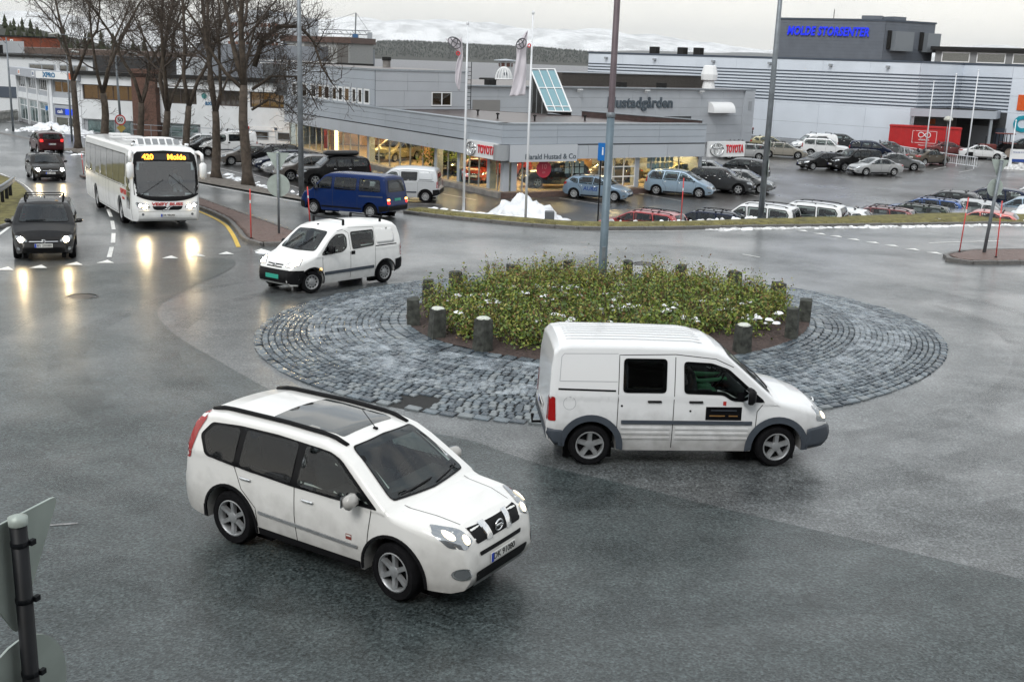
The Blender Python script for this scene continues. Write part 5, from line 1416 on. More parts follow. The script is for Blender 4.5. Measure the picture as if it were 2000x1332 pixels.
def coach(name='white_coach'):
 sp = dict(xf=5.80, xr=-6.25, hw=1.275, axles=(-3.05, 3.05), wr=.50, arch=.60, mid=4, lin=(-6.0, 5.5), dash=5.1, nx=150,
  top=[(-6.25, .7), (-6.24, 1.0), (-6.20, 2.7), (-6.12, 3.0), (-5.9, 3.12), (4.4, 3.14), (5.0, 3.11), (5.30, 3.02), (5.43, 2.90), (5.53, 2.62), (5.66, 1.9), (5.74, 1.3), (5.79, .9), (5.80, .6)],
  bot=[(-6.25, .6), (-6.2, .42), (-5, .34), (5.3, .32), (5.7, .34), (5.78, .42), (5.80, .55)],
  belt=[(-6.3, 1.55), (5.8, 1.55)], tumble=(.022, .012), wide=.9,
  crown=[(-6.3, .05), (5.0, .06), (5.8, .05)], rt=[(-6.3, .12), (5, .2), (5.5, .12), (5.8, .12)],
  planf=(5.15, .16, 2.6), planr=(-5.9, .08, 2.2))
 v = Vehicle(name, sp, 1.0)
 W = M_WPAINT
 n = 30
 lower = [(-1.16 + 2.32 * k / n, 1.08 + .24 * abs(-1 + 2 * k / n) ** 3) for k in range(n + 1)]
 upper = [(1.17, 1.7), (1.16, 2.45), (1.10, 2.78), (.98, 2.88), (0, 2.93), (-.98, 2.88), (-1.10, 2.78), (-1.16, 2.45), (-1.17, 1.7)]
 sc = lower + upper
 v.patch('windscreen_surround', sc, 'F', M_FRIT, off=.014, step=.08, holes=[[(-1.06, 1.36), (-.7, 1.27), (0, 1.24), (.7, 1.27), (1.06, 1.36), (1.08, 2.3), (1.02, 2.54), (-1.02, 2.54), (-1.08, 2.3)]])
 v.window('windscreen', [(-1.07, 1.35), (-.7, 1.26), (0, 1.23), (.7, 1.26), (1.07, 1.35), (1.09, 2.3), (1.03, 2.55), (-1.03, 2.55), (-1.09, 2.3)], 'F', glass_mat('coach_windscreen', (.45, .52, .54), .05), 0, .05)
 # destination display
 d = v.patch('destination_display', [(-.86, 2.60), (.92, 2.60), (.90, 2.82), (-.84, 2.82)], 'F', mat('display_black', (.01, .01, .01), .3), off=.024, step=.1)
 M_LED = mat('amber_display', (1, .5, .05), .5, emit=(1.0, .30, .02), estr=4.0)
 for txt, y in (('420', -.62), ('Molde', .42)):
  p, nn = v.hit(y, 2.70, 'F'); me = text_mesh(txt, .27, .004, .008, name='lettering', sx=1.0)
  me.transform(face_matrix((p.x + .065, y, 2.70), (0, 1, 0), (-.2, 0, 1))); me.materials.clear(); link_mesh('lettering', me, M_LED, d)
 # side glass: long dark bonded windows, each its own pane
 cuts = [4.35, 3.1, 1.6, .1, -1.4, -2.9, -4.4, -5.75]
 for pr in 'LR':
  for a, b in zip(cuts, cuts[1:]):
   v.patch('side_window', round_poly([(a - .02, 1.60), (b + .02, 1.60), (b + .02, 2.72), (a - .02, 2.72)], .06), pr, mat('coach_side_glass', (.02, .022, .024), .06, coat=.8), off=.006, step=.5)
  v.patch('glass_band', [(4.4, 1.57), (-5.8, 1.57), (-5.8, 2.76), (4.4, 2.76)], pr, M_FRIT, off=.003, step=.5)
  v.patch('side_window', round_poly([(5.36, 1.40), (4.62, 1.40), (4.62, 2.70), (5.22, 2.70)], .1), pr, MATS['coach_side_glass'], off=.006, step=.3)
  for x in (1.8, .4, -1.0, -2.2, -4.2, -5.3): v.ribbon([(x, .38), (x, 1.5)], pr, .014)
  v.ribbon([(4.4, 1.52), (-5.9, 1.52)], pr, .02); v.ribbon([(2.3, .40), (-2.3, .40)], pr, .015)
 v.ribbon([(4.55, .36), (4.5, 2.75)], 'R', .02); v.ribbon([(5.45, .36), (5.38, 2.3)], 'R', .02)
 v.patch('door_glass', round_poly([(5.30, .75), (4.66, .75), (4.66, 1.38), (5.33, 1.38)], .06), 'R', MATS['coach_side_glass'], off=.006)
 v.ribbon([(.55, .36), (.5, 2.75)], 'R', .02); v.ribbon([(-.30, .36), (-.28, 2.75)], 'R', .02)
 v.finish_body(W, zcut=1.0)
 v.interior(seats=False, floor=1.05)
 b = MB(); b.box((5.05, .0, 1.18), (.5, 2.1, .36), bev=.1); b.build('dashboard', M_INT, v.root, smooth=True, sharp=50)
 for y in (.62, -.62):
  b = MB(); b.box((4.35, y, 1.35), (.5, .5, .16), bev=.05); b.box((4.08, y, 1.75), (.14, .48, .8), bev=.06); b.build('seat', M_SEAT, v.root, smooth=True, sharp=50)
 for x in (2.9, 2.0):
  for y in (.75, -.75): b = MB(); b.box((x, y, 1.7), (.14, .9, .9), bev=.06); b.build('seat', M_SEAT, v.root, smooth=True, sharp=50)
 w = MB(); m4 = Matrix.Translation((4.78, .62, 1.52)) @ Matrix.Rotation(R(-40), 4, 'Y')
 w.tube([(m4 @ Vector((math.cos(2 * math.pi * k / 20) * .23, math.sin(2 * math.pi * k / 20) * .23, 0))) for k in range(21)], .02, 6); w.build('steering_wheel', M_BLACKPL, v.root)
 v.wheels(.30, 'steel', .28, inset=.02)
 v.headlights([(.62, .86), (.78, .80), (1.08, .86), (1.14, 1.02), (1.10, 1.06), (.72, .96)], True, ((.80, .89, .07), (.98, .93, .05)))
 v.patch('grille', round_poly([(-.56, .90), (.56, .90), (.50, .79), (.40, .755), (-.40, .755), (-.50, .79)], .03), 'F', M_BLACKPL, off=.008, step=.1)
 p, _ = v.hit(0, .83, 'F')
 b = MB(); b.tube([(0, math.cos(2 * math.pi * k / 18) * .055, math.sin(2 * math.pi * k / 18) * .055) for k in range(19)], .014, 6); b.tube([(0, -.22, -.09), (0, .22, .09)], .012, 5)
 b.build('badge', M_CHROME, v.root, smooth=True, loc=(p.x + .03, 0, .83))
 p, _ = v.hit(0, 1.0, 'F'); lettering('VEØY BUSS', .15, (p.x + .02, 0, .975), (0, 1, 0), M_REDINK, v.root, .006, .006, shear=.12, width=1.15)
 p, _ = v.hit(2.4, 1.25, 'R')
 lettering('VEØY BUSS', .26, (3.95, p.y - .008, 1.30), (1, 0, 0), M_REDINK, v.root, .006, .006, shear=.1); lettering('420 50 40', .13, (3.95, p.y - .008, 1.05), (1, 0, 0), M_REDINK, v.root, .006, .003)
 v.plate('F', .56, 'DR 98648', w=.52)
 v.ribbon([(-1.05, .70), (1.05, .70)], 'F', .014, mat('soft_shadow_gap', (.25, .25, .25), .6)); v.ribbon([(-.9, .46), (.9, .46)], 'F', .014, MATS['soft_shadow_gap'])
 for sg in (1, -1):
  v.patch('fog_light', [(sg * .90 + .05 * math.cos(2 * math.pi * k / 12), .60 + .05 * math.sin(2 * math.pi * k / 12)) for k in range(12)], 'F', M_LENS, off=.008)
  # drooping mirror arms
  e = MB(); e.tube([(5.35, sg * 1.16, 2.86), (5.60, sg * 1.24, 2.88), (5.82, sg * 1.30, 2.80), (5.88, sg * 1.31, 2.55)], [.07, .075, .07, .06], 8)
  a = e.build('mirror_arm', W, v.root, smooth=True); h = MB(); h.box((5.88, sg * 1.32, 2.22), (.20, .26, .62), bev=.08); h.build('wing_mirror', W, a, smooth=True, sharp=60)
  MB().box((5.775, sg * 1.32, 2.22), (.01, .2, .5)).build('mirror_glass', M_MIRROR, a)
  v.patch('tail_light', [(sg * .95, .9), (sg * 1.1, .9), (sg * 1.1, 1.5), (sg * .95, 1.5)], 'B', M_TAIL, off=.008)
  b = MB(); b.lathe([(0, .13), (.07, .12), (.09, .06), (.08, 0)], 14); b.build('roof_beacon', M_CHROME, v.root, smooth=True, loc=(4.75, sg * .98, 3.06))
 # wipers, roof fairing with slots, roof hatch
 v.wipers([((-.95, 1.30), (-.12, 1.86)), ((1.0, 1.30), (.12, 2.05))])
 f = MB(); ng = 8
 vs = []
 for k in range(ng + 1):
  y = -.86 + 1.72 * k / ng; e = 1 - abs(y / .95) ** 4
  vs += [(4.62, y * 1.02, 3.10), (4.28, y * .96, 3.14 + .26 * e), (3.6, y * .9, 3.14 + .24 * e), (2.7, y * .8, 3.12)]
 f.add(vs, [(k * 4 + j, (k + 1) * 4 + j, (k + 1) * 4 + j + 1, k * 4 + j + 1) for k in range(ng) for j in range(3)])
 fo = f.build('roof_fairing', W, v.root, smooth=True, sharp=40)
 for k in range(6):
  y = -.66 + 1.32 * k / 5
  b = MB(); b.add([(4.60, y - .10, 3.14), (4.60, y + .10, 3.14), (4.36, y + .10, 3.33), (4.36, y - .10, 3.33)], [(0, 1, 2, 3)]); b.build('vent_slot', mat('vent_grey', (.2, .21, .22), .4), fo)
 for x in (-.8, -4.2): b = MB(); b.box((x, 0, 3.17), (.9, .8, .10), bev=.03); b.build('roof_hatch', mat('hatch_white', (.6, .6, .6), .5), v.root)
 return v

# ------------------------------------------------------------------ traffic on the road
v = xtrail(); place(v, (-3.35, 12.71), (-1.24, 11.39), 'R'); v.root.scale = (.972, .972, .972)
tag(v.root, 'white SUV with dark sunroof and lit headlamps crossing the foreground', 'SUV')
v = connect(); place(v, (1.21, 16.02), (4.17, 16.25), 'R'); CONNECT = v
tag(v.root, 'white delivery van with grey arches passing in front of the planted island', 'van')
v = partner(); place(v, (-3.73, 30.96), (-5.45, 28.78), 'L')
tag(v.root, 'white van with two roof bars and black front bumper beside the cobbles', 'van')
v = transporter(); place(v, (-6.64, 47.77), (-8.67, 48.66), 'L')
tag(v.root, 'dark blue minibus with green plate driving away beyond the splitter island', 'minibus')
v = coach(); COACH = v; place(v, (-18.22, 47.99), (-15.59, 43.23), 'R')
tag(v.root, 'white touring coach with amber route display and lit headlamps', 'bus')
P_BLACK = paint('black_paint', (.012, .012, .013), dirt=.35)
v = generic('black_people_carrier', 'mpv', P_BLACK, lit=True, rails=True, bars=True, plate='BS 20080', res=1.0, rim='seven')
stand(v.root, (-14.87, 34.47), math.atan2(-.93, .36)); GALAXY = v
tag(v.root, 'black people carrier with roof bars coming towards the give-way line', 'car')
v = generic('black_hatchback', 'hatch', paint('dark_bronze_paint', (.016, .014, .013), dirt=.3), lit=True, plate='DK 38051', res=.8)
stand(v.root, (-26.92, 62.97), math.atan2(-.86, .50))
tag(v.root, 'black hatchback with lit headlamps behind the people carrier', 'car')
v = generic('red_suv', 'suv', paint('dark_red_paint', (.04, .004, .007), dirt=.3), tail=True, rails=False, plate='VH 30512', res=.8)
stand(v.root, (-35.72, 83.98), math.atan2(.83, -.56))
tag(v.root, 'dark red SUV with glowing tail lights driving away up the road', 'SUV')

# ------------------------------------------------------------------ buildings
M_CLAD = mat('pale_cladding', (.34, .375, .42), .42, noise=.06, nscale=.6)
M_CLAD2 = mat('fascia_cladding', (.39, .415, .45), .4, noise=.05, nscale=.6)
M_GAP = mat('cladding_joint', (.07, .075, .08), .8)
M_WHITEW = mat('white_render', (.62, .64, .66), .7, noise=.06, nscale=1.2)
M_FRAMEW = mat('white_frame', (.72, .73, .74), .45)
M_FRAMEG = mat('grey_frame', (.28, .30, .32), .45)
M_ROOF = mat('wet_roof_felt', (.055, .035, .033), .35, noise=.3, nscale=1.5)
M_PLINTH = mat('concrete_plinth', (.19, .18, .17), .7, noise=.25, nscale=2)
M_SHOWGL = glass_mat('showroom_glass', (.80, .86, .85), .02)
M_WINGL = glass_mat('office_glass', (.5, .5, .48), .06)
M_DARK = mat('dark_recess', (.02, .02, .02), .8, spec=.2)
M_BRICK = mat('brown_brick', (.10, .052, .038), .8, noise=.25, nscale=6, bump=.3, bscale=30)
M_STEEL = mat('galvanised_steel', (.30, .33, .36), .45, .5, noise=.12, nscale=5)
M_REDSIGN = mat('red_sign', (.55, .01, .02), .4)
M_SIGNW = mat('sign_white', (.70, .71, .72), .4)
M_LAMPW = mat('warm_ceiling_lamp', (1, .9, .7), .4, emit=(1.0, .66, .30), estr=85.0)
M_ROOM = mat('warm_room_wall', (.50, .31, .15), .8, noise=.35, nscale=.8)
M_ROOMLIT = mat('lit_room', (.5, .33, .16), .7, emit=(1.0, .55, .20), estr=.35, noise=.3, nscale=.7)
M_CURT = mat('curtain', (.24, .19, .15), .9, noise=.4, nscale=6)

class Bld:
 def __init__(s, name, loc, label=None, cat='building', group=None):
  s.root = empty(name, loc); s.inv = Matrix.Translation(Vector(loc)).inverted()
  if label: tag(s.root, label, cat, group)
 def part(s, mb, name, m, parent=None, smooth=False, sharp=None):
  o = mb.build(name, m, smooth=smooth, sharp=sharp); o.parent = parent or s.root
  if parent is None: o.matrix_parent_inverse = s.inv
  else: o.matrix_parent_inverse = s.inv.copy() if False else Matrix.Identity(4)
  return o
 def adopt(s, o):
  o.parent = s.root; o.matrix_parent_inverse = s.inv; return o
def world_child(o, parent, bld):
 """child whose mesh is written in world coordinates, under a part whose mesh is too"""
 o.parent = parent; o.matrix_parent_inverse = Matrix.Identity(4); return o

def fbox(mb, A, B, u0, u1, z0, z1, o0, o1, mi=0):
 """box on the facade line A->B (A on the left seen from outside): along u, up z, outward offset o"""
 d = Vector((B[0] - A[0], B[1] - A[1])).normalized(); n = Vector((d.y, -d.x)); A = Vector(A)
 P = [A + d * u + n * o for u, o in ((u0, o1), (u1, o1), (u1, o0), (u0, o0))]
 vs = [(p.x, p.y, z0) for p in P] + [(p.x, p.y, z1) for p in P]
 return mb.add(vs, [(3, 2, 1, 0), (4, 5, 6, 7), (0, 1, 5, 4), (1, 2, 6, 5), (2, 3, 7, 6), (3, 0, 4, 7)], mi)
def fpt(A, B, u, o):
 d = Vector((B[0] - A[0], B[1] - A[1])).normalized(); n = Vector((d.y, -d.x)); p = Vector(A) + d * u + n * o
 return (p.x, p.y)
def fdir(A, B): d = Vector((B[0] - A[0], B[1] - A[1], 0)).normalized(); return d
def panels(b, A, B, u0, u1, rows, ln, o0, th, m, name='cladding_panel', gap=.018, stagger=True):
 for ri, (z0, z1) in enumerate(rows):
  L = u1 - u0; n = max(1, round(L / ln)); w = L / n
  for i in range(n):
   mb = MB(); fbox(mb, A, B, u0 + i * w + gap / 2, u0 + (i + 1) * w - gap / 2, z0 + gap / 2, z1 - gap / 2, o0, o0 + th + rnd.uniform(0, .003))
   b.part(mb, name, m)
def window(b, A, B, u0, u1, z0, z1, fm, gm, fw=.07, o=.0, mull=(), trans=(), back=None, backm=None, depth=.35):
 """framed window set on a facade: frame, glass, a curtain or room behind"""
 f = MB()
 for (a, c, e, g_) in ((u0, u1, z0, z0 + fw), (u0, u1, z1 - fw, z1), (u0, u0 + fw, z0 + fw, z1 - fw), (u1 - fw, u1, z0 + fw, z1 - fw)): fbox(f, A, B, a, c, e, g_, o, o + .06)
 for mu in mull: fbox(f, A, B, mu - fw / 2, mu + fw / 2, z0 + fw, z1 - fw, o, o + .055)
 for tz in trans: fbox(f, A, B, u0 + fw, u1 - fw, tz - fw / 2, tz + fw / 2, o, o + .05)
 w = b.part(f, 'window', fm)
 edges = [u0] + list(mull) + [u1]
 for a, c in zip(edges, edges[1:]):
  g = MB(); fbox(g, A, B, a + fw / 2, c - fw / 2, z0 + fw * .5, z1 - fw * .5, o + .015, o + .022); world_child(g.build('pane', gm), w, b)
 k = MB(); fbox(k, A, B, u0 + .02, u1 - .02, z0 + .02, z1 - .02, o + .004, o + .008); world_child(k.build('curtain', backm or M_CURT), w, b)
 return w

# ---------------------------------------------------------------- car dealership
C_, PL_, PR_ = (-.87, 67.67), (-20.13, 97.65), (12.2, 75.5)
K_, K2_ = (-10.70, 82.97), (-4.19, 88.0)
H0_, H1_ = (-4.9, 103.0), (26.4, 128.97)
D = Bld('car_dealership', (0, 85, LOT), 'pale grey clad car dealership with glazed showroom and slanted roof light')
LL, LR = 35.63, 15.24
# floor slab and plinth
mb = MB(); mb.prism([C_, PR_, (9.0, 82.5), (-3.6, 88.6), (-8, 96), (-17, 99.5), PL_], LOT, -1.95); D.part(mb, 'floor_slab', mat('showroom_floor', (.42, .33, .22), .35))
mb = MB(); fbox(mb, PL_, C_, -.2, LL + .25, LOT, -1.98, 0.02, .5); D.part(mb, 'plinth', M_PLINTH)
mb = MB(); fbox(mb, C_, PR_, -.3, LR + .1, LOT, -1.98, .02, .5); D.part(mb, 'plinth', mat('brown_plinth', (.10, .065, .055), .7, noise=.2))
# back wall, ceiling
mb = MB(); mb.prism([(10.2, 80.5), (9.6, 81.5), (-4.2, 88.2), (-4.4, 87.2)], -1.95, 0.9); D.part(mb, 'back_wall', M_ROOM)
mb = MB(); mb.prism([(-5.5, 88.5), (-8.6, 97.6), (-17, 101), (-17.3, 100.5), (-9.3, 96.8), (-6, 88)], -1.95, 0.9); D.part(mb, 'back_wall', M_ROOM)
mb = MB(); mb.prism([C_, PR_, (9.0, 82.5), (-3.6, 88.6), (-8, 96), (-17, 99.5), PL_], .78, .9); D.part(mb, 'ceiling', mat('ceiling_beige', (.45, .36, .26), .8))
for (x, y) in ((-1.5, 70.5), (-4.2, 75), (-6.5, 78.5), (-9.2, 83), (-12, 87), (-14.5, 91), (-17, 95), (1.5, 70.5), (5, 72.3), (8.2, 74), (11, 75.8), (0, 71), (3, 73), (6.5, 76), (9.5, 77), (1, 76), (4.5, 79), (-3, 76), (-5, 79), (-8, 84), (-7, 82), (-11, 88), (-13, 91), (-15.5, 95), (-2, 82), (-10, 93)):
 mb = MB(); mb.box((x, y, .74), (.9, .35, .05)); D.part(mb, 'ceiling_lamp', M_LAMPW)
# left glazing: mullions and panes (wide grey pillars every few bays)
ul = [0.1, 1.6, 3.1, 4.6, 6.0, 7.2, 8.5, 10.0, 11.5, 12.9, 14.4, 16.2, 18.0, 19.8, 21.5, 23.1, 25.0, 26.9, 28.6, 30.0, 31.4, 32.6, 33.8, 34.9]
for i, (a, c) in enumerate(zip(ul, ul[1:] + [LL])):
 g = MB(); fbox(g, PL_, C_, a + .03, c - .03, -1.97, .02, -.05, -.03); D.part(g, 'glass_pane', M_SHOWGL)
 f = MB(); w = .05 if i not in (11, 17, 19, 22) else .32
 fbox(f, PL_, C_, a - w / 2, a + w / 2, -1.97, .02, -.10 if w < .1 else -.5, .0); D.part(f, 'mullion', M_FRAMEG if w < .1 else M_CLAD)
ur = [0, .75, 1.35, 5.05, 7.1, 8.3, 10.1, 11.3, 13.6]
for i, (a, c) in enumerate(zip(ur, ur[1:] + [LR])):
 g = MB(); fbox(g, C_, PR_, a + .03, c - .03, -1.97, .02, -.05, -.03); D.part(g, 'glass_pane', M_SHOWGL)
 f = MB(); w = .07 if i not in (0, 1, 6) else .4
 fbox(f, C_, PR_, a - w / 2 + (.2 if i == 0 else 0), a + w / 2 + (.2 if i == 0 else 0), -1.97, .02, -.10 if w < .1 else -.4, .0); D.part(f, 'mullion', M_FRAMEG if w < .1 else M_CLAD2)
# roller door with panes in the right facade
for k in range(3):
 f = MB(); fbox(f, C_, PR_, 7.2, 10.0, -1.9 + .64 * k, -1.83 + .64 * k, -.04, .0); D.part(f, 'door_rail', M_FRAMEW)
for k in range(4):
 f = MB(); fbox(f, C_, PR_, 7.2 + .9 * k, 7.27 + .9 * k, -1.9, 0, -.035, .003); D.part(f, 'door_rail', M_FRAMEW)
# fascias
for (A, B, u0, u1) in ((PL_, C_, 0, LL + .45), (C_, PR_, -.45, LR + .15)):
 mb = MB(); fbox(mb, A, B, u0 + (.12 if u0 < 0 else 0), u1 - (.12 if u1 > 20 else 0), .02, 2.10, -.3, .355); D.part(mb, 'fascia_backing', M_GAP)
 panels(D, A, B, u0, u1, [(.0, .86)], 3.0, .36, .06, M_CLAD2)
 panels(D, A, B, u0, u1, [(.93, 1.36), (1.36, 1.78), (1.78, 2.12)], 4.2, .36, .08, M_CLAD)
 mb = MB(); fbox(mb, A, B, u0, u1, 2.12, 2.20, -.25, .47); D.part(mb, 'parapet_cap', M_STEEL)
# showroom roof
mb = MB(); mb.prism([K_, C_, PR_, (5.0, 84.0), K2_], 1.90, 1.98); D.part(mb, 'roof', M_ROOF)
mb = MB(); fbox(mb, (4.6, 83.6), PR_, 0, 11.1, 1.98, 2.36, -.15, .0); D.part(mb, 'rear_upstand', M_ROOF)
mb = MB(); fbox(mb, (4.6, 83.6), PR_, -.1, 11.2, 2.36, 2.42, -.2, .05); D.part(mb, 'parapet_cap', M_STEEL)
mb = MB(); fbox(mb, K2_, (4.6, 83.6), 0, 9.8, 1.0, 2.0, -.3, -.2); D.part(mb, 'rear_upstand', M_ROOF)
mb = MB(); mb.prism([PR_, (12.6, 76.4), (5.4, 84.8), (4.6, 83.6)], LOT, 1.97); D.part(mb, 'side_wall', M_CLAD)
for p in ((-1.5, 76), (1.0, 75), (4.5, 77.5), (6.5, 79), (-3.0, 80)):
 mb = MB(); mb.tube([(p[0], p[1], 1.97), (p[0], p[1], 2.3)], .06, 8); mb.lathe([(.12, 2.28), (.13, 2.36), (0, 2.40)], 10, mat=Matrix.Translation((p[0], p[1], 0))); D.part(mb, 'roof_vent', M_DARK)
# upper storey
mb = MB(); mb.prism([PL_, K_, K2_, (-8.5, 103), (-18, 112), (-24, 105)], 2.12, 4.78); D.part(mb, 'upper_storey', M_GAP)
mb = MB(); mb.prism([(-20.2, 97.9), (-10.75, 83.3), (-4.45, 88.1), (-8.6, 102.5), (-18, 111.5), (-23.7, 104.8)], 4.78, 4.83); D.part(mb, 'roof', M_ROOF)
uk = 17.45
panels(D, PL_, K_, -.2, uk, [(2.12, 2.28), (3.42, 4.1), (4.1, 4.78)], 3.5, .01, .06, M_CLAD)
wx = [1.55, 3.25, 4.4, 5.9, 7.15, 8.4, 10.0, 11.2, 12.5, 14.1, 15.1, 16.2, 17.2]
wu = [(1.0, 2.1), (3.2, 4.4), (5.2, 6.35), (6.7, 7.75), (7.95, 9.1), (9.6, 10.55), (10.8, 11.7), (11.95, 13.0), (13.4, 14.2), (14.5, 15.3), (15.6, 16.6)]
last = -.2
for i, (a, c) in enumerate(wu):
 panels(D, PL_, K_, last, a, [(2.28, 3.42)], 3.0, .01, .06, M_CLAD); last = c
 window(D, PL_, K_, a, c, 2.28, 3.42, M_FRAMEW, M_WINGL, .13, .02, backm=[M_CURT, M_ROOM, M_CURT, M_ROOMLIT][i % 4])
panels(D, PL_, K_, last, uk, [(2.28, 3.42)], 3.0, .01, .06, M_CLAD)
LK = math.dist(K_, K2_)
panels(D, K_, K2_, 0, LK, [(2.0, 2.2), (3.35, 4.05), (4.05, 4.78)], 2.8, .01, .06, M_CLAD2)
panels(D, K_, K2_, 0, 4.9, [(2.2, 3.35)], 2.5, .01, .06, M_CLAD2); panels(D, K_, K2_, 6.75, LK, [(2.2, 3.35)], 2.5, .01, .06, M_CLAD2)
window(D, K_, K2_, 4.9, 6.75, 2.25, 3.32, M_FRAMEW, M_WINGL, .09, .02, mull=(5.85,), backm=M_ROOM)
for (A, B, L_) in ((PL_, K_, uk), (K_, K2_, LK)): mb = MB(); fbox(mb, A, B, -.05, L_ + .05, 4.78, 4.92, -.2, .12); D.part(mb, 'parapet_cap', M_STEEL)
# ladder on the end of the upper storey
mb = MB()
for o in (.1, .55): fbox(mb, K_, K2_, LK + o, LK + o + .04, 2.0, 5.6, -.3, -.26)
for z in np.arange(2.3, 5.5, .32): fbox(mb, K_, K2_, LK + .1, LK + .59, z, z + .04, -.3, -.26)
D.part(mb, 'roof_ladder', M_DARK)
# workshop hall behind
LH = math.dist(H0_, H1_)
mb = MB(); hd = fdir(H0_, H1_); back = Vector((-hd.y, hd.x)) * 24
mb.prism([H0_, H1_, (H1_[0] + back.x, H1_[1] + back.y), (H0_[0] + back.x, H0_[1] + back.y)], LOT, 3.40); D.part(mb, 'workshop_hall', M_GAP)
mb = MB(); mb.prism([(H0_[0] - .2, H0_[1] + .3), (H1_[0], H1_[1] + .3), (H1_[0] + back.x, H1_[1] + back.y), (H0_[0] + back.x, H0_[1] + back.y)], 3.40, 3.46); D.part(mb, 'roof', M_ROOF)
rowsH = [(-2.3, -1.35), (-1.35, -.4), (-.4, .55), (.55, 1.5), (1.5, 2.45), (2.45, 3.4)]
dx0, dx1 = 21.0, 30.6
for (z0, z1) in rowsH:
 if z1 <= .6:
  panels(D, H0_, H1_, 0, dx0, [(z0, z1)], 3.6, .01, .07, M_CLAD2); panels(D, H0_, H1_, dx1, LH - 1.5, [(z0, z1)], 3.6, .01, .07, M_CLAD2)
 else: panels(D, H0_, H1_, 0, LH - 1.5, [(z0, z1)], 3.6, .01, .07, M_CLAD2)
 panels(D, H0_, H1_, LH - 1.5, LH + .2, [(z0, z1)], 2, .25, .07, M_CLAD2)
mb = MB(); fbox(mb, H0_, H1_, LH - 1.5, LH + .2, LOT, 3.4, -.5, .25); D.part(mb, 'corner_pier', M_CLAD2)
mb = MB(); fbox(mb, H0_, H1_, -.2, LH + .25, 3.40, 3.52, -.3, .36); D.part(mb, 'parapet_cap', M_STEEL)
for k, (a, c) in enumerate(((21.1, 25.6), (26.0, 30.5))):
 f = MB(); fbox(f, H0_, H1_, a, c, LOT, .5, -.05, -.02); d_ = D.part(f, 'garage_door', mat('door_grey', (.20, .20, .21), .5))
 for j in range(5):
  for i in range(4):
   g = MB(); fbox(g, H0_, H1_, a + .12 + i * (c - a) / 4, a - .08 + (i + 1) * (c - a) / 4, -2.2 + j * .55, -1.75 + j * .55, -.018, -.008); world_child(g.build('pane', mat('door_pane', (.06, .045, .04), .1)), d_, D)
t = fpt(H0_, H1_, 22.6, .12)
D.adopt(lettering('Hustadgården', 1.5, (t[0], t[1], 1.95), hd, mat('dark_lettering', (.06, .08, .10), .5), None, .12, .045, width=9.6, spacing=1.06))
mb = MB(); pts = []          # half-round duct
for k in range(9):
 a = math.pi / 2 * k / 8; pts.append((math.cos(a), math.sin(a)))
vs = []
for u in (33.2, 35.0, 35.05, 36.8):
 for (o, z) in pts: p = fpt(H0_, H1_, u, .1 + o * .95); vs.append((p[0], p[1], .95 + z * 1.15))
 p = fpt(H0_, H1_, u, .1); vs.append((p[0], p[1], .95))
mb.add(vs, [(i * 10 + j, (i + 1) * 10 + j, (i + 1) * 10 + (j + 1) % 10, i * 10 + (j + 1) % 10) for i in range(3) for j in range(10)] + [tuple(range(9, -1, -1)), tuple(range(30, 40))])
D.part(mb, 'duct_hood', M_FRAMEW)
mb = MB(); fbox(mb, H0_, H1_, LH - .85, LH - .3, 1.2, 2.2, .33, .36); D.part(mb, 'louvre', M_FRAMEG)
mb = MB(); fbox(mb, H0_, H1_, 31.2, 31.32, LOT, -.2, .1, .2); fbox(mb, H0_, H1_, 31.6, 31.72, LOT, -.2, .1, .2); D.part(mb, 'downpipe', M_STEEL)
# dark raised roof lights and the white vent cowl
mb = MB(); o2 = fpt(H0_, H1_, 14, -6); fbox(mb, H0_, H1_, 16, 39.5, 3.46, 4.75, -9, -5); D.part(mb, 'roof_plant', mat('plant_dark', (.05, .045, .04), .8, noise=.3))
mb = MB(); fbox(mb, H0_, H1_, 16, 39.5, 4.75, 4.83, -9.1, -4.9); D.part(mb, 'parapet_cap', M_STEEL)
mb = MB(); c0 = fpt(H0_, H1_, 36.0, -2.5); mb.lathe([(0.75, 3.46), (.6, 4.3), (.9, 4.4), (.95, 5.0), (.7, 5.9), (.6, 6.0), (0, 6.0)], 10, mat=Matrix.Translation((c0[0], c0[1], 0))); D.part(mb, 'vent_cowl', M_FRAMEW)
for u in (3.2, 20.5, 26.5): mb = MB(); fbox(mb, H0_, H1_, u, u + .9, 3.46, 4.0, -1.6, -.9); D.part(mb, 'roof_unit', M_DARK)
for u in (13.5, 23.0, 31.5):
 mb = MB(); fbox(mb, H0_, H1_, u, u + .08, 3.0, 3.25, .08, .5); fbox(mb, H0_, H1_, u - .15, u + .25, 3.2, 3.3, .35, .7); D.part(mb, 'wall_lamp', M_FRAMEW)
mb = MB(); fbox(mb, H0_, H1_, .6, 3.8, .9, 2.2, .08, .14); D.part(mb, 'louvre', mat('grey_louvre', (.22, .215, .21), .6))
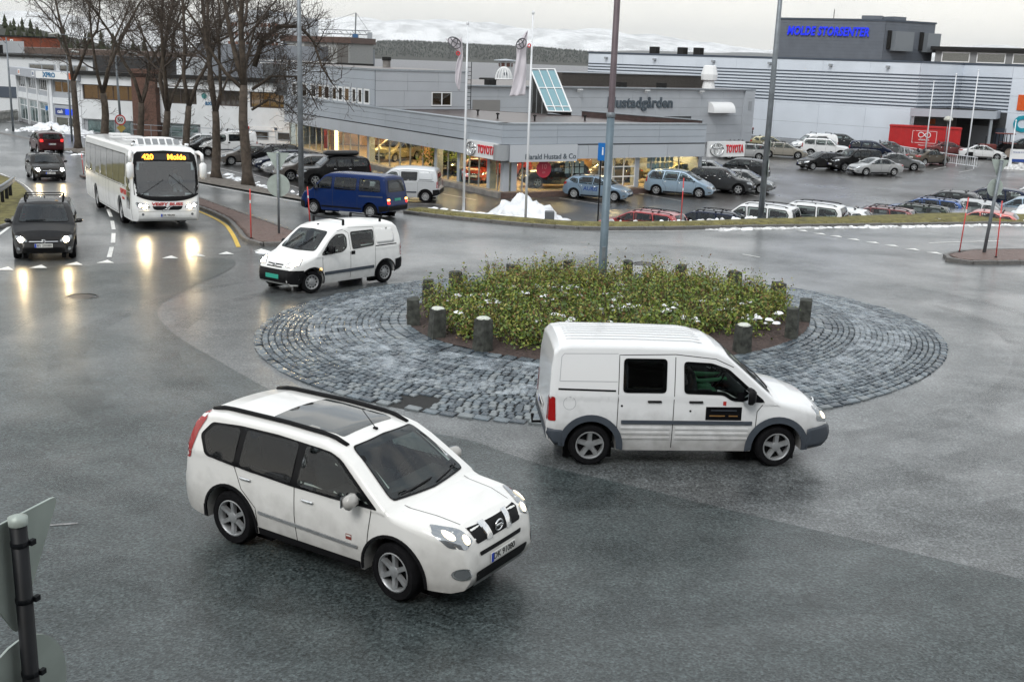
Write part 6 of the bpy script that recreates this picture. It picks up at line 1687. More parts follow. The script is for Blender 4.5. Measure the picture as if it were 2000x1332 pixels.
# slanted roof light
BL, BR, TL, TR = Vector((2.07, 83.6, 2.26)), Vector((3.87, 84.6, 2.24)), Vector((0.7, 88.2, 5.21)), Vector((2.6, 89.3, 5.27))
M_SKYGL = mat('blue_rooflight_glass', (.12, .26, .30), .06, coat=.8)
nrm = (BR - BL).cross(TL - BL).normalized()
if nrm.y > 0: nrm = -nrm
def quad_pt(s, t): return BL * (1 - s) * (1 - t) + BR * s * (1 - t) + TL * (1 - s) * t + TR * s * t
for i in range(3):
 for (t0, t1) in ((.015, .10), (.13, .53), (.56, .97)):
  a, b_, c_, d_ = [quad_pt(s, t) for s, t in ((i / 3 + .025, t0), ((i + 1) / 3 - .025, t0), ((i + 1) / 3 - .025, t1), (i / 3 + .025, t1))]
  mb = MB(); mb.add([a, b_, c_, d_, a - nrm * .03, b_ - nrm * .03, c_ - nrm * .03, d_ - nrm * .03], [(0, 1, 2, 3), (4, 7, 6, 5), (0, 4, 5, 1), (1, 5, 6, 2), (2, 6, 7, 3), (3, 7, 4, 0)]); D.part(mb, 'rooflight_pane', M_SKYGL)
mb = MB()
for s in (0, 1 / 3, 2 / 3, 1): mb.tube([quad_pt(s, 0) + nrm * .02, quad_pt(s, 1) + nrm * .02], .06 if s in (0, 1) else .04, 6)
for t in (0, .115, .545, 1): mb.tube([quad_pt(0, t) + nrm * .02, quad_pt(1, t) + nrm * .02], .05, 6)
D.part(mb, 'rooflight_frame', M_FRAMEW)
mb = MB(); TLb, TRb = Vector((TL.x, TL.y, 1.9)), Vector((TR.x, TR.y, 1.9))
mb.add([BL, TL, TLb, Vector((BL.x, BL.y, 1.9))], [(0, 1, 2, 3)]); D.part(mb, 'rooflight_side', mat('dark_side_glass', (.05, .05, .05), .12))
mb = MB(); mb.add([BR, TR, TRb, Vector((BR.x, BR.y, 1.9))], [(3, 2, 1, 0)]); D.part(mb, 'rooflight_side', MATS['dark_side_glass'])
mb = MB(); mb.add([TL, TR, TRb, TLb], [(0, 1, 2, 3)]); D.part(mb, 'rooflight_back', M_CLAD)
for s in (.3, .6, .85): mb = MB(); p = BL.lerp(TL, s); mb.tube([(p.x, p.y, 1.95), p], .035, 5); D.part(mb, 'side_bar', M_FRAMEG)

# fascia signs
def toyota_sign(name, A, B, u0, u1, z0, z1, o, label):
 s = Bld(name, (*fpt(A, B, (u0 + u1) / 2, o), z0), label, 'sign')
 mb = MB(); fbox(mb, A, B, u0, u1, z0, z1, o - .25, o); s.part(mb, 'sign_box', M_SIGNW)
 d = fdir(A, B); h = z1 - z0; n = Vector((d.y, -d.x, 0))
 c = fpt(A, B, u0 + h * .62, o + .03); c3 = Vector((c[0], c[1], (z0 + z1) / 2)); rr = h * .42
 mb = MB()
 def oval(rx, rz_o, cz, r):
  mb.tube([c3 + d * (math.cos(2 * math.pi * k / 24) * rx) + Vector((0, 0, cz + math.sin(2 * math.pi * k / 24) * rz_o)) for k in range(25)], r, 6)
 oval(rr * 1.28, rr, 0, rr * .13); oval(rr * .45, rr * .92, 0, rr * .11); oval(rr * 1.0, rr * .36, rr * .5, rr * .11)
 s.part(mb, 'emblem', M_CHROME, smooth=True)
 t = fpt(A, B, u0 + h * 1.28 + (u1 - u0 - h * 1.28) / 2, o + .02)
 s.adopt(lettering('TOYOTA', h * .72, (t[0], t[1], (z0 + z1) / 2), d, M_REDSIGN, None, .06, h * .018, width=(u1 - u0 - h * 1.55), spacing=1.08))
toyota_sign('dealer_sign', PL_, C_, 32.15, LL + .1, -.02, .96, .62, 'white sign with silver emblem and red letters on the left fascia by the corner')
toyota_sign('dealer_sign', (12.55, 75.3), (15.9, 77.2), .1, 3.2, .0, 1.02, .35, 'white sign with silver emblem and red letters at the right end of the showroom')
s = Bld('corner_sign', (*C_, .0), 'pale fascia panel with thin dark lettering at the showroom corner', 'sign')
mb = MB(); fbox(mb, C_, PR_, .10, 5.0, -.12, .92, .40, .52); s.part(mb, 'sign_panel', mat('fascia_sign_grey', (.46, .485, .52), .4))
t = fpt(C_, PR_, 3.05, .53); s.adopt(lettering('Harald Hustad & Co', .46, (t[0], t[1], .18), fdir(C_, PR_), mat('dark_lettering', (.06, .08, .10), .5), None, .02, .004, width=3.7))
mb = MB(); mb.lathe([(.0, .0), (.5, .0), (.5, .93), (0, .93)], 20, mat=Matrix.Translation((*fpt(C_, PR_, -.25, .1), -.02))); s.part(mb, 'corner_drum', mat('brushed_drum', (.35, .37, .39), .35, .4), smooth=True, sharp=40)

# blue banner stand, posters and a tall plant seen through the glass
b = Bld('banner_stand', (*fpt(PL_, C_, 33.1, -.6), -1.95), 'narrow blue banner standing inside the showroom glass near the corner', 'banner')
mb = MB(); fbox(mb, PL_, C_, 32.95, 33.3, -1.95, -.05, -.7, -.66); b.part(mb, 'banner', mat('banner_blue', (.02, .16, .36), .5))
b = Bld('banner_stand', (*fpt(C_, PR_, 11.9, -.5), -1.95), 'blue banner stand inside the right showroom window under price sheets', 'banner')
mb = MB(); fbox(mb, C_, PR_, 11.75, 12.4, -1.95, -.55, -.6, -.56); b.part(mb, 'banner', MATS['banner_blue'])
for (u0, n, z0, lab) in ((4.55, 4, -.95, 'white price sheets hung in rows in the showroom window left of the roller door'), (11.0, 6, -.75, 'white price sheets hung in rows in the showroom window by the blue banner')):
 b = Bld('price_board', (*fpt(C_, PR_, u0, -.1), z0), lab, 'notices')
 for r_ in range(2):
  for k in range(n): mb = MB(); fbox(mb, C_, PR_, u0 + k * .38, u0 + .29 + k * .38, z0 + .42 * r_, z0 + .36 + .42 * r_, -.13, -.12); b.part(mb, 'sheet', M_SIGNW)
b = Bld('window_poster', (*fpt(C_, PR_, 2.7, -.1), -.8), 'round red poster on the corner showroom window', 'poster')
mb = MB(); p0 = fpt(C_, PR_, 2.9, -.02); mb.lathe([(0, 0), (.55, 0), (.55, -.01)], 28, mat=face_matrix((p0[0], p0[1], -.62), fdir(C_, PR_))); b.part(mb, 'disc', mat('poster_red', (.42, .02, .05), .5))
t = fpt(C_, PR_, 2.9, -.005); b.adopt(lettering('10', .42, (t[0], t[1], -.5), fdir(C_, PR_), mat('poster_pink', (.6, .2, .22), .5), None, .004)); b.adopt(lettering('ÅR', .2, (t[0], t[1], -.85), fdir(C_, PR_), MATS['poster_pink'], None, .004))
pb = empty('potted_tree', (*fpt(PL_, C_, 25.6, -1.6), -1.95)); tag(pb, 'tall dark green pot plant inside the left showroom window', 'plant')
def pl_leaf(qq, n): return np.stack([qq.normal(size=n) * .75, qq.normal(size=n) * .75, 1.15 + qq.normal(size=n) * .5], 1), qq.randint(0, 2, n)
leaf_mass('foliage', 1500, pl_leaf, .11, LEAF, pb); MB().tube([(0, 0, 0), (0, 0, 1.3)], .05, 6).build('stem', M_BRICK, pb)
mb = MB(); mb.lathe([(0, 0), (.25, 0), (.32, .4), (0, .4)], 14); mb.build('pot', M_FRAMEG, pb)
pt = MB(); fbox(pt, PL_, C_, 10.1, 10.5, -1.9, .0, -.02, .06); ld = Bld('entrance_lightbox', (*fpt(PL_, C_, 10.3, 0), -1.95), 'glowing white upright lightbox beside the showroom entrance', 'lightbox'); ld.part(pt, 'light_panel', mat('lightbox', (1, .9, .7), .5, emit=(1, .78, .42), estr=3.0))
for k, (u, colr) in enumerate(((4.2, (.35, .03, .03)), (5.6, (.25, .12, .05)))):
 mb = MB(); fbox(mb, PL_, C_, u, u + .7, -1.95, -.4, -1.6, -1.5); o = mb.build('display_board', mat('display_%d' % k, colr, .6)); tag(o, ('red display board inside the far left showroom window', 'brown display board inside the far left showroom window')[k], 'display')

# ---------------------------------------------------------------- shopping centre
S0, S1, S2, S3, S4 = (9.3, 158.0), (44.6, 127.2), (51.5, 132.6), (55.0, 127.2), (66, 116.0)
SH = Bld('shopping_centre', (40, 150, LOT), 'long white shopping centre with dark horizontal stripes and grey roof tower')
M_MALL = mat('mall_white', (.60, .65, .72), .45, noise=.05, nscale=.4)
M_STRIPE = mat('mall_stripe', (.05, .065, .09), .5)
M_TOWER = mat('tower_slate', (.105, .12, .145), .5, noise=.08, nscale=1)
bk = 40
mb = MB(); mb.prism([S0, S1, S2, S3, S4, (95, 150), (60, 190), (25, 185)], LOT, 7.05); SH.part(mb, 'core', M_GAP)
mb = MB(); mb.prism([(S0[0] + .1, S0[1] + .2), (S1[0], S1[1] + .3), (S2[0], S2[1] + .3), (S3[0], S3[1] + .3), (S4[0], S4[1] + .3), (95, 150), (60, 190), (25, 185)], 7.05, 7.10); SH.part(mb, 'roof', M_ROOF)
def mall_face(A, B, s0=0, s1=None, stripes=True, zlow=LOT, u_from=0.0, hole=None):
 L = math.dist(A, B)
 panels(SH, A, B, 0, L, [(5.75, 7.05)], 6.0, .01, .06, M_MALL, gap=.02)
 if stripes:
  n = 10; z0, z1 = 1.95, 5.75; st = (z1 - z0) / n
  for k in range(n):
   panels(SH, A, B, 0, L, [(z0 + k * st, z0 + (k + 1) * st - .10)], 60, .01, .06, M_MALL, gap=.0)
   mb = MB(); fbox(mb, A, B, s0, s1 if s1 else L, z0 + (k + 1) * st - .11, z0 + (k + 1) * st + .03, .02, .11); SH.part(mb, 'stripe', M_STRIPE)
 else: panels(SH, A, B, 0, L, [(1.95, 3.8), (3.8, 5.75)], 6.0, .01, .06, M_MALL, gap=.02)
 if hole is None: panels(SH, A, B, 0, L, [(zlow, -.3), (-.3, 1.95)], 6.0, .01, .06, M_MALL, gap=.02)
 mb = MB(); fbox(mb, A, B, -.05, L + .05, 7.05, 7.28, -.4, .12); SH.part(mb, 'parapet_cap', M_STRIPE)
mall_face(S0, S1); mall_face(S1, S2, hole=1); mall_face(S2, S3, hole=1); mall_face(S3, S4, stripes=False)
# delivery recess and canopy
M_RECESS = mat('recess_grey', (.20, .205, .21), .7, noise=.1)
for (A, B) in ((S1, S2), (S2, S3)): mb = MB(); fbox(mb, A, B, 0, math.dist(A, B), LOT, 1.95, -.05, .0); SH.part(mb, 'recess_wall', M_RECESS)
for (A, B, u0, u1, z1, m) in ((S2, S3, 2.2, 4.6, .3, M_FRAMEG), (S2, S3, 5.2, 6.6, .2, M_STRIPE), (S1, S2, 3.0, 4.2, .9, mat('orange_notice', (.45, .10, .02), .6))):
 mb = MB(); fbox(mb, A, B, u0, u1, LOT if m is not MATS.get('orange_notice') else .3, z1, .01, .06); SH.part(mb, 'service_door', m)
cn = [(43.4, 125.4), (52.6, 124.4), (54.4, 127.6), (51.4, 132.3), (44.7, 127.0)]
mb = MB(); mb.prism(cn, 1.30, 2.15); SH.part(mb, 'canopy', M_CLAD)
mb = MB(); mb.prism(offset_poly(cn, -.25), 2.15, 2.19); SH.part(mb, 'canopy_roof', M_DARK)
for p in ((43.8, 125.7), (52.3, 124.9)): mb = MB(); mb.box((p[0], p[1], -.5), (.3, .3, 3.6)); SH.part(mb, 'canopy_post', M_STEEL)
# roof tower
TA, TB, TC = (33.9, 151.5), (46.1, 146.0), (54.0, 150.5)
tp = [TA, TB, TC, (50, 165), (38, 168)]
mb = MB(); mb.prism(tp, 7.1, 12.2); SH.part(mb, 'roof_tower', M_GAP)
for (A, B) in ((TA, TB), (TB, TC)): panels(SH, A, B, 0, math.dist(A, B), [(7.1 + .425 * k, 7.1 + .425 * (k + 1)) for k in range(12)], 9.0, .01, .05, M_TOWER, gap=.014)
mb = MB(); mb.prism(offset_poly(tp, .15), 12.2, 12.42); SH.part(mb, 'parapet_cap', M_STRIPE)
for (u0, u1) in ((1.0, 4.3), (6.9, 9.3)):
 mb = MB(); fbox(mb, TB, TC, u0, u1, 8.6, 11.0, .06, 1.0); SH.part(mb, 'vent_hood', mat('hood_grey', (.17, .19, .21), .5))
 mb = MB(); fbox(mb, TB, TC, u0 - .55, u0, 8.8, 11.1, .06, .3); SH.part(mb, 'vent_opening', M_DARK)
for (u, w) in ((10.2, 2.5), (2.5, 2.2)): mb = MB(); fbox(mb, TA if u > 10 else TB, TB if u > 10 else TC, u, u + w, 12.42, 12.9, -3, -1); SH.part(mb, 'roof_unit', M_TOWER)
td = fdir(TA, TB); t = fpt(TA, TB, 6.3, .16)
SH.adopt(lettering('MOLDE STORSENTER', 1.5, (t[0], t[1], 10.75), td, mat('blue_letters', (.005, .02, .5), .4, emit=(.0, .02, 1.0), estr=.35), None, .22, .05, shear=.18, width=10.4, spacing=1.08))
mb = MB(); mb.tube([(40.5, 150, 12.4), (40.5, 150, 13.6)], .05, 5); SH.part(mb, 'aerial', M_DARK)
# rooftop strip of windows at the right
RA, RB = (53.2, 147.0), (80, 134)
mb = MB(); fbox(mb, RA, RB, 0, 33, 7.1, 8.9, -8, 0); SH.part(mb, 'penthouse', M_RECESS)
mb = MB(); fbox(mb, RA, RB, -.6, 33, 8.9, 9.35, -8.5, .6); SH.part(mb, 'penthouse_roof', M_DARK)
for k in range(7): window(SH, RA, RB, .8 + 4.2 * k, 4.2 + 4.2 * k, 7.45, 8.7, M_FRAMEW, M_WINGL, .12, .02, backm=mat('sky_glass', (.30, .34, .33), .1))
for k in range(2): mb = MB(); fbox(mb, RA, RB, 12 + k * 2.4, 13.8 + k * 2.4, 7.3, 8.6, 1.2, 2.4); SH.part(mb, 'air_unit', M_CLAD)
# chain logo signs at the right edge
b = Bld('store_sign', (*fpt(S3, S4, 1.5, .1), 2.0), 'square orange-red store sign at the right edge of the white mall', 'sign')
mb = MB(); fbox(mb, S3, S4, 1.0, 4.0, 2.3, 4.0, .08, .2); b.part(mb, 'sign_panel', mat('orange_sign', (.60, .09, .01), .4))
b = Bld('store_sign', (*fpt(S3, S4, 1.5, .1), 0), 'turquoise letter C sign under the orange sign on the mall', 'sign')
t = fpt(S3, S4, 2.3, .12); b.adopt(lettering('Co', 2.3, (t[0], t[1], .75), fdir(S3, S4), mat('turquoise_sign', (.01, .27, .36), .4), None, .12, .11))
for (u, z) in ((3, 6.4), (11, 6.4), (20, 6.4), (28, 6.4), (36, 6.4), (43, 6.4)):
 mb = MB(); fbox(mb, S0, S1, u, u + .35, z, z + .25, .07, .5); SH.part(mb, 'wall_lamp', M_FRAMEG)
for u in (2.0, 6.5, 9.0): mb = MB(); fbox(mb, S0, S1, u + 6, u + 7.0, 7.1, 8.2, -4, -3); SH.part(mb, 'roof_unit', M_DARK)
# window band behind the workshop roof
for k, (a, c) in enumerate(((1, 4.4), (4.8, 9.4), (11.5, 16.5))): window(SH, S0, S1, a, c, 2.2, 3.5, M_STRIPE, M_WINGL, .1, .10, mull=[a + (c - a) * j / 5 for j in range(1, 5)], backm=M_ROOM)

# white trolley shed in front of the mall
SA, SB = (34.6, 137.6), (46.0, 129.5)
b = Bld('trolley_shed', (40, 134, LOT), 'low white flat-roofed shed against the mall wall', 'shed')
mb = MB(); fbox(mb, SA, SB, 0, 10.2, LOT, -.1, .0, .12); b.part(mb, 'wall', mat('shed_white', (.66, .69, .72), .5))
mb = MB(); fbox(mb, SA, SB, 10.2, 13.2, LOT + .2, -.1, -.02, .05); b.part(mb, 'dark_glazing', M_STRIPE)
mb = MB(); fbox(mb, SA, SB, -.35, 0, LOT, .2, -.2, .2); fbox(mb, SA, SB, 13.2, 13.5, LOT, .2, -.2, .2); b.part(mb, 'posts', M_STEEL)
mb = MB(); fbox(mb, SA, SB, -.6, 13.9, .12, .32, -2.6, .6); b.part(mb, 'roof', M_CLAD)
mb = MB(); fbox(mb, SA, SB, 9.4, 9.8, -1.3, -.9, .12, .14); b.part(mb, 'notice', mat('pink_notice', (.35, .10, .25), .6))

# red skip container
E0, E1 = (40.66, 123.32), (47.54, 120.75)
b = Bld('skip_container', (*E0, LOT), 'red ribbed steel skip container with white infinity logo by the loading bay', 'container')
M_RED = mat('container_red', (.42, .012, .014), .45, noise=.12, nscale=1.5)
LE = math.dist(E0, E1)
mb = MB(); fbox(mb, E0, E1, 0, LE, LOT + .15, .35, -2.4, 0); b.part(mb, 'hull', M_RED)
for k in range(15):
 if 6 <= k <= 9: continue
 mb = MB(); fbox(mb, E0, E1, .2 + k * (LE - .4) / 14 - .05, .2 + k * (LE - .4) / 14 + .05, LOT + .25, .2, 0, .09); b.part(mb, 'rib', M_RED)
mb = MB(); fbox(mb, E0, E1, -.05, LE + .05, .22, .40, -.1, .12); b.part(mb, 'top_rail', M_RED)
d = fdir(E0, E1); c = fpt(E0, E1, LE * .5, .03); mb = MB(); pts = []
for k in range(41):
 a = 2 * math.pi * k / 40; q_ = 1 + math.sin(a) ** 2; pts.append(Vector((c[0], c[1], -.55)) + d * (.62 * math.cos(a) / q_ * 1.0) + Vector((0, 0, .75 * math.sin(a) * math.cos(a) / q_)))
mb.tube(pts, .05, 5); b.part(mb, 'logo', M_SIGNW)
b.adopt(lettering('element', .34, (c[0], c[1], -1.05), d, M_SIGNW, None, .02)); b.adopt(lettering('Miljøet først', .22, (c[0], c[1], -1.65), d, M_SIGNW, None, .02))
mb = MB()
for (a0, a1, z0, z1) in ((-1.25, 1.25, -.15, -.11), (-1.25, 1.25, -1.42, -1.38), (-1.25, -1.21, -1.38, -.15), (1.21, 1.25, -1.38, -.15)): fbox(mb, E0, E1, LE * .5 + a0, LE * .5 + a1, z0, z1, .005, .02)
b.part(mb, 'logo_frame', M_SIGNW)

# ---------------------------------------------------------------- white office block behind the trees
O0, O1, O2, O3 = (-53.5, 120.0), (-45.7, 109.4), (-41.5, 106.5), (-19.6, 100.9)
OB = Bld('office_block', (-35, 108, LOT), 'white two-storey office block with shop fronts behind the bare trees')
bkp = [O0, O1, O2, O3, (-19, 112), (-34, 126), (-52, 128)]
mb = MB(); mb.prism(bkp, LOT, 2.6); OB.part(mb, 'core', mat('office_grey', (.30, .31, .33), .7))
M_OFF = mat('office_panel', (.33, .35, .38), .6, noise=.06)
LA, LB_, LC = math.dist(O0, O1), math.dist(O1, O2), math.dist(O2, O3)
# corner wing: ribbon windows over shop glass
for (A, B, L) in ((O0, O1, LA), (O1, O2, LB_)):
 mb = MB(); fbox(mb, A, B, -.5, L + .5, 2.55, 3.35, -.5, .75); OB.part(mb, 'eaves_fascia', mat('eaves_grey', (.34, .36, .40), .5))
 mb = MB(); fbox(mb, A, B, 0, L, .25, .85, .02, .2); OB.part(mb, 'floor_band', M_WHITEW)
 mb = MB(); fbox(mb, A, B, 0, L, .85, 1.35, .02, .1); OB.part(mb, 'spandrel', M_OFF)
for k in range(4): mb = MB(); u = k * (LA - .3) / 3; fbox(mb, O0, O1, u, u + .3, LOT, 2.55, .02, .28); OB.part(mb, 'column', M_WHITEW)
for k in range(2): mb = MB(); u = .1 + k * (LB_ - .5); fbox(mb, O1, O2, u, u + .45, LOT, 2.55, .02, .28); OB.part(mb, 'column', M_WHITEW)
for k in range(3):
 u = .3 + k * (LA - .3) / 3; w = (LA - .3) / 3 - .3
 window(OB, O0, O1, u + .1, u + w - .1, 1.35, 2.45, M_FRAMEW, M_WINGL, .06, .03, mull=[u + w * j / 5 for j in (1, 2, 3, 4)], backm=mat('blind_grey', (.25, .27, .30), .7))
 window(OB, O0, O1, u, u + w, -2.0, .2, M_FRAMEW, M_SHOWGL, .06, .03, mull=[u + w / 2], trans=(-.5,), backm=mat('shop_interior', (.20, .23, .24), .7, noise=.5, nscale=1.2))
window(OB, O1, O2, .8, 3.4, 1.35, 2.4, M_FRAMEG, M_WINGL, .06, .03, mull=[2.0], backm=M_ROOMLIT)
mb = MB(); fbox(mb, O1, O2, .55, LB_ - .1, -.95, .15, .04, .16); OB.part(mb, 'shop_fascia', M_OFF)
window(OB, O1, O2, .7, 4.6, -2.2, -.95, M_FRAMEW, M_SHOWGL, .07, .03, mull=[2.7, 3.1], backm=mat('shop_dim', (.12, .075, .04), .7, noise=.6, nscale=1.0))
sgn = Bld('shop_sign', (*fpt(O1, O2, 2.8, .2), -.6), 'dark blue and bright blue shop sign above the corner shop door', 'sign')
mb = MB(); fbox(mb, O1, O2, .9, 2.5, -.75, -.15, .16, .24); sgn.part(mb, 'sign_panel', mat('sign_navy', (.01, .03, .16), .4))
for k, (a, c) in enumerate(((2.5, 3.35), (3.35, 4.2), (4.2, 5.0))): mb = MB(); fbox(mb, O1, O2, a, c, -.72, -.18, .16, .23); sgn.part(mb, 'sign_panel', mat('sign_bright_blue', (.005, .05, .62), .4, emit=(0, .08, 1), estr=.25))
t = fpt(O1, O2, 1.7, .25); sgn.adopt(lettering('cash', .5, (t[0], t[1], -.45), fdir(O1, O2), M_SIGNW, None, .02, .008))
sgn = Bld('office_sign', (*fpt(O1, O2, 0, .8), 2.6), 'white sign with blue letters and orange badge under the office eaves', 'sign')
mb = MB(); fbox(mb, O1, O2, -1.0, 5.6, 2.62, 3.28, .76, .84); sgn.part(mb, 'sign_panel', M_SIGNW)
t = fpt(O1, O2, 1.2, .86); sgn.adopt(lettering('XPRO', .62, (t[0], t[1], 2.95), fdir(O1, O2), mat('sign_teal', (.01, .13, .28), .5), None, .02, .02, sx=1.2))
mb = MB(); fbox(mb, O1, O2, 4.2, 5.4, 2.66, 3.24, .845, .86); sgn.part(mb, 'badge', mat('badge_orange', (.6, .12, .04), .5))
mb = MB(); mb.box((0, 0, 0), (.5, .1, .5));
for k, (u, colr) in enumerate(((3.6, (.55, .2, .12)), (9.5, (.12, .16, .25)))):
 mb = MB(); fbox(mb, O0, O1, u, u + .9, 2.68, 3.22, .76, .80); o = mb.build('eaves_badge', M_SIGNW); mb2 = MB(); fbox(mb2, O0, O1, u + .2, u + .7, 2.8, 3.1, .80, .81); c_ = mb2.build('print', mat('eaves_print_%d' % k, colr, .6)); c_.parent = o
 tag(o, ('small white badge with orange mark at the left end of the office eaves', 'small white badge with dark blue mark on the office eaves')[k], 'sign')
# long white wing with upper window strips
A, B, L = O2, O3, LC
mb = MB(); fbox(mb, A, B, 0, L, 2.3, 3.15, -.5, .55); OB.part(mb, 'white_eaves', M_WHITEW)
mb = MB(); fbox(mb, A, B, -.3, L + .2, 3.15, 3.5, -.8, .9); OB.part(mb, 'roof_edge', M_DARK)
strips = [(0.2, 6.6, True), (8.8, 12.2, True), (14.5, 16.6, False), (17.6, 21.4, True)]
ucur = 0
for i, (a, c, warm) in enumerate(strips):
 if a > ucur: mb = MB(); fbox(mb, A, B, ucur, a, .9, 2.3, .02, .25); OB.part(mb, 'wall_panel', M_WHITEW)
 window(OB, A, B, a, c, .9, 2.3, mat('bronze_frame', (.05, .035, .03), .5), M_WINGL, .09, .05, mull=[a + (c - a) * j / 4 for j in (1, 2, 3)], backm=M_ROOMLIT if warm and i != 1 else M_ROOM); ucur = c
mb = MB(); fbox(mb, A, B, ucur, L, .9, 2.3, .02, .25); OB.part(mb, 'wall_panel', M_WHITEW)
mb = MB(); fbox(mb, A, B, 0, 12.5, -.9, .9, .02, .26); OB.part(mb, 'wall_panel', M_WHITEW)
mb = MB(); fbox(mb, A, B, 12.5, L, LOT, .9, .02, .26); OB.part(mb, 'wall_panel', M_WHITEW)
for (a, c) in ((.4, 3.4), (3.8, 6.6), (8.9, 12.2)): window(OB, A, B, a, c, -2.2, -.92, M_FRAMEG, M_SHOWGL, .07, .03, mull=[(a + c) / 2], backm=MATS['shop_interior'])
for (a, c) in ((17.4, 19.4), (20.3, 21.6)): window(OB, A, B, a, c, -1.9, -1.2, M_FRAMEG, M_WINGL, .06, .27, backm=M_ROOM)
mb = MB(); fbox(mb, A, B, 5.9, 8.4, LOT, 3.9, .0, .9)
# brick shaft: real courses
sh_ = OB.part(mb, 'brick_shaft', M_BRICK)
sg2 = Bld('wall_sign', (*fpt(A, B, 18.5, .3), -1), 'small white direction sign low on the office wall by the showroom', 'sign'); mb = MB(); fbox(mb, A, B, 17.0, 20.8, -1.1, -.75, .27, .31); sg2.part(mb, 'sign_panel', M_SIGNW)
mb = MB(); fbox(mb, A, B, 17.2, 17.5, -1.05, -.8, .31, .32); sg2.part(mb, 'red_mark', M_REDSIGN); mb = MB(); fbox(mb, A, B, 20.0, 20.3, -1.05, -.8, .31, .32); sg2.part(mb, 'dark_mark', M_STRIPE)
t = fpt(A, B, 10.2, .30); sg3 = Bld('office_lettering', (t[0], t[1], .4), 'teal lettering with round mark on the white office wall', 'sign')
t = fpt(A, B, 13.7, .29); sg3.adopt(lettering('axbit', .62, (t[0], t[1], 1.1), fdir(A, B), mat('sign_teal', (.01, .13, .28), .5), None, .02, .012))
sg3.adopt(lettering('axess', .38, (t[0] + .25, t[1], 1.62), fdir(A, B), mat('sign_slate', (.08, .13, .14), .5), None, .02, .006))
mb = MB(); p0 = fpt(A, B, 13.0, .28); mb.lathe([(0, .02), (.26, .02), (.26, 0)], 18, mat=face_matrix((p0[0], p0[1], 1.72), fdir(A, B))); sg3.part(mb, 'round_mark', mat('mark_teal', (.05, .22, .22), .5))
# terrace railing in front of the wing
rl = Bld('terrace_railing', (*fpt(A, B, 15, 4), LOT), 'thin steel terrace railing behind the parked cars', 'railing')
mb = MB()
for z in (-1.2, -.75): mb.tube([(*fpt(A, B, 9, 6), z), (*fpt(A, B, 23, 6), z)], .03, 5)
rl.part(mb, 'rail', M_STEEL)
for u in range(9, 24, 2): mb = MB(); mb.tube([(*fpt(A, B, u, 6), LOT), (*fpt(A, B, u, 6), -.75)], .025, 5); rl.part(mb, 'post', M_STEEL)

# ---------------------------------------------------------------- buildings farther back
def block(name, label, px0, px1, y, z0, z1, depth, m, yb=None, roof=None, roofh=.3, over=.3):
 (x0, x1) = px0, px1
 b = Bld(name, ((x0 + x1) / 2, y, z0), label)
 A, B = (x0, y), (x1, yb if yb is not None else y)
 mb = MB(); fbox(mb, A, B, 0, math.dist(A, B), z0, z1, -depth, 0); b.part(mb, 'wall', m)
 if roof: mb = MB(); fbox(mb, A, B, -over, math.dist(A, B) + over, z1, z1 + roofh, -depth - over, over); b.part(mb, 'roof', roof)
 return b, A, B
M_FARW = mat('far_white_wall', (.58, .60, .62), .7, noise=.05)
# white hall at far left with a dark band
b, A, B = block('white_hall', 'white hall with dark strip and red cube sign at the far left', -78, -47.5, 138, -2.5, 4.2, 18, M_FARW, yb=132, roof=M_DARK, roofh=.25)
mb = MB(); fbox(mb, A, B, 4, 31, -.6, .7, .02, .08); b.part(mb, 'dark_band', M_STRIPE)
for (a, c) in ((20.0, 23.4), (24.0, 27.6)): window(b, A, B, a, c, 2.6, 3.5, M_FRAMEG, M_WINGL, .12, .05, mull=[(a + c) / 2], backm=M_CURT)
mb = MB(); fbox(mb, A, B, 9.5, 13.2, -3.4, -.8, .1, .2); s_ = b.part(mb, 'sign_panel', M_SIGNW)
mb = MB(); mb.lathe([(0, .04), (.75, .04), (.75, 0)], 6, mat=face_matrix((*fpt(A, B, 11.0, .22), -1.6), fdir(A, B))); b.part(mb, 'cube_mark', mat('crimson', (.35, .01, .06), .5))
t = fpt(A, B, 10.9, .23); b.adopt(lettering('RISTE', .75, (t[0], t[1], -2.85), fdir(A, B), M_STRIPE, None, .03, .02))
mb = MB(); fbox(mb, A, B, 12.5, 14.5, 4.4, 5.5, -3, -1.5); b.part(mb, 'roof_unit', M_DARK)
b, A, B = block('white_stair_tower', 'white stair tower at the left edge above the white hall', -88, -69.3, 150, 1, 6.0, 8, M_FARW, yb=150); window(b, A, B, 17.0, 18.3, 3.4, 5.2, M_FRAMEG, M_WINGL, .2, .02, backm=M_STRIPE)
b, A, B = block('long_brown_roof_hall', 'long low hall with a brown sheet roof behind the white hall', -90, -45, 185, -2, 5.1, 25, mat('umber_roof', (.10, .072, .06), .7, noise=.2), yb=175)
b, A, B = block('red_house', 'red brick house below the wooded hill at top left', -113.5, -107.0, 245, -3, 6.9, 12, mat('red_brick_wall', (.27, .065, .03), .8, noise=.25, nscale=.6), yb=243, roof=M_DARK)
for k in range(1): window(b, A, B, 3.8, 4.6, 4.4, 6.4, M_FRAMEW, M_WINGL, .25, .02, backm=M_FARW)
b, A, B = block('black_clad_block', 'black clad flat block behind the office roof', -48.5, -38.5, 128, 2, 4.75, 8, mat('black_cladding', (.014, .014, .015), .6), yb=126.5); mb = MB(); fbox(mb, A, B, 10.1, 11.2, 2, 4.9, -6, .1); b.part(mb, 'white_edge', M_FARW)
b, A, B = block('grey_hall', 'blue-grey windowless hall behind the trees', -43, -26, 150, 0, 6.6, 20, mat('blue_grey_sheet', (.17, .185, .21), .6, noise=.08), yb=146)
for k in range(5): mb = MB(); fbox(mb, A, B, 1 + k * 3.4, 1.08 + k * 3.4, 0, 6.6, .0, .04); b.part(mb, 'seam', M_GAP)
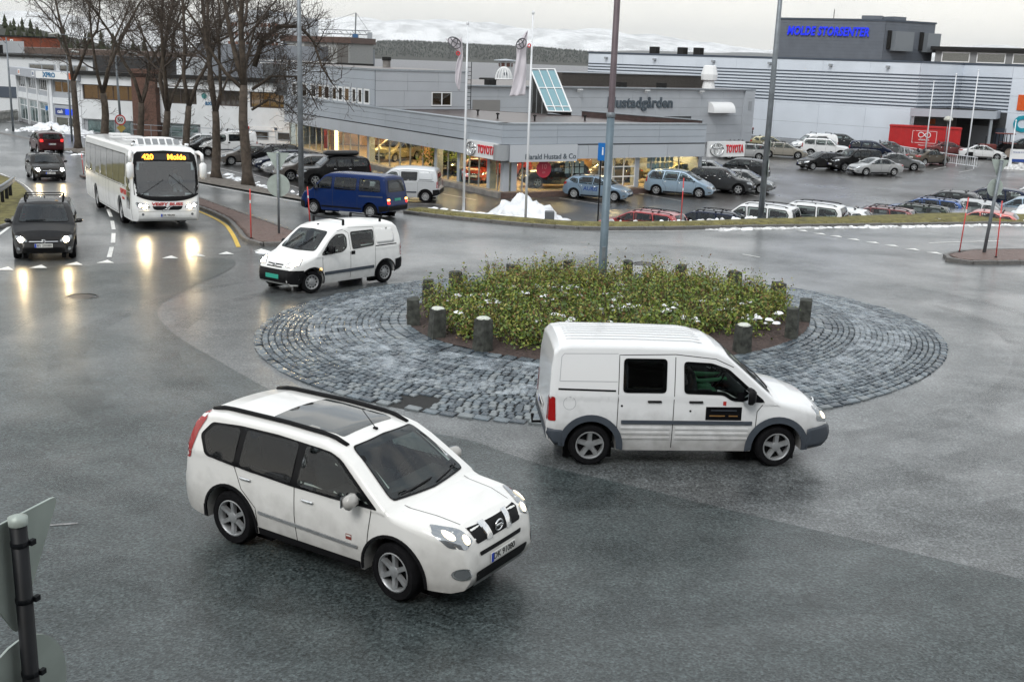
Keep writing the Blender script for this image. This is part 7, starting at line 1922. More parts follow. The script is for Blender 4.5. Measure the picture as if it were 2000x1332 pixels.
b, A, B = block('ribbed_roof_store', 'flat store with snow-striped ribbed roof left of the dealership', -29.5, -20, 120, 0, 2.9, 8, M_DARK, yb=116)
for k in range(7): mb = MB(); fbox(mb, A, B, 0, 10.2, 2.95 + k * .32, 3.08 + k * .32, -7 + k * .9, -6.6 + k * .9 - .9); b.part(mb, 'snowy_rib', M_DSNOW)
for k in range(7): mb = MB(); fbox(mb, A, B, 0, 10.2, 2.9, 3.08 + k * .3, -7.4 + k * .0 - k * .4, -7.3 - k * .4); b.part(mb, 'roof_rib', M_DARK)
# white hotel slab with rows of windows
b, A, B = block('white_hotel', 'white slab hotel with rows of small windows behind the trees', -76, -57.5, 290, -8, 14.3, 14, mat('hotel_white', (.56, .59, .63), .7), yb=284)
mb = MB(); LHt = math.dist(A, B); fbox(mb, A, B, 5.5, 13, 14.3, 15.6, -12, -.2); b.part(mb, 'roof_house', MATS['hotel_white'])
for r_ in range(5):
 for gk, g0 in enumerate((1.2, 9.6)):
  for k in range(6): mb = MB(); fbox(mb, A, B, g0 + k * 1.05, g0 + .78 + k * 1.05, 2.4 + r_ * 2.3, 3.3 + r_ * 2.3, .01, .06); b.part(mb, 'window', mat('hotel_window', (.16, .07, .045), .3))
b, A, B = block('concrete_house', 'grey concrete house with deep brown fascia behind the dealership roof', -31.5, -22.5, 150, 2.0, 7.2, 9, mat('raw_concrete', (.30, .305, .30), .8, noise=.15), yb=148, roof=mat('brown_fascia', (.085, .05, .04), .6), roofh=.75, over=.3)
for (a, c) in ((3.0, 5.2), (7.6, 9.1)): mb = MB(); fbox(mb, A, B, a, c, 2.2, 7.1, .01, .06); b.part(mb, 'dark_bay', mat('taupe_bay', (.11, .105, .10), .7))
mb = MB(); fbox(mb, A, B, .1, .5, 2.5, 7.0, .05, .12); b.part(mb, 'chequered_strip', M_STRIPE)
# harbour: control tower with globe frame, low sheds
hb = Bld('harbour_tower', (-3.2, 290, -9), 'white harbour control tower with flared cabin and mast', 'tower')
c0 = (-4.06, 290, 5.34)
mb = MB(); mb.lathe([(1.7, -9), (1.6, 3.4), (1.95, 5.0), (1.95, 5.3)], 8, mat=Matrix.Translation((c0[0], c0[1], 0))); hb.part(mb, 'shaft', M_FARW)
for k in range(8):
 a = R(k * 45 + 22.5); mb = MB(); mb.box((0, 0, 0), (.08, .9, 1.0), mat=Matrix.Translation((c0[0] + math.cos(a) * 1.74, c0[1] + math.sin(a) * 1.74, 4.5)) @ Matrix.Rotation(a, 4, 'Z')); hb.part(mb, 'cabin_window', mat('cabin_brown', (.10, .03, .02), .3))
mb = MB(); mb.lathe([(0, 5.3), (3.0, 5.35), (3.0, 5.6), (0, 5.9)], 8, mat=Matrix.Translation((c0[0], c0[1], 0))); hb.part(mb, 'roof', M_CLAD)
mb = MB(); p = Vector((c0[0], c0[1] - 1.65, 2.2)); mb.lathe([(0, 0), (.45, 0), (.45, -.1)], 12, mat=face_matrix(p, (1, 0, 0))); hb.part(mb, 'clock', M_STRIPE)
dm = Bld('dome_frame', (-3, 200, 0), 'white open dome frame on the roof in front of the harbour tower', 'frame')
c1 = (-3.16, 205, 2.99)
mb = MB()
for k in range(7):
 a = math.pi * k / 7
 mb.tube([(c1[0] + math.cos(a) * math.cos(t) * 1.5, c1[1] + math.sin(a) * math.cos(t) * 1.5, c1[2] - .6 + math.sin(t) * 2.1) for t in np.linspace(0, math.pi, 13)], .09, 5)
mb.tube([(c1[0] + math.cos(a) * 1.5, c1[1] + math.sin(a) * 1.5, c1[2] - .6) for a in np.linspace(0, 2 * math.pi, 20)], .14, 5); dm.part(mb, 'ribs', M_FRAMEW)
mb = MB()
for a in np.linspace(0, 2 * math.pi, 7)[:-1]: mb.tube([(c1[0] + math.cos(a) * 1.5, c1[1] + math.sin(a) * 1.5, c1[2] - .6), (c1[0] + math.cos(a) * 1.5, c1[1] + math.sin(a) * 1.5, -4)], .08, 5)
dm.part(mb, 'leg', M_FRAMEW)
def shed(name, label, px0, px1, py_top, y, m, h=7, roof=None, base=-6):
 return None
for (nm, lab, x0, x1, y, zt, m, rf) in (('harbour_shed', 'low dark brown harbour shed left of the control tower', -16, -1.5, 240, .2, mat('shed_brown', (.09, .055, .04), .8, noise=.2), None),
  ('orange_kiosk', 'small orange fronted building beside the control tower', -8.5, -3.2, 236, 1.6, mat('ochre_wall', (.30, .12, .025), .7), M_DARK),
  ('long_quay_shed', 'long low grey quay shed right of the skylight', 6, 36, 245, -.5, mat('quay_grey', (.16, .16, .18), .7, noise=.1), None),
  ('low_brown_store', 'low brown store seen over the dealership roof', 8, 24, 190, 1.1, mat('shed_brown', (.09, .055, .04), .8), None),
  ('snowy_flat_roof', 'flat roof with old snow in front of the harbour', -22, 8, 165, .9, mat('dull_wall', (.15, .14, .14), .8), M_DSNOW),
  ('blue_tarpaulin_shed', 'pale blue round-topped shed on the quay', -27.5, -21, 225, 1.2, mat('pale_blue_sheet', (.22, .34, .46), .6), None)):
 block(nm, lab, x0, x1, y, -9, zt, 9, m, roof=rf, roofh=.25)
ch = Bld('roof_chimney', (-19.8, 110, 4), 'grey round chimney with black cap on the dealership roof', 'chimney')
c2 = (-12.38, 104, 4.82)
mb = MB(); mb.lathe([(.36, 4.6), (.36, 5.45)], 14, mat=Matrix.Translation((c2[0], c2[1], 0))); ch.part(mb, 'stack', M_PLINTH); mb = MB(); mb.lathe([(.42, 5.42), (.42, 5.72), (0, 5.75)], 14, mat=Matrix.Translation((c2[0], c2[1], 0))); ch.part(mb, 'cap', M_DARK)

# ------------------------------------------------------------------ fjord, wooded island, snowy mountains
M_SEA = bpy.data.materials.new('fjord_water'); M_SEA.use_nodes = True
_b = M_SEA.node_tree.nodes['Principled BSDF']; _b.inputs['Base Color'].default_value = (.17, .17, .18, 1); _b.inputs['Roughness'].default_value = .6; _b.inputs['Specular IOR Level'].default_value = .25
_t = M_SEA.node_tree.nodes.new('ShaderNodeTexCoord'); _x = M_SEA.node_tree.nodes.new('ShaderNodeTexNoise'); _x.inputs['Scale'].default_value = .03; _x.inputs['Detail'].default_value = 8
_m = M_SEA.node_tree.nodes.new('ShaderNodeMapping'); _m.inputs['Scale'].default_value = (1, .35, 1)
M_SEA.node_tree.links.new(_t.outputs['Object'], _m.inputs[0]); M_SEA.node_tree.links.new(_m.outputs[0], _x.inputs['Vector'])
_p = M_SEA.node_tree.nodes.new('ShaderNodeBump'); _p.inputs['Strength'].default_value = .6; _p.inputs['Distance'].default_value = 3.0
M_SEA.node_tree.links.new(_x.outputs[0], _p.inputs['Height']); M_SEA.node_tree.links.new(_p.outputs[0], _b.inputs['Normal'])
mb = MB(); mb.add([(-30000, 270, -11), (30000, 270, -11), (30000, 42000, -11), (-30000, 42000, -11)], [(0, 1, 2, 3)])
tag(mb.build('fjord_water', M_SEA), kind='structure')

from mathutils import noise as mnoise
def ridge(name, x0, x1, y0, y1, hf, nx, ny, m, seed=0, rough=.25, zb=-12):
 vs = []; fs = []
 for j in range(ny + 1):
  v = j / ny; prof = math.sin(math.pi * min(1, v * 1.02)) ** .8 if v < 1 else 0
  for i in range(nx + 1):
   x = x0 + (x1 - x0) * i / nx; y = y0 + (y1 - y0) * v
   h = hf(x) ; n_ = mnoise.fractal(Vector((x / h_scale[0], y / h_scale[0], seed)), 1.0, 2.0, 7)
   vs.append((x, y, zb + max(0, h * prof * (1 + rough * n_)) if 0 < j else zb))
 fs = [(j * (nx + 1) + i, j * (nx + 1) + i + 1, (j + 1) * (nx + 1) + i + 1, (j + 1) * (nx + 1) + i) for j in range(ny) for i in range(nx)]
 b = MB(); b.add(vs, fs); o = b.build(name, m, smooth=True); return tag(o, kind='structure')
M_WOOD = mat('wooded_slope', (.040, .042, .036), .95, noise=.4, nscale=.012)
M_MTN = bpy.data.materials.new('snowy_mountain'); M_MTN.use_nodes = True
_n = M_MTN.node_tree.nodes; _l = M_MTN.node_tree.links; _b = _n['Principled BSDF']; _b.inputs['Roughness'].default_value = .8
_t = _n.new('ShaderNodeTexCoord'); _x = _n.new('ShaderNodeTexNoise'); _x.inputs['Scale'].default_value = .0022; _x.inputs['Detail'].default_value = 9; _x.inputs['Roughness'].default_value = .65
_l.new(_t.outputs['Object'], _x.inputs['Vector']); _r = _n.new('ShaderNodeValToRGB')
_r.color_ramp.elements[0].position = .40; _r.color_ramp.elements[0].color = (.46, .47, .48, 1); _r.color_ramp.elements[1].position = .56; _r.color_ramp.elements[1].color = (.80, .81, .83, 1)
_l.new(_x.outputs[0], _r.inputs[0]); _l.new(_r.outputs[0], _b.inputs['Base Color'])
h_scale = [700]
ISL = lambda x: float(np.interp(x, [-1300, -1000, -650, -450, -150, 100, 350, 600, 900, 1300], [10, 40, 66, 72, 66, 58, 46, 30, 16, 6]))
isl = ridge('wooded_island', -1300, 1300, 4300, 5200, ISL, 90, 16, M_WOOD, 3, .18)
q = np.random.RandomState(4); fv = []; ff = []
def isl_h(x, y):
 v = (y - 4300) / 900; prof = math.sin(math.pi * min(1, v * 1.02)) ** .8
 return -12 + max(0, ISL(x) * prof * (1 + .18 * mnoise.fractal(Vector((x / 700, y / 700, 3)), 1.0, 2.0, 7)))
k = 0
for _ in range(8000):
 x = q.uniform(-1250, 1200); y = q.uniform(4330, 4800); z = isl_h(x, y); h = q.uniform(4, 10); r = h * .34; a = q.uniform(0, 3)
 base = len(fv)
 for j in range(4): fv.append((x + r * math.cos(a + j * 1.571), y + r * math.sin(a + j * 1.571), z + h * .08))
 fv.append((x, y, z + h)); ff += [(base + j, base + (j + 1) % 4, base + 4) for j in range(4)]
fb = MB(); fb.add(fv, ff); tag(fb.build('forest', mat('far_spruce', (.028, .034, .028), .95)), 'dark spruce forest covering the low island across the fjord', 'forest', kind='stuff')
h_scale[0] = 1500
FAR1 = lambda x: float(np.interp(x, [-3500, 0, 900, 1800, 2600, 3600, 5200], [20, 60, 130, 150, 175, 120, 60]))
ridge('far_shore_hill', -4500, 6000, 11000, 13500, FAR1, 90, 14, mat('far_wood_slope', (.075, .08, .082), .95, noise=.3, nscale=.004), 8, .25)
h_scale[0] = 3800
MT = lambda x: float(np.interp(x, [-16000, -9000, -5000, -3000, -1000, 1000, 3000, 5500, 8000, 12000, 18000], [300, 400, 470, 560, 600, 560, 470, 400, 390, 430, 480]))
ridge('snowy_mountains', -16000, 18000, 19000, 27000, MT, 190, 46, M_MTN, 5, .65)

# wooded hillside at the far left with its own dark conifers
h_scale[0] = 120
HL = lambda x: float(np.interp(x, [-420, -260, -190, -150, -120, -95], [20, 18, 15, 12, 7, 1]))
tag(ridge('wooded_hillside', -420, -95, 300, 420, HL, 40, 14, M_WOOD, 9, .2, zb=-3), kind='structure')
q = np.random.RandomState(8); fb = MB()
for _ in range(420):
 x = q.uniform(-300, -98); y = q.uniform(305, 345); z = -3 + HL(x) * math.sin(math.pi * (y - 300) / 120) ** .8; h = q.uniform(2.5, 6); n = 6
 for t in range(3):
  r = h * (.26 - .06 * t); zz = z + h * (.12 + .26 * t); a = q.uniform(0, 6)
  fb.add([(x + r * math.cos(a + j * 1.047) * q.uniform(.7, 1.2), y + r * math.sin(a + j * 1.047) * q.uniform(.7, 1.2), zz) for j in range(n)] + [(x, y, zz + h * .42)], [(j, (j + 1) % n, n) for j in range(n)])
tag(fb.build('hillside_forest', mat('near_spruce', (.03, .036, .018), .95, noise=.4, nscale=.3)), 'dark conifers on the hillside at top left', 'forest', kind='stuff')

# ferry and tower crane by the harbour
c = (-125.47, 900, 4.97)
f = Bld('ferry', (c[0], c[1], -11), 'small white ferry on the fjord left of the dealership roof', 'ferry')
mb = MB(); mb.prism([(c[0] - 22, c[1]), (c[0] + 18, c[1]), (c[0] + 22, c[1] + 5), (c[0] + 18, c[1] + 10), (c[0] - 22, c[1] + 10)], -11, -7.5); f.part(mb, 'hull', M_FARW)
mb = MB(); mb.box((c[0] - 2, c[1] + 5, -5.8), (28, 8, 3.4)); f.part(mb, 'saloon', M_FARW); mb = MB(); mb.box((c[0] - 2, c[1] + .9, -5.8), (26, .3, 1.0)); f.part(mb, 'window_band', M_STRIPE)
mb = MB(); mb.box((c[0] - 2, c[1] + 5, -2.9), (9, 6, 2.4)); mb.tube([(c[0] - 2, c[1] + 5, -2), (c[0] - 2, c[1] + 5, 4)], .3, 5); f.part(mb, 'bridge', M_FARW)
c = (-48.38, 330, 10.25)
cr = Bld('tower_crane', (c[0], c[1], -8), 'lattice tower crane with grey counterweight against the sky', 'crane'); mb = MB(); x, y = c[0], c[1]
zj = c[2] + 1.0
for dx in (-.7, .7):
 for dy in (-.7, .7): mb.tube([(x + dx, y + dy, -8), (x + dx, y + dy, zj)], .14, 4)
for k in range(int((zj + 8) / 1.8)): z = -8 + 1.8 * k; s_ = 1 if k % 2 else -1; mb.tube([(x - .7 * s_, y - .7, z), (x + .7 * s_, y - .7, z + 1.8)], .09, 4)
cr.part(mb, 'mast', mat('crane_grey', (.16, .17, .18), .6))
mb = MB()
for (dy, dz) in ((-.5, 0), (.5, 0), (0, 1.1)): mb.tube([(x - 19, y + dy, zj + dz), (x + 4.5, y + dy, zj + dz)], .12, 4)
for k in range(13): mb.tube([(x - 19 + k * 1.8, y, zj + 1.1), (x - 18.1 + k * 1.8, y - .5, zj)], .08, 4)
cr.part(mb, 'jib', MATS['crane_grey']); mb = MB(); mb.box((x + 4.2, y, zj - .6), (1.3, 1.2, 2.6)); cr.part(mb, 'counterweight', M_FRAMEG); mb = MB(); mb.box((x + .2, y - 1, zj - .6), (1.4, 1.2, 1.4)); cr.part(mb, 'cab', mat('crane_blue', (.03, .10, .22), .5))
mb = MB(); mb.tube([(x, y, zj), (x + .2, y, zj + 6)], .2, 4); mb.tube([(x + .2, y, zj + 6), (x - 14, y, zj + 1)], .05, 4); mb.tube([(x + .2, y, zj + 6), (x + 4, y, zj + .8)], .05, 4); cr.part(mb, 'apex', MATS['crane_grey'])

# ------------------------------------------------------------------ bare winter trees
M_BARK = mat('dark_bark', (.062, .048, .037), .9, noise=.45, nscale=4, bump=1.0, bscale=14)
M_TWIG = mat('twig_bark', (.05, .038, .03), .9)
def bare_tree(name, base, z, H, r0, lean, fork, seed, label, limbs=None, extra=()):
 q = random.Random(seed); r0 *= .77; root = empty(name, (base[0], base[1], z)); tag(root, label, 'tree', 'bare trees along the verge')
 tr, cr = MB(), MB()
 def path(p, d, L, r, r1, n, wig, up):
  pts = [Vector(p)]; d = Vector(d).normalized(); dirs = [d]
  for k in range(n):
   d = (d + Vector((q.gauss(0, wig), q.gauss(0, wig), q.gauss(0, wig) + up))).normalized(); pts.append(pts[-1] + d * L / n); dirs.append(d)
  rs = [r + (r1 - r) * (k / n) for k in range(n + 1)]
  return pts, rs, dirs
 def side(d, ang):
  a = Vector((q.gauss(0, 1), q.gauss(0, 1), q.gauss(0, .7))); a = (a - d * a.dot(d));
  if a.length < 1e-3: a = Vector((1, 0, 0))
  return (d * math.cos(ang) + a.normalized() * math.sin(ang)).normalized()
 def grow(p, d, L, r, lev):
  n = 5 if lev < 3 else 3
  pts, rs, dirs = path(p, d, L, r, r * (.35 if lev < 3 else .5), n, (.10, .15, .22, .26, .3)[min(lev, 4)], (.05, .05, .09, .11, .12)[min(lev, 4)])
  (tr if lev <= 1 else cr).tube(pts, [max(.009, x) for x in rs], 8 if lev <= 1 else (5 if lev == 2 else 3), cap=lev <= 1)
  if lev >= 5: return
  nb = (0, 6, 6, 6, 3)[lev] if lev < 5 else 0
  for k in range(nb):
   t = q.uniform(.22, 1.0) if lev < 4 else q.uniform(.15, 1); i = min(n - 1, int(t * n)); f = t * n - i
   pp = pts[i].lerp(pts[i + 1], f); dd = side(dirs[i + 1], R(q.uniform(28, 68)))
   l2 = L * (.62 - .25 * t) * q.uniform(.7, 1.2); r2 = rs[i] * q.uniform(.38, .6)
   if lev >= 2: l2 = max(l2, .55)
   grow(pp, dd, l2, max(r2, .0095), lev + 1)
 tz = fork
 tp, trr, td_ = path((0, 0, -.25), (lean[0], lean[1], 1), tz + .25, r0 * 1.25, r0 * .82, 6, .05, .06)
 trr[0] = r0 * 1.75; trr[1] = r0 * 1.08
 tr.tube(tp, trr, 12)
 for k, (dx, dy, dz, L, rr) in enumerate(limbs or [(.5, .1, 1, .6, .6), (-.45, .2, 1, .65, .6), (.05, -.4, 1, .6, .5), (.1, .5, .9, .5, .45)]):
  grow(tp[-1] - Vector((0, 0, .12 * k)), (dx, dy, dz), (H - tz) * L / .6 * .8, r0 * rr, 1)
 for pts, rr in extra:
  P = [Vector(p_) - root.location for p_ in pts]; n = len(P)
  tr.tube(P, [rr * (1 - .75 * i / (n - 1)) for i in range(n)], 8)
  for i in range(1, n):
   for _ in range(7):
    d = (P[i] - P[i - 1]).normalized(); a = P[i - 1].lerp(P[i], q.random()); grow(a, side(d, R(q.uniform(35, 80))) + Vector((0, 0, .35)), q.uniform(1.0, 2.4), max(.014, rr * .22), 3)
 # epicormic shoots on the trunk
 for _ in range(16):
  i = q.randint(2, len(tp) - 2); grow(tp[i], side(td_[i], R(70)), q.uniform(.5, 1.2), .014, 4)
 tr.build('trunk', M_BARK, root, smooth=True); cr.build('crown', M_TWIG, root)
 return root
TB_ = [(-34.87, 87.94), (-31.49, 83.87), (-26.73, 78.16), (-24.05, 74.94), (-21.36, 71.48), (-18.64, 68.3), (-15.51, 63.59)]
def tv(p): return gz(*p) + .02
bare_tree('bare_tree', TB_[0], tv(TB_[0]), 14, .31, (-.05, 0), 5.3, 21, 'bare tree forking low in a V above the red SUV', [(-.42, .1, 1, .7, .62), (.32, 0, 1, .68, .6), (-.1, .4, 1, .6, .4)])
bare_tree('bare_tree', TB_[1], tv(TB_[1]), 14, .36, (.17, 0), 4.6, 22, 'bare tree leaning to the right beside the brick shaft', [(.15, .1, 1, .7, .6), (.5, .2, 1, .6, .5), (-.3, -.2, 1, .6, .5)])
bare_tree('bare_tree', TB_[2], tv(TB_[2]), 13, .30, (.03, 0), 4.2, 23, 'bare tree with crooked trunk behind the coach, right of the brick shaft', [(-.3, .1, 1, .7, .6), (.25, .2, 1, .65, .55), (.55, -.1, 1, .5, .45)])
bare_tree('bare_tree', TB_[3], tv(TB_[3]), 14, .33, (.0, 0), 3.8, 24, 'bare double-stemmed tree behind the middle of the coach', [(-.14, .05, 1, .75, .7), (.16, .0, 1, .75, .65), (.1, .5, 1, .55, .4)])
bare_tree('bare_tree', TB_[4], tv(TB_[4]), 13.5, .29, (.02, 0), 4.2, 25, 'bare tree splitting in two beside the coach mirror', [(-.16, .05, 1, .75, .65), (.30, .0, 1, .7, .6), (.0, .4, 1, .5, .4)])
bare_tree('bare_tree', TB_[5], tv(TB_[5]), 13.5, .33, (.0, 0), 4.0, 26, 'bare thick-trunked tree second from the splitter island sign', [(-.30, .05, 1, .72, .62), (.10, .05, 1, .78, .68), (.42, -.1, .9, .6, .5), (-.05, .5, .9, .5, .4)])
d7 = TB_[6][1]
E7 = [([(-15.92, 67.5, 5.01), (-15.38, 67.3, 6.49), (-14.3, 67, 7.34), (-13.04, 66.7, 7.37), (-12.18, 66.4, 6.59), (-11.68, 66.2, 5.16), (-11, 66, 4.16)], .17), ([(-16.07, 67.5, 3.66), (-14.85, 67.2, 4.45), (-13.44, 67, 4.5), (-12.5, 66.8, 3.65), (-11.96, 66.6, 2.64)], .10), ([(-16.13, 67.5, 2.46), (-15.03, 67.2, 3.11), (-13.92, 67, 2.85), (-13.02, 67, 1.98)], .08)]
bare_tree('bare_tree', TB_[6], tv(TB_[6]), 14, .35, (.0, 0), 5.6, 27, 'large bare tree with an arching limb nearest the dealership', [(-.22, .05, 1, .75, .62), (.06, .05, 1, .8, .75), (-.5, .0, 1, .6, .45), (.2, .5, .9, .5, .4)], E7)

# ------------------------------------------------------------------ street furniture
M_POLE = mat('grey_pole', (.17, .19, .21), .5, .4, noise=.2, nscale=3)
M_POLEBLUE = mat('weathered_mast', (.11, .15, .18), .5, .3, noise=.25, nscale=2)
M_RUST = mat('reddish_mast', (.10, .075, .085), .55, .2, noise=.2, nscale=2)
M_SIGNBACK = mat('sign_back_grey', (.36, .41, .38), .5, .3, noise=.15, nscale=4)
M_WPOLE = mat('white_flagpole', (.68, .70, .73), .35)
M_REDPOLE = mat('red_marker', (.55, .045, .04), .5)
def vz(x, y, side=.13): return gz(x, y) + side

# mast in the middle of the island
mx_ = (2.26, 27.9); root = empty('lamp_mast', (*mx_, bedz(*mx_))); tag(root, 'tall grey lamp mast rising from the middle of the planted island', 'lamp post')
MB().tube([(0, 0, -.2), (0, 0, .55), (.0, 0, 4.6)], [.115, .105, .098], 18).build('lower_mast', M_POLEBLUE, root, smooth=True)
MB().tube([(0, 0, 4.6), (0, 0, 4.66), (0, 0, 11)], [.098, .082, .07], 18).build('upper_mast', M_RUST, root, smooth=True)
MB().lathe([(.11, 4.56), (.115, 4.6), (.115, 4.64), (.09, 4.68)], 18).build('collar', M_POLE, root, smooth=True)
MB().box((0, -.105, 1.15), (.09, .02, .35), bev=.008).build('service_door', M_POLE, root)
for a in (0, 120, 240):
 m4 = Matrix.Rotation(R(a), 4, 'Z'); b = MB(); b.tube([m4 @ Vector((0, 0, 10.9)), m4 @ Vector((.9, 0, 11.3)), m4 @ Vector((1.6, 0, 11.35))], .035, 8); o = b.build('arm', M_POLE, root, smooth=True); MB().box((0, 0, 0), (.6, .25, .12), bev=.04, mat=Matrix.Translation(m4 @ Vector((1.8, 0, 11.32))) @ m4).build('lamp_head', M_POLE, o)

def street_lamp(name, base, z, H, r0, label, arms=(), m=None, lean=(0, 0)):
 root = empty(name, (*base, z)); tag(root, label, 'street lamp')
 MB().tube([(0, 0, -.2), (lean[0] * .5, lean[1] * .5, H * .5), (lean[0], lean[1], H)], [r0 * 1.15, r0, r0 * .6], 12).build('post', m or M_POLE, root, smooth=True)
 for (za, dx, dy, dz) in arms:
  b = MB(); L = math.hypot(dx, dy)
  b.tube([(lean[0] * za / H, lean[1] * za / H, za - .4), (dx * .25, dy * .25, za + dz * .55), (dx * .7, dy * .7, za + dz * .9), (dx, dy, za + dz)], .035, 8); o = b.build('arm', m or M_POLE, root, smooth=True)
  h = MB(); h.box((0, 0, 0), (.75, .28, .14), bev=.05, mat=Matrix.Translation((dx * 1.12, dy * 1.12, za + dz + .02)) @ Matrix.Rotation(math.atan2(dy, dx), 4, 'Z') @ Matrix.Rotation(R(8), 4, 'Y')); h.build('lamp_head', mat('lamp_head_pale', (.42, .43, .42), .4), o)
 return root
p = (-11.34, 57.92); street_lamp('street_lamp', p, gz(*p), 12.6, .13, 'tall grey street lamp by the verge left of the dealership', [(12.0, .55, -.3, .2)])
p = (11.79, 52.49); r_ = street_lamp('street_lamp', (p[0], p[1] + .6), vz(*p), 13.5, .13, 'tall grey lamp post on the grass verge in front of the car park', [(13.2, -1.2, -.9, .5)])
# two sign plates seen edge-on on that post
for (z, k) in ((3.45, 3), (2.35, 24)):
 b = MB(); b.lathe([(0, .012), (.42, .012), (.42, -.012), (0, -.012)], k, mat=Matrix.Translation((.16, .02, z)) @ Matrix.Rotation(R(78), 4, 'Z') @ Matrix.Rotation(R(90), 4, 'X') @ Matrix.Rotation(R(-90), 4, 'Z')); b.build('sign_plate', M_SIGNBACK, r_)
p = (-47.44, 104.5); street_lamp('street_lamp', p, LOT, 8.6, .09, 'thin street lamp on the pavement at the far left edge', [(8.4, -2.2, 0, .25)])
p = (-30.39, 83.3); r_ = street_lamp('street_lamp', (p[0], p[1] + 2), gz(*p), 8.0, .09, 'street lamp with two arms and a speed limit sign behind the coach', [(6.9, 1.1, -.3, .6), (7.9, -4.2, 0, .8)], lean=(-.2, 0))
b = MB(); b.lathe([(0, .02), (.40, .02), (.40, 0), (0, 0)], 28, mat=face_matrix((-.02, -.14, 2.55), (1, 0.1, 0))); o = b.build('speed_sign', mat('sign_red_rim', (.5, .02, .02), .4), r_)
b = MB(); b.lathe([(0, .026), (.31, .026), (.31, .02)], 28, mat=face_matrix((-.02, -.14, 2.55), (1, .1, 0))); b.build('sign_face', M_SIGNW, o)
me = text_mesh('50', .42, .004, .012); me.transform(face_matrix((-.02, -.172, 2.55), (1, .1, 0))); me.materials.clear(); link_mesh('lettering', me, M_INK, o)
b = MB(); b.box((0, 0, 0), (.5, .02, .5), mat=Matrix.Translation((0, -.12, 1.95)) @ Matrix.Rotation(R(45), 4, 'Y')); b.build('priority_sign', mat('sign_yellow', (.45, .33, .08), .5), r_)
p = (-38.03, 94.69); street_lamp('street_lamp', p, LOT, 7.5, .08, 'thin grey post beside the V-shaped tree', [(7.3, .8, -.4, .3)])

def yield_sign(name, base, z, H, label, yaw=0.0, s=.72, rnd_sign=.34, r=.045, tilt=0.0, pm=None):
 """give-way triangle over a round sign, seen from behind"""
 root = empty(name, (*base, z), yaw); tag(root, label, 'road sign')
 root.rotation_euler[1] = tilt
 MB().tube([(0, 0, -.15), (0, 0, H)], r, 12).build('post', pm or M_POLE, root, smooth=True)
 MB().lathe([(r + .004, H - .03), (r + .006, H + .005), (0, H + .02)], 12).build('post_cap', M_SIGNBACK, root, smooth=True)
 h = s * .866; tri = round_poly([(-s / 2, H - .02), (s / 2, H - .02), (0, H - .02 - h)], .05, 3)
 b = MB(); n = len(tri); b.add([(x, r + .015, zz) for x, zz in tri] + [(x, r + .027, zz) for x, zz in tri], [tuple(range(n)), tuple(range(2 * n - 1, n - 1, -1))] + [(i, n + i, n + (i + 1) % n, (i + 1) % n) for i in range(n)]); t_ = b.build('triangle_sign', M_SIGNBACK, root)
 b = MB(); b.lathe([(0, .012), (rnd_sign, .012), (rnd_sign, 0), (0, 0)], 32, mat=Matrix.Translation((0, r + .03, H - h - .05 - rnd_sign)) @ Matrix.Rotation(R(90), 4, 'X')); b.build('round_sign', M_SIGNBACK, root)
 for zz in (H - .12, H - .45 * s - .1, H - h - .2, H - h - .6):
  b = MB(); b.lathe([(r + .002, zz - .012), (r + .004, zz), (r + .002, zz + .012)], 12); b.box((.03, -r - .004, zz), (.03, .02, .025)); b.build('clamp', pm or M_STEEL, root)
 return root
ISH = .14
p = (-8.73, 40.25); yield_sign('give_way_sign', p, gz(*p) + ISH, 2.95, 'give-way and round signs seen from behind on the brown splitter island', s=.85, rnd_sign=.42)
p = (18.02, 42); yield_sign('give_way_sign', p, gz(*p) + ISH, 3.55, 'give-way and round signs seen from behind on the small right splitter island', s=.80, rnd_sign=.34, r=.065, yaw=.25, tilt=.06)
p = (-2.18, 4.55, 3.89); yield_sign('give_way_sign', (p[0], p[1]), 0, p[2], 'close dark sign post with grey sign backs in the lower left corner', s=.66, rnd_sign=.30, r=.038, yaw=1.27, pm=mat('dark_wet_post', (.006, .007, .009), .5, spec=.25, noise=.5, nscale=6))

def marker(base, z, H, label, tilt=(0, 0)):
 root = empty('snow_marker_pole', (*base, z)); tag(root, label, 'marker pole', 'red snow marker poles'); root.rotation_euler = (tilt[0], tilt[1], 0)
 MB().tube([(0, 0, -.1), (0, 0, H)], .022, 7).build('pole', M_REDPOLE, root, smooth=True)
 MB().tube([(0, 0, H * .72), (0, 0, H * .78)], .024, 7).build('white_band', M_SIGNW, root)
 MB().lathe([(.06, 0), (.05, .03), (.03, .05)], 8).build('foot', M_BLACKPL, root)
for (p, H, lab, t) in (((-9.31, 38.39), 1.75, 'red marker pole at the near tip of the brown splitter island', (0, .0)), ((-8.06, 42.85), 1.55, 'red marker pole in front of the blue minibus', (0, -.06)), ((-25.8, 65.66), 1.2, 'red marker pole left of the coach', (0, -.05)),
  ((17.03, 41.89), 2.1, 'red marker pole left of the right splitter island sign', (0, .03)), ((17.85, 40.53), 2.1, 'red marker pole right of the right splitter island sign', (0, -.03)), ((7.41, 49.45), 2.0, 'thin red marker pole on the verge before the red estate car', (0, 0))):
 marker(p, gz(*p) + .13, H, lab, t)

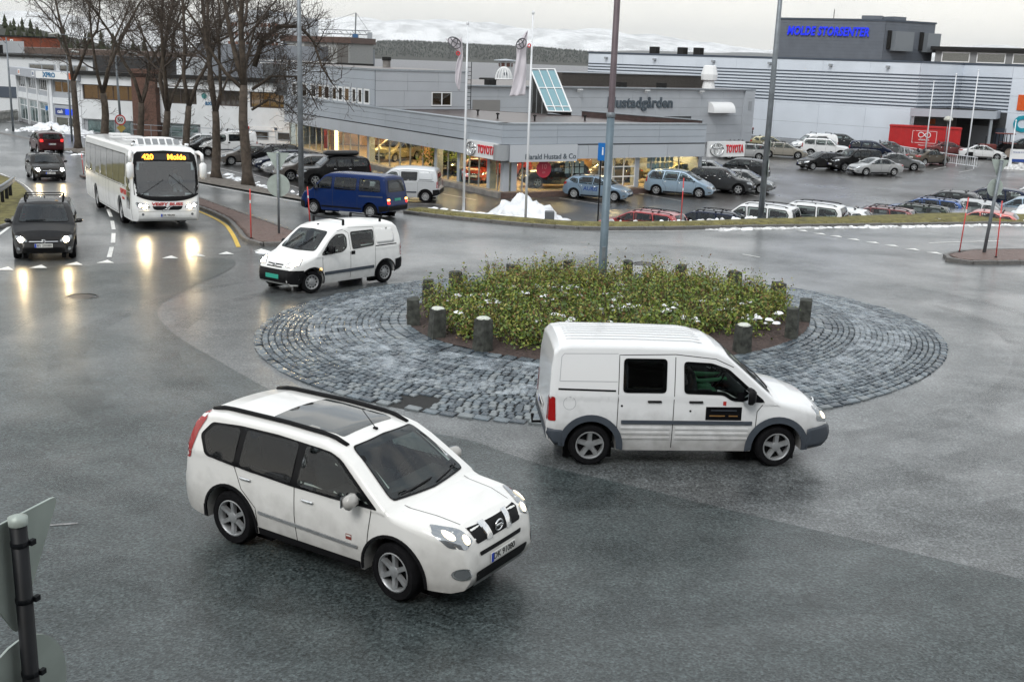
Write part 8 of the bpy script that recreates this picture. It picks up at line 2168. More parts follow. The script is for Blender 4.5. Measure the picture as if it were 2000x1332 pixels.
# flagpoles with limp dealer flags
M_FLAG = mat('flag_cloth', (.55, .52, .56), .8, noise=.08, nscale=2)
def flagpole(base, z, H, label, r=.06, cone=False):
 root = empty('flagpole', (*base, z)); tag(root, label, 'flagpole')
 MB().tube([(0, 0, -.3), (0, 0, H * .5), (0, 0, H)], [r, r * .85, r * .55], 12).build('pole', M_WPOLE, root, smooth=True)
 MB().lathe([(0, H + .16), (r * 1.1, H + .1), (r * 1.1, H + .02), (r * .5, H - .02)], 12).build('finial', M_WPOLE, root, smooth=True)
 if cone: MB().lathe([(r * 3.2, -.1), (r * 2.6, .2), (r * 1.1, 1.3)], 12).build('socket', M_WPOLE, root, smooth=True)
 return root
pa = (-2.45, 50.18); pb_ = (0.41, 48.42)
za, zb = 7.33, 7.62
flagpole((pa[0], pa[1] + .5), gz(*pa) + .1, 8.35, 'white flagpole with a twisted pale flag, left of the snow heap')
flagpole((pb_[0], pb_[1] + .5), gz(*pb_) + .1, 8.75, 'white flagpole standing in front of the snow heap')
def cloth(name, rows, label, emb=None):
 """rows: list of (left point, right point); gentle folds across"""
 nu = 14; vs = []; nr = len(rows)
 fine = []
 for a, b in zip(rows, rows[1:]):
  for k in range(5): t = k / 5; fine.append((a[0].lerp(b[0], t), a[1].lerp(b[1], t)))
 fine.append(rows[-1])
 for j, (l, r) in enumerate(fine):
  for i in range(nu + 1):
   t = i / nu; p = l.lerp(r, t); w = math.sin(t * 9 + j * .25) * .05 * math.sin(math.pi * t) + math.sin(t * 17 + j * .6) * .018
   vs.append(p + Vector((0, w, 0)))
 b = MB(); b.add(vs, [(j * (nu + 1) + i, j * (nu + 1) + i + 1, (j + 1) * (nu + 1) + i + 1, (j + 1) * (nu + 1) + i) for j in range(len(fine) - 1) for i in range(nu)])
 root = empty(name, tuple(rows[0][0])); tag(root, label, 'flag')
 o = b.build('cloth', M_FLAG, root, smooth=True); o.matrix_parent_inverse = Matrix.Translation(rows[0][0]).inverted()
 md = o.modifiers.new('thickness', 'SOLIDIFY'); md.thickness = .006
 if emb:
  c, ru, rv = emb; e = MB()
  for (a, bb, dz, m) in ((.42, .34, 0, 0), (.15, .31, 0, 0), (.34, .13, .16, 0)):
   e.tube([Vector(c) + Vector(ru) * (math.cos(2 * math.pi * k / 20) * a) + Vector(rv) * (dz + math.sin(2 * math.pi * k / 20) * bb) + Vector((0, -.07, 0)) for k in range(21)], .022, 5)
  em = e.build('emblem', mat('flag_print', (.10, .10, .11), .7), root); em.matrix_parent_inverse = Matrix.Translation(rows[0][0]).inverted()
  d = MB(); d.tube([Vector(c) + Vector(ru) * (.5 + math.cos(2 * math.pi * k / 14) * .11) + Vector(rv) * (-.48 + math.sin(2 * math.pi * k / 14) * .11) + Vector((0, -.08, 0)) for k in range(15)], .026, 5)
  dm_ = d.build('red_ring', M_REDSIGN, root); dm_.matrix_parent_inverse = Matrix.Translation(rows[0][0]).inverted()
Y1 = 49.3
cloth('flag', [(Vector((-3.36, 49.4, 6.7)), Vector((-2.63, 49.4, 6.75))), (Vector((-3.02, 49.35, 6.41)), Vector((-2.6, 49.4, 6.47))), (Vector((-2.68, 49.4, 6.12)), Vector((-2.57, 49.4, 6.13))), (Vector((-2.8, 49.3, 5.82)), Vector((-2.57, 49.4, 5.93))), (Vector((-2.88, 49.3, 5.34)), Vector((-2.6, 49.4, 5.39))), (Vector((-2.87, 49.3, 4.91)), Vector((-2.65, 49.4, 4.8))), (Vector((-2.73, 49.3, 4.56)), Vector((-2.67, 49.4, 4.52)))],
 'pale flag twisted round the left flagpole with a dark ring emblem', ((-2.93, 49.3, 6.54), (.62, 0, -.35), (.3, 0, .55)))
cloth('flag', [(Vector((0.11, 48.9, 7.06)), Vector((0.22, 48.9, 7.15))), (Vector((-0.26, 48.8, 6.46)), Vector((0.19, 48.9, 6.77))), (Vector((-0.23, 48.75, 6.12)), Vector((0.18, 48.9, 6.22))), (Vector((-0.29, 48.7, 5.43)), Vector((0.21, 48.9, 5.45))), (Vector((-0.38, 48.7, 4.83)), Vector((0.21, 48.9, 4.85))), (Vector((-0.48, 48.7, 4.37)), Vector((0.21, 48.9, 4.44)))],
 'long pale flag hanging limp beside the flagpole at the snow heap', ((-0.05, 48.7, 6.59), (.45, 0, .35), (-.25, 0, .5)))
for (pb, pt_, lab) in (((41.91, 115.18), 165, 'leftmost of the white flagpoles in front of the loading bay'), ((39.66, 103.62), 158, 'middle white flagpole beside the globe lamp by the railing'), ((41.03, 102.12), 153, 'tallest white flagpole at the end of the white railing'), ((45.27, 102.68), 241, 'white flagpole with cone foot beside the blue notice board')):
 H = {165: 7.4, 158: 8.2, 153: 8.6, 241: 4.3}[pt_]; flagpole(pb, LOT, H, lab, .07, pt_ == 241)
def globe_lamp(p, H, label, flat=False):
 root = empty('park_lamp', (*p, LOT)); tag(root, label, 'lamp'); MB().tube([(0, 0, 0), (0, 0, H)], .05, 8).build('post', M_POLE, root, smooth=True)
 MB().lathe([(0, H + .5), (.3, H + .44), (.46, H + .2), (.46, H + .05), (.1, H - .05), (0, H - .06)] if not flat else [(0, H + .4), (.4, H + .35), (.4, H + .25), (.2, H + .22), (.16, H - .1), (0, H - .12)], 16).build('lamp_shade', mat('lamp_globe', (.42, .42, .38), .4), root, smooth=True)
globe_lamp((42.43, 133.34), 2.6, 'mushroom-shaped lamp left of the red container'); globe_lamp((43.36, 133.79), 2.0, 'small flat-topped lantern beside the red container', True); globe_lamp((43.94, 115.4), 3.6, 'mushroom-shaped lamp in front of the red container')

# white railing at the car park edge
rr = [(38.23, 114.29), (39.36, 108.85), (40.16, 104.32), (41.45, 100.82)]
root = empty('car_park_railing', (*rr[0], LOT)); tag(root, 'white tubular railing along the car park in front of the red container', 'railing')
inv = Matrix.Translation(root.location).inverted()
b = MB()
for z in (.25, 1.05): b.tube([(*q_, LOT + z) for q_ in rr], .035, 6)
o = b.build('rail', M_WPOLE, root); o.matrix_parent_inverse = inv
tot = poly_len(rr)[-1]; n = int(tot / .28)
for k in range(n + 1):
 x, y, _, _ = along(rr, tot * k / n); big = k % 8 == 0
 o = MB().tube([(x, y, LOT + (0 if big else .25)), (x, y, LOT + 1.05)], .04 if big else .014, 5).build('post' if big else 'baluster', M_WPOLE, root); o.matrix_parent_inverse = inv

# guard rail at the left edge
root = empty('guard_rail', (*(-21.41, 45.37), 0)); tag(root, 'galvanised steel guard rail on dark posts at the left edge', 'guard rail'); inv = Matrix.Translation(root.location).inverted()
gl = [(-20.31, 36.97), (-20.93, 41.8), (-21.87, 46.36), (-23.07, 49.97), (-23.95, 52.5)]
b = MB(); vs = []; prof = [(-.04, .82), (.04, .76), (-.03, .69), (-.03, .66), (.04, .59), (-.04, .52)]; gl2 = smooth_line(gl, 2)
for i, q_ in enumerate(gl2):
 a, c = gl2[max(0, i - 1)], gl2[min(len(gl2) - 1, i + 1)]; dx, dy = c[0] - a[0], c[1] - a[1]; l = math.hypot(dx, dy)
 for (o_, z) in prof: vs.append((q_[0] + dy / l * o_, q_[1] - dx / l * o_, gz(*q_) + z + .12))
b.add(vs, [(i * 6 + k, (i + 1) * 6 + k, (i + 1) * 6 + k + 1, i * 6 + k + 1) for i in range(len(gl2) - 1) for k in range(5)])
o = b.build('beam', M_STEEL, root, smooth=True); o.matrix_parent_inverse = inv; o.modifiers.new('thickness', 'SOLIDIFY').thickness = .01
for s_ in np.arange(.3, poly_len(gl)[-1], 1.6):
 x, y, dx, dy = along(gl, s_); o = MB().box((x - dy * .1, y + dx * .1, gz(x, y) + .4), (.12, .1, .9)).build('post', M_BLACKPL, root); o.matrix_parent_inverse = inv

# small blue sign, grey bollard box, blue notice board, picket fence
p = (3.69, 48.44); root = empty('parking_sign', (p[0], p[1] + 1.2, vz(*p))); tag(root, 'small blue sign on a dark post just left of the island mast', 'road sign')
MB().tube([(0, 0, -.3), (0, 0, 3.35)], .035, 8).build('post', M_BLACKPL, root); MB().box((.05, -.05, 2.98), (.42, .02, .78)).build('sign_face', mat('sign_blue', (.005, .13, .42), .4), root)
me = text_mesh('i', .5, .004, .01); me.transform(face_matrix((.05, -.066, 3.0), (1, 0, 0))); me.materials.clear(); link_mesh('lettering', me, M_SIGNW, root)
p = (1.47, 48.34); tag(MB().box((0, 0, .16), (.42, .42, .42), bev=.03).build('utility_box', mat('box_grey', (.10, .11, .12), .6), loc=(p[0], p[1] + .4, vz(*p))), 'small dark grey utility box at the foot of the snow heap', 'utility box')
p = (46.85, 104.25); root = empty('notice_board', (*p, LOT)); tag(root, 'white and blue notice board on posts at the right edge', 'sign')
for x in (-.9, 1.2): MB().box((x, 0, .7), (.12, .12, 1.4)).build('post', mat('board_blue', (.01, .05, .25), .5), root)
MB().box((.15, -.08, 1.25), (2.4, .08, .9)).build('board', M_SIGNW, root); MB().box((.15, -.09, .66), (2.4, .08, .25)).build('lower_band', MATS['board_blue'], root)
me = text_mesh('MOLDE STORSENTER', .2, .01); me.transform(face_matrix((.15, -.13, 1.4), (1, 0, 0))); me.materials.clear(); link_mesh('lettering', me, MATS['board_blue'], root)
fA, fB = (-53.81, 112.29), (-53.74, 120.05)
root = empty('picket_fence', (*fA, LOT)); tag(root, 'weathered pale picket fence at the far left', 'fence'); inv = Matrix.Translation(root.location).inverted(); LF = math.dist(fA, fB)
for k in range(int(LF / .3)): b = MB(); fbox(b, fA, fB, k * .3, k * .3 + .16, LOT + .1, LOT + 1.25, 0, .04); o = b.build('picket', mat('grey_timber', (.27, .27, .25), .8, noise=.2), root); o.matrix_parent_inverse = inv
for z in (.35, .95): b = MB(); fbox(b, fA, fB, 0, LF, LOT + z, LOT + z + .1, -.05, 0); o = b.build('fence_rail', MATS['grey_timber'], root); o.matrix_parent_inverse = inv
p = (-46.45, 110.57); root = empty('street_name_sign', (*p, LOT)); tag(root, 'small blue sign on a post by the corner shop', 'road sign'); MB().tube([(0, 0, 0), (0, 0, 2.2)], .03, 6).build('post', M_POLE, root); MB().box((0, -.04, 2.0), (.75, .02, .42)).build('sign_face', MATS['sign_blue'], root)

# ------------------------------------------------------------------ snow
q = random.Random(12)
def heap(name, c, rx, ry, h, label, m=None, z=LOT, n=44, seed=1):
 vs = []; fs = []; rings = 22; m = m or mat('gritty_snow', (.74, .76, .79), .75, noise=.22, nscale=1.6, bump=.9, bscale=7)
 for j in range(rings + 1):
  t = j / rings
  for i in range(n):
   a = 2 * math.pi * i / n; rr_ = t; hh = h * (1 - t) ** 1.0
   nn = mnoise.fractal(Vector((math.cos(a) * t * 3.6 + seed, math.sin(a) * t * 3.6, seed * 1.7)), .6, 2.1, 7)
   vs.append((c[0] + math.cos(a) * rx * rr_ * (1 + .12 * nn), c[1] + math.sin(a) * ry * rr_ * (1 + .14 * nn), z - .05 + max(0, hh * (1 + .06 * nn) + (.20 * nn * min(1, 4 * (1 - t)) if 0 < t < 1 else 0))))
 for j in range(rings):
  for i in range(n): a, b_ = j * n + i, j * n + (i + 1) % n; fs.append((a, a + n, b_ + n, b_))
 b = MB(); b.add(vs, fs); return tag(b.build(name, m, smooth=True), label, 'snow heap')
heap('snow_heap', ((0.27, 54.2, -0.98))[:2], 3.0, 2.6, 2.0, 'pointed heap of white snow at the edge of the car park', seed=3, n=40)
heap('snow_heap', (-45.18, 107.26), 3.2, 1.6, .8, 'ploughed snow heap on the pavement behind the red SUV', seed=5)
heap('snow_heap', (-43.09, 106.1), 3.0, 1.5, .7, 'ploughed snow heap in front of the corner shop door', seed=7)
heap('snow_heap', (28.08, 60.07), 3.0, 1.8, 1.75, 'snow heap beside the parked cars at the right edge', seed=9)
heap('snow_heap', (46.19, 102.53), 1.8, .8, .6, 'small dirty snow heap under the blue notice board', M_DSNOW, seed=4)
def snow_row(name, pts, w, h, dens, label, m=M_SNOW, zf=None, seed=0, mats=None):
 q = random.Random(seed); b = MB(); tot = poly_len(pts)[-1]
 for _ in range(int(tot * dens)):
  x, y, dx, dy = along(pts, q.uniform(0, tot)); o_ = q.gauss(0, w / 2); x += -dy * o_; y += dx * o_
  snow_lump(b, x, y, zf(x, y), q.uniform(.08, .3), h * q.uniform(.3, 1.2), q, 7, 1 if (mats and q.random() < .35) else 0)
 return tag(b.build(name, mats or m, smooth=True), label, 'snow', kind='stuff')
def vline(o):
 out = []
 for k in range(60): x, y, dx, dy = along(VK, vd[-1] * k / 59); w_ = o(x) if callable(o) else o; out.append((x - dy * w_, y + dx * w_))
 return out
L5 = [p_ for p_ in vline(lambda x: gw(x) + pw(x) + .15) if p_[0] > 4]; snow_row('snow_ridge', L5, .6, .2, 9, 'broken ridge of old snow between footpath and parked cars', zf=lambda x, y: gz(x, y) + .02, seed=2, mats=[M_SNOW, M_DSNOW])
L6 = [p_ for p_ in vline(-.35) if p_[0] > 8]; snow_row('slush_line', L6, .30, .07, 14, 'thin dirty slush line along the far kerb', zf=lambda x, y: gz(x, y) - .01, seed=3, mats=[M_DSNOW, M_SNOW])
L7 = [p_ for p_ in vline(1.9) if -5 < p_[0] < 1.0]; snow_row('snow_scraps', L7, .35, .06, 5, 'scraps of snow on the verge before the flagpoles', zf=lambda x, y: gz(x, y) + .15, seed=4)
snow_row('snow_scraps', [p_ for p_ in vline(1.2) if p_[0] > 3], .6, .04, 1.5, 'scraps of snow on the turf verge', zf=lambda x, y: gz(x, y) + .17, seed=14)
snow_row('snow_scraps', [(-20, 73.07), (-17.42, 69.46), (-14.02, 64.9), (-12.28, 62.89)], .8, .09, 4, 'scraps of snow behind the trees on the verge', zf=lambda x, y: -2.0, seed=5)
snow_row('snow_scraps', [(-8.64, 36.23), (-8.42, 36.16), (-7.73, 35.83)], .25, .07, 6, 'small lumps of snow on the road by the splitter island', zf=lambda x, y: gz(x, y), seed=6)
snow_row('snow_scraps', [(-47.68, 104.37), (-46.39, 105.83), (-44.18, 104.04), (-39.15, 99.72)], 1.6, .18, 4, 'ploughed snow along the left pavement', zf=lambda x, y: LOT + .1, seed=7, mats=[M_SNOW, M_DSNOW])
snow_row('snow_scraps', [(-34.45, 85.54), (-31.85, 82.37), (-30.78, 83.11)], 1.2, .12, 3, 'snow scraps at the foot of the V-shaped tree', zf=lambda x, y: gz(x, y) + .05, seed=8)
# brown tufts of dead plants at the car park edge
gq = random.Random(3); tb = MB()
L8 = [p_ for p_ in vline(lambda x: gw(x) + pw(x) + .6) if p_[0] > 15]
for _ in range(900):
 x, y, dx, dy = along(L8, gq.uniform(0, poly_len(L8)[-1])); y += gq.uniform(-.3, .5); h = gq.uniform(.15, .5); a = gq.uniform(0, 6.28); z = gz(x, y) - .1
 tb.add([(x - .02, y, z), (x + .02, y, z), (x + math.cos(a) * h * .5, y + math.sin(a) * h * .5, z + h)], [(0, 1, 2)])
tag(tb.build('dead_grass', mat('dead_stalks', (.14, .075, .03), .9)), 'brown dead stalks along the edge of the car park', 'grass', kind='stuff')
# short turf blades on the verge
tb = MB()
for _ in range(9000):
 x, y, dx, dy = along(VK, gq.uniform(0, vd[-1])); o_ = gq.uniform(.2, gw(x) - .05); x += -dy * o_; y += dx * o_; h = gq.uniform(.04, .12); a = gq.uniform(0, 6.28); z = gz(x, y) + .14
 tb.add([(x - .012, y, z), (x + .012, y, z), (x + math.cos(a) * h * .6, y + math.sin(a) * h * .6, z + h)], [(0, 1, 2)], gq.randint(0, 2))
tag(tb.build('verge_grass', [mat('turf_green', (.10, .12, .025), .9), mat('turf_straw', (.24, .19, .07), .9), mat('turf_brown', (.12, .085, .04), .9)]), 'short straw-green grass on the verge', 'grass', kind='stuff')

# ------------------------------------------------------------------ parked cars
PC = {}
def col(name, c, metal=.35):
 if name not in PC: PC[name] = paint('paint_' + name, c, metal, dirt=.22)
 return PC[name]
COLS = dict(red=(.30, .018, .02), navy=(.012, .018, .04), white=(.66, .67, .68), silver=(.36, .37, .38), black=(.013, .013, .014), grey=(.10, .105, .11), darkgrey=(.045, .047, .05), beige=(.30, .28, .24), lightblue=(.24, .33, .42), steelblue=(.17, .25, .34),
   maroon=(.12, .012, .014), green=(.025, .035, .028), blue=(.01, .06, .22), bronze=(.10, .085, .068), brown=(.12, .105, .095), pink=(.42, .10, .09), orange=(.36, .03, .015), sand=(.33, .30, .18))
PROTO = {}
def parked(kind, xy, deg, cname, label, group='cars parked in the dealership car park', name=None, rails=False, z=None, extra=None):
 m = col(cname, COLS[cname], .0 if cname in ('white', 'red', 'black', 'orange') else .35)
 key = (kind, rails)
 nm = name or {'hatch': 'parked_hatchback', 'sedan': 'parked_saloon', 'estate': 'parked_estate', 'mpv': 'parked_people_carrier', 'suv': 'parked_suv', 'jeep': 'parked_off_roader'}[kind]
 if key not in PROTO:
  v = generic(nm, kind, m, rails=rails, rim={'hatch': 'cap', 'sedan': 'five', 'estate': 'five', 'mpv': 'seven', 'suv': 'five', 'jeep': 'six'}[kind], res=.6); PROTO[key] = v.root; root = v.root
 else:
  root = copy_tree(PROTO[key]); root.name = nm
  for c in kids(root):
   if c.name.startswith(('body', 'wing_mirror')): c.material_slots[0].link = 'OBJECT'; c.material_slots[0].material = m
 zz = LOT if z is None else z
 root.location = (xy[0], xy[1], zz + .008); root.rotation_euler = (0, 0, R(deg))
 tag(root, label, 'car', group)
 return root
# near row along the verge, tails towards the road
parked('estate', (5.94, 53.06), 152, 'red', 'bright red estate car with roof rails behind the verge', rails=True)
parked('estate', (9.08, 53.91), 152, 'navy', 'dark navy estate car with roof rails right of the red estate', rails=True)
parked('jeep', (11.53, 54.13), 152, 'white', 'white off-roader with roof rails, left of the pair by the lamp post', rails=True)
parked('jeep', (14.21, 55.38), 152, 'white', 'white off-roader with roof rails, just right of the lamp post', rails=True)
parked('hatch', (16.38, 56.88), 152, 'white', 'low white hatchback beside the white off-roaders')
parked('estate', (18.73, 57.94), 152, 'maroon', 'dark red estate car with roof rails half sunk behind snow', rails=True)
parked('estate', (21.12, 59.58), 152, 'green', 'black-green estate car behind brown stalks', rails=True)
parked('estate', (23.22, 63), 150, 'blue', 'bright blue estate car behind the black-green estate', rails=True)
parked('hatch', (26.1, 67.19), 150, 'darkgrey', 'dark grey hatchback behind the silver hatchback near the right sign')
parked('hatch', (25.4, 62.72), 150, 'silver', 'silver hatchback left of the right-hand give-way sign')
parked('mpv', (29, 67.94), 150, 'navy', 'dark blue people carrier behind the right-hand give-way sign')
parked('hatch', (24.3, 57.8), 152, 'pink', 'faded red hatchback roof just above the snow by the right sign')
parked('hatch', (29.67, 65), 152, 'lightblue', 'pale blue hatchback at the right edge behind the snow heap')
parked('estate', (32.93, 71.38), 150, 'white', 'white estate car at the right edge of the car park', rails=True)
# demonstrators in front of the showroom
a_ = parked('hatch', (5.04, 68.58), -22, 'steelblue', 'steel blue hatchback with lettering on its doors outside the showroom')
me = text_mesh('AURIS', .34, .004, .006, .1); me.transform(face_matrix((-.25, -.893, .68), (1, 0, 0))); me.materials.clear(); link_mesh('lettering', me, mat('decal_blue', (.01, .05, .22), .4), a_)
parked('mpv', (10.63, 72.07), -20, 'lightblue', 'light blue people carrier outside the showroom under the right sign')
parked('suv', (13.77, 74.72), -22, 'darkgrey', 'dark grey SUV facing right, next to the light blue people carrier')
parked('hatch', (15.51, 75.84), -22, 'grey', 'grey hatchback at the right end of the row before the showroom')
parked('hatch', (14.25, 82.71), -20, 'grey', 'grey hatchback behind the dark grey SUV')
parked('suv', (16.53, 83.46), 158, 'darkgrey', 'dark SUV with red tail light showing, behind the grey hatchback')
parked('estate', (20.74, 103.15), 176, 'silver', 'silver estate car side-on in front of the workshop corner', rails=True)
parked('hatch', (20.18, 106.85), 200, 'black', 'black car behind the silver estate by the workshop')
# far rows
parked('estate', (25.35, 106.66), -14, 'beige', 'beige-silver estate car just right of the tall lamp post', rails=True)
parked('hatch', (25.95, 115.49), -14, 'sand', 'pale yellow-grey car behind the beige-silver estate')
parked('sedan', (30.94, 141.03), -10, 'maroon', 'dark red saloon by the mall wall at the workshop corner')
parked('hatch', (33.55, 141.42), -10, 'white', 'white hatchback by the mall wall beside the dark red saloon')
parked('jeep', (29.86, 108.48), -16, 'white', 'white off-roader facing right in the middle of the far row', rails=True)
parked('hatch', (25.87, 95.19), 198, 'black', 'black hatchback at the left end of the middle row, facing left')
parked('jeep', (28.47, 94.78), 199, 'black', 'black off-roader facing left between black hatchback and silver saloon', rails=True)
parked('sedan', (29.33, 91.64), 197, 'silver', 'silver saloon facing left at the front of the middle row')
parked('sedan', (33.34, 97.89), -14, 'grey', 'dark grey saloon facing right behind the silver saloon')
parked('mpv', (34.66, 109.84), -16, 'navy', 'dark blue people carrier in the far row behind the black off-roader')
parked('suv', (34.82, 120.04), -14, 'darkgrey', 'dark SUV beside the white van in the far row')
parked('sedan', (37.99, 114.19), -14, 'grey', 'grey car half hidden at the left end of the white railing')
parked('sedan', (38.27, 104.12), 28, 'bronze', 'bronze saloon with its tail to the road by the white railing')
parked('sedan', (45.06, 117.11), -14, 'maroon', 'dark red car behind the white railing in front of the red container')
parked('sedan', (47.22, 113.68), -18, 'white', 'white saloon parked in front of the tractor')
parked('mpv', (56.26, 124.43), 170, 'black', 'black car at the right edge behind the tractor')
# row on the left beside the showroom, noses to the lane
GL = 'cars parked beside the trees'
parked('hatch', (-26.42, 91.61), 208, 'white', 'white hatchback behind the trees at the left end of the parked row', GL)
parked('hatch', (-24.9, 88.73), 208, 'black', 'black hatchback between the white hatchback and the white van', GL)
parked('hatch', (-20.2, 82.52), 205, 'brown', 'grey-brown hatchback seen between two tree trunks', GL)
parked('estate', (-18.5, 82.75), 205, 'black', 'black estate car just right of the last tree', GL, rails=True)
parked('hatch', (-16.8, 79.05), 206, 'navy', 'dark blue hatchback half hidden by the give-way sign', GL)
parked('estate', (-15.5, 76.6), 206, 'silver', 'silver estate car behind the give-way sign', GL, rails=True)
parked('suv', (-14.04, 73.73), 206, 'brown', 'grey-brown SUV left of the black off-roader', GL)
o = parked('jeep', (-11.92, 71.3), 205, 'black', 'black off-roader with a roof box left of the blue minibus', GL)
MB().box((-.55, 0, 2.02), (2.2, .86, .30), bev=.11).build('roof_box', mat('roof_box_black', (.02, .02, .022), .35), o, smooth=True, sharp=60)
# vans
v = partner('silver_van', paint('paint_silver_van', (.46, .48, .50), .2, dirt=.2), bars=False, plate_m=M_PLATE, scale=1.12, lit=False, cutw=False); stand(v.root, (-6.76, 64.99), R(176), lambda x, y: LOT)
tag(v.root, 'silver-white panel van parked behind the blue minibus', 'van')
v = partner('white_panel_van', paint('paint_white_van', (.70, .71, .72), 0, dirt=.2), bars=True, plate_m=M_PLATE, scale=1.14, lit=False, cutw=False); stand(v.root, (-23.08, 88.51), R(192), lambda x, y: LOT)
tag(v.root, 'white panel van with roof bars behind two tree trunks', 'van')
v2 = copy_tree(v.root); v2.name = 'white_panel_van'; stand(v2, (29.78, 113.27), R(188), lambda x, y: LOT); tag(v2, 'white panel van facing left in the far row before the white shed', 'van')
# showroom cars
GS = 'new cars inside the showroom'
sz = -1.95
parked('suv', (2.3, 71.4), 196, 'black', 'black SUV behind the corner showroom window', GS, z=sz)
parked('hatch', (-2.6, 73.4), 262, 'orange', 'red hatchback nose-on inside the left showroom window', GS, z=sz)
parked('suv', (-4.8, 77.8), 262, 'black', 'black SUV with bright grille inside the left showroom window', GS, z=sz)
parked('hatch', (-1.2, 76.6), 210, 'red', 'red hatchback deeper inside the showroom by the blue banner', GS, z=sz)
parked('sedan', (6.2, 75.4), 205, 'bronze', 'brown car inside the showroom behind the price sheets', GS, z=sz)
parked('sedan', (10.8, 76.6), 205, 'sand', 'cream car inside the right end of the showroom', GS, z=sz)
parked('mpv', (-9.4, 86.0), 240, 'sand', 'pale car lit yellow deep inside the left showroom', GS, z=sz)

# tractor by the loading bay
tp_ = (48.62, 113.64)
root = empty('tractor', (*tp_, LOT), R(172)); tag(root, 'old dark red tractor with open cab frame by the loading bay', 'tractor')
def twheel(x, y, r, w):
 e = empty('wheel', (x, y, r), 0, root); rot = Matrix.Rotation(R(90), 4, 'X')
 MB().lathe([(r * .55, -w / 2), (r * .93, -w / 2), (r, -w * .3), (r, w * .3), (r * .93, w / 2), (r * .55, w / 2)], 24, mat=rot).build('tyre', M_TYRE, e, smooth=True, sharp=40)
 MB().lathe([(r * .56, -w * .4), (r * .5, -w * .2), (r * .2, -w * .25), (0, -w * .25)], 20, mat=rot).build('rim', mat('tractor_rim', (.22, .18, .15), .7), e); MB().lathe([(r * .56, w * .4), (r * .5, w * .2), (r * .2, w * .25), (0, w * .25)], 20, mat=rot).build('rim', MATS['tractor_rim'], e)
for sg in (1, -1): twheel(-.9, sg * .85, .82, .45); twheel(1.35, sg * .78, .5, .3)
M_TR = mat('tractor_red', (.11, .018, .014), .6, noise=.3)
b = MB(); b.box((1.0, 0, 1.15), (1.7, .62, .75), bev=.1); b.box((1.86, 0, 1.1), (.08, .5, .6)); b.build('bonnet', M_TR, root); b = MB(); b.box((-.2, 0, .85), (2.2, .5, .5), bev=.06); b.build('chassis', M_BLACKPL, root)
b = MB()
for (x, y) in ((.15, .65), (.15, -.65), (-1.3, .65), (-1.3, -.65), (-.6, .68), (-.6, -.68)): b.tube([(x, y, 1.2), (x * .95, y * .9, 2.6)], .045, 6)
b.build('cab_frame', M_BLACKPL, root); b = MB(); b.box((-.58, 0, 2.62), (1.7, 1.35, .09), bev=.03); b.build('cab_roof', M_TR, root)
for sg in (1, -1): b = MB(); b.box((-.9, sg * .85, 1.72), (1.2, .5, .06), bev=.02); b.build('mudguard', M_TR, root)
b = MB(); b.tube([(1.9, -.6, 1.5), (2.6, -.6, .6)], .08, 6); b.tube([(1.9, .6, 1.5), (2.6, .6, .6)], .08, 6); b.box((2.75, 0, .45), (.5, 1.8, .5)); b.build('front_loader', M_BLACKPL, root)
b = MB(); b.box((-.75, 0, 1.25), (.45, .5, .15), bev=.05); b.box((-.95, 0, 1.5), (.1, .5, .4), bev=.04); b.build('seat', M_SEAT, root); MB().tube([(1.3, .28, 1.4), (1.3, .28, 2.3)], .035, 8).build('exhaust_pipe', M_BLACKPL, root)

# ------------------------------------------------------------------ people
M_SKIN = mat('skin', (.42, .26, .19), .6)
def figure(name, verts, edges, radii, m, parent=None, loc=(0, 0, 0), rz=0, mats=None, zsplit=None):
 me = bpy.data.meshes.new(name); me.from_pydata(verts, edges, []); me.update(); o = link_mesh(name, me, None, parent, loc, (0, 0, rz));
 md = o.modifiers.new('skin', 'SKIN'); md.use_smooth_shade = True
 if not me.skin_vertices:
  bpy.context.view_layer.objects.active = o
  me.attributes.new
 for i, r_ in enumerate(radii): me.skin_vertices[0].data[i].radius = (r_, r_) if not isinstance(r_, tuple) else r_
 me.skin_vertices[0].data[0].use_root = True
 s = o.modifiers.new('smooth', 'SUBSURF'); s.levels = 1; s.render_levels = 1
 me.materials.append(m)
 return o
def hand(V, E, Rr, wrist, d, side):
 """palm, four fingers and a thumb growing from a wrist vertex"""
 w = Vector(V[wrist]); d = Vector(d).normalized(); s_ = Vector(side).normalized()
 V.append(tuple(w + d * .07)); pi = len(V) - 1; E.append((wrist, pi)); Rr.append((.032, .02))
 for k, L in enumerate((.075, .085, .08, .062)):
  b_ = w + d * .10 + s_ * (.03 - .02 * k); V.append(tuple(b_)); V.append(tuple(b_ + d * L * .6)); V.append(tuple(b_ + d * L * .75 + Vector((0, 0, -L * .45)))); n = len(V)
  E.extend([(pi, n - 3), (n - 3, n - 2), (n - 2, n - 1)]); Rr.extend([.010, .009, .008])
 V.append(tuple(w + d * .05 + s_ * .045)); V.append(tuple(w + d * .085 + s_ * .065)); n = len(V); E.extend([(pi, n - 2), (n - 2, n - 1)]); Rr.extend([.012, .010])
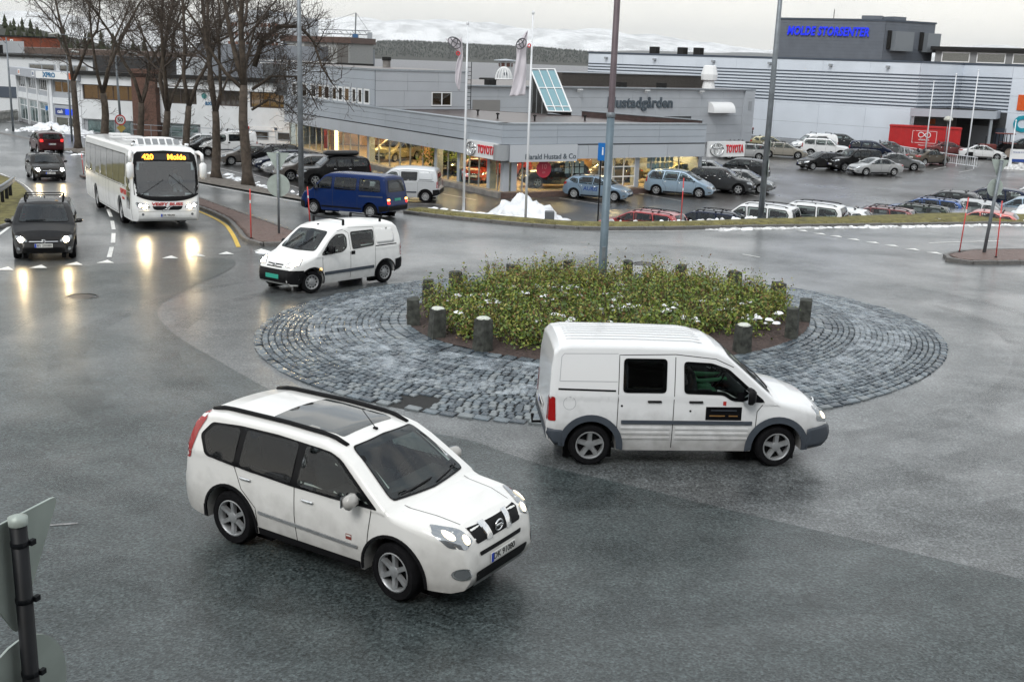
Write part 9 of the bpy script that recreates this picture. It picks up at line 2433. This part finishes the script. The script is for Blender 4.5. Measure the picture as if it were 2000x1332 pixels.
def seated(parent, x, y, z, clothes, hair, wheel):
 """driver: pelvis at x,y,z in vehicle space, hands on the wheel"""
 V = [(x, y, z), (x - .05, y, z + .22), (x - .08, y, z + .44), (x - .07, y, z + .54), (x - .03, y, z + .62),
  (x - .07, y + .19, z + .43), (x + .10, y + .24, z + .22), (x - .07, y - .19, z + .43), (x + .10, y - .24, z + .22),
  (x + .42, y + .11, z + .06), (x + .50, y + .11, z - .34), (x + .42, y - .11, z + .06), (x + .50, y - .11, z - .34), (x + .64, y + .11, z - .38), (x + .64, y - .11, z - .38)]
 E = [(0, 1), (1, 2), (2, 3), (3, 4), (2, 5), (5, 6), (2, 7), (7, 8), (0, 9), (9, 10), (0, 11), (11, 12), (10, 13), (12, 14)]
 Rr = [(.16, .13), (.15, .115), (.14, .10), .055, .06, .065, .048, .065, .048, .085, .055, .085, .055, .045, .045]
 for sg, el in ((1, 6), (-1, 8)):
  V.append((wheel[0] - .06, wheel[1] + sg * .16, wheel[2])); E.append((el, len(V) - 1)); Rr.append(.034)
 nb = len(V); wr = (nb - 2, nb - 1)
 hand(V, E, Rr, wr[0], (1, 0, .2), (0, -1, .3)); hand(V, E, Rr, wr[1], (1, 0, .2), (0, 1, .3))
 o = figure('person', V, E, Rr, clothes)
 o.location = parent.location; o.rotation_euler = parent.rotation_euler
 hd = MB(); hd.lathe([(0, -.12), (.045, -.115), (.07, -.07), (.082, 0), (.078, .06), (.05, .11), (0, .125)], 16); h = hd.build('head', M_SKIN, o, smooth=True, loc=(x - .01, y, z + .70))
 MB().box((.085, 0, -.01), (.03, .025, .04), bev=.01).build('nose', M_SKIN, h)
 for sg in (1, -1): MB().box((0, sg * .082, -.005), (.03, .015, .05), bev=.006).build('ear', M_SKIN, h); MB().lathe([(0, .01), (.012, 0), (0, -.01)], 8, mat=Matrix.Translation((.076, sg * .03, .02))).build('eye', M_INK, h)
 MB().box((.074, 0, -.055), (.014, .045, .012)).build('mouth', mat('lips', (.3, .12, .1), .6), h)
 MB().lathe([(.086, .02), (.092, .06), (.065, .115), (0, .14)], 16).build('hair', hair, h, smooth=True, loc=(-.012, 0, 0))
 return o
HAIR = mat('dark_hair', (.03, .022, .016), .7)
d = seated(CONNECT.root, .28, .36, .86, mat('hi_vis_green', (.10, .34, .16), .7), HAIR, (.80, .36, 1.10)); tag(d, 'driver in green work jacket at the wheel of the white delivery van', 'person')
d = seated(COACH.root, 4.32, .62, 1.42, mat('white_shirt', (.5, .5, .52), .8), HAIR, (4.78, .62, 1.55)); tag(d, 'driver in pale shirt at the wheel of the white coach', 'person')
d = seated(GALAXY.root, .12, .36, .82, mat('dark_jacket', (.02, .022, .03), .8), mat('fair_hair', (.25, .17, .09), .7), (.72, .36, 1.02)); tag(d, 'driver in dark jacket in the black people carrier', 'person')
# pedestrian in a dark coat
px_, py_ = ((-36.92, 88, -1.01))[:2]
V = [(0, 0, .92), (0, 0, 1.12), (0, 0, 1.36), (0, 0, 1.46), (0, .02, 1.52), (.19, 0, 1.35), (.24, .03, 1.08), (.22, -.06, .86), (-.19, 0, 1.35), (-.24, .03, 1.08), (-.22, -.06, .86), (.09, 0, .88), (.10, -.02, .48), (.10, .05, .06), (.10, -.10, .03), (-.09, 0, .88), (-.10, .04, .48), (-.10, .16, .07), (-.10, .03, .03)]
E = [(0, 1), (1, 2), (2, 3), (3, 4), (2, 5), (5, 6), (6, 7), (2, 8), (8, 9), (9, 10), (0, 11), (11, 12), (12, 13), (13, 14), (0, 15), (15, 16), (16, 17), (17, 18)]
Rr = [(.19, .15), (.17, .13), (.17, .12), .06, .06, .08, .06, .045, .08, .06, .045, .11, .075, .055, .045, .11, .075, .055, .045]
hand(V, E, Rr, 7, (0, 0, -1), (0, -1, 0)); hand(V, E, Rr, 10, (0, 0, -1), (0, -1, 0))
ped_ = figure('person', V, E, Rr, mat('black_coat', (.012, .012, .016), .85), None, (px_, py_, gz(px_, py_) + .05), R(20)); tag(ped_, 'pedestrian in a long black coat and pale hat on the pavement', 'person')
hd = MB(); hd.lathe([(0, -.12), (.05, -.11), (.075, -.05), (.08, .03), (.06, .10), (0, .125)], 14); h = hd.build('head', M_SKIN, ped_, smooth=True, loc=(0, 0, 1.62)); MB().lathe([(.09, .0), (.095, .06), (.07, .12), (0, .15)], 14).build('hat', mat('pale_hat', (.5, .48, .47), .8), h, smooth=True)

# ------------------------------------------------------------------ damp winter air
hm_ = bpy.data.materials.new('haze'); hm_.use_nodes = True
_nt = hm_.node_tree
for n_ in list(_nt.nodes):
 if n_.type == 'BSDF_PRINCIPLED': _nt.nodes.remove(n_)
pv = _nt.nodes.new('ShaderNodeVolumePrincipled'); pv.inputs['Color'].default_value = (.93, .95, .97, 1); pv.inputs['Density'].default_value = 3.0e-5
_nt.links.new(pv.outputs[0], _nt.nodes['Material Output'].inputs['Volume'])
hz = MB().box((0, 21000, 600), (66000, 44200, 1240)).build('haze', hm_)
tag(hz, 'pale damp haze lying over the whole fjord', 'haze', kind='stuff')

# ------------------------------------------------------------------ the house the picture is taken from, mirrored in the car windows
HB = Bld('corner_house', (0, -8, 0), 'dark plastered house across the road, seen only as a reflection')
mb = MB(); mb.prism([(-22, -1.4), (24, -1.4), (24, -12), (-22, -12)], -.5, 8.2); HB.part(mb, 'wall', mat('dark_plaster', (.06, .056, .052), .8, noise=.3, nscale=1))
mb = MB(); mb.prism([(-22.5, -.9), (24.5, -.9), (24.5, -12.5), (-22.5, -12.5)], 8.2, 8.6); HB.part(mb, 'roof', M_DARK)
for r_ in range(2):
 for k in range(11): window(HB, (24, -1.4), (-22, -1.4), 1.2 + k * 4.1, 3.8 + k * 4.1, 1.0 + r_ * 3.6, 3.2 + r_ * 3.6, M_FRAMEG, M_WINGL, .1, .02, mull=[2.5 + k * 4.1], backm=mat('bright_room', (.5, .33, .16), .7, emit=(1.0, .62, .28), estr=1.0) if (k * 3 + r_) % 4 == 0 else M_CURT)
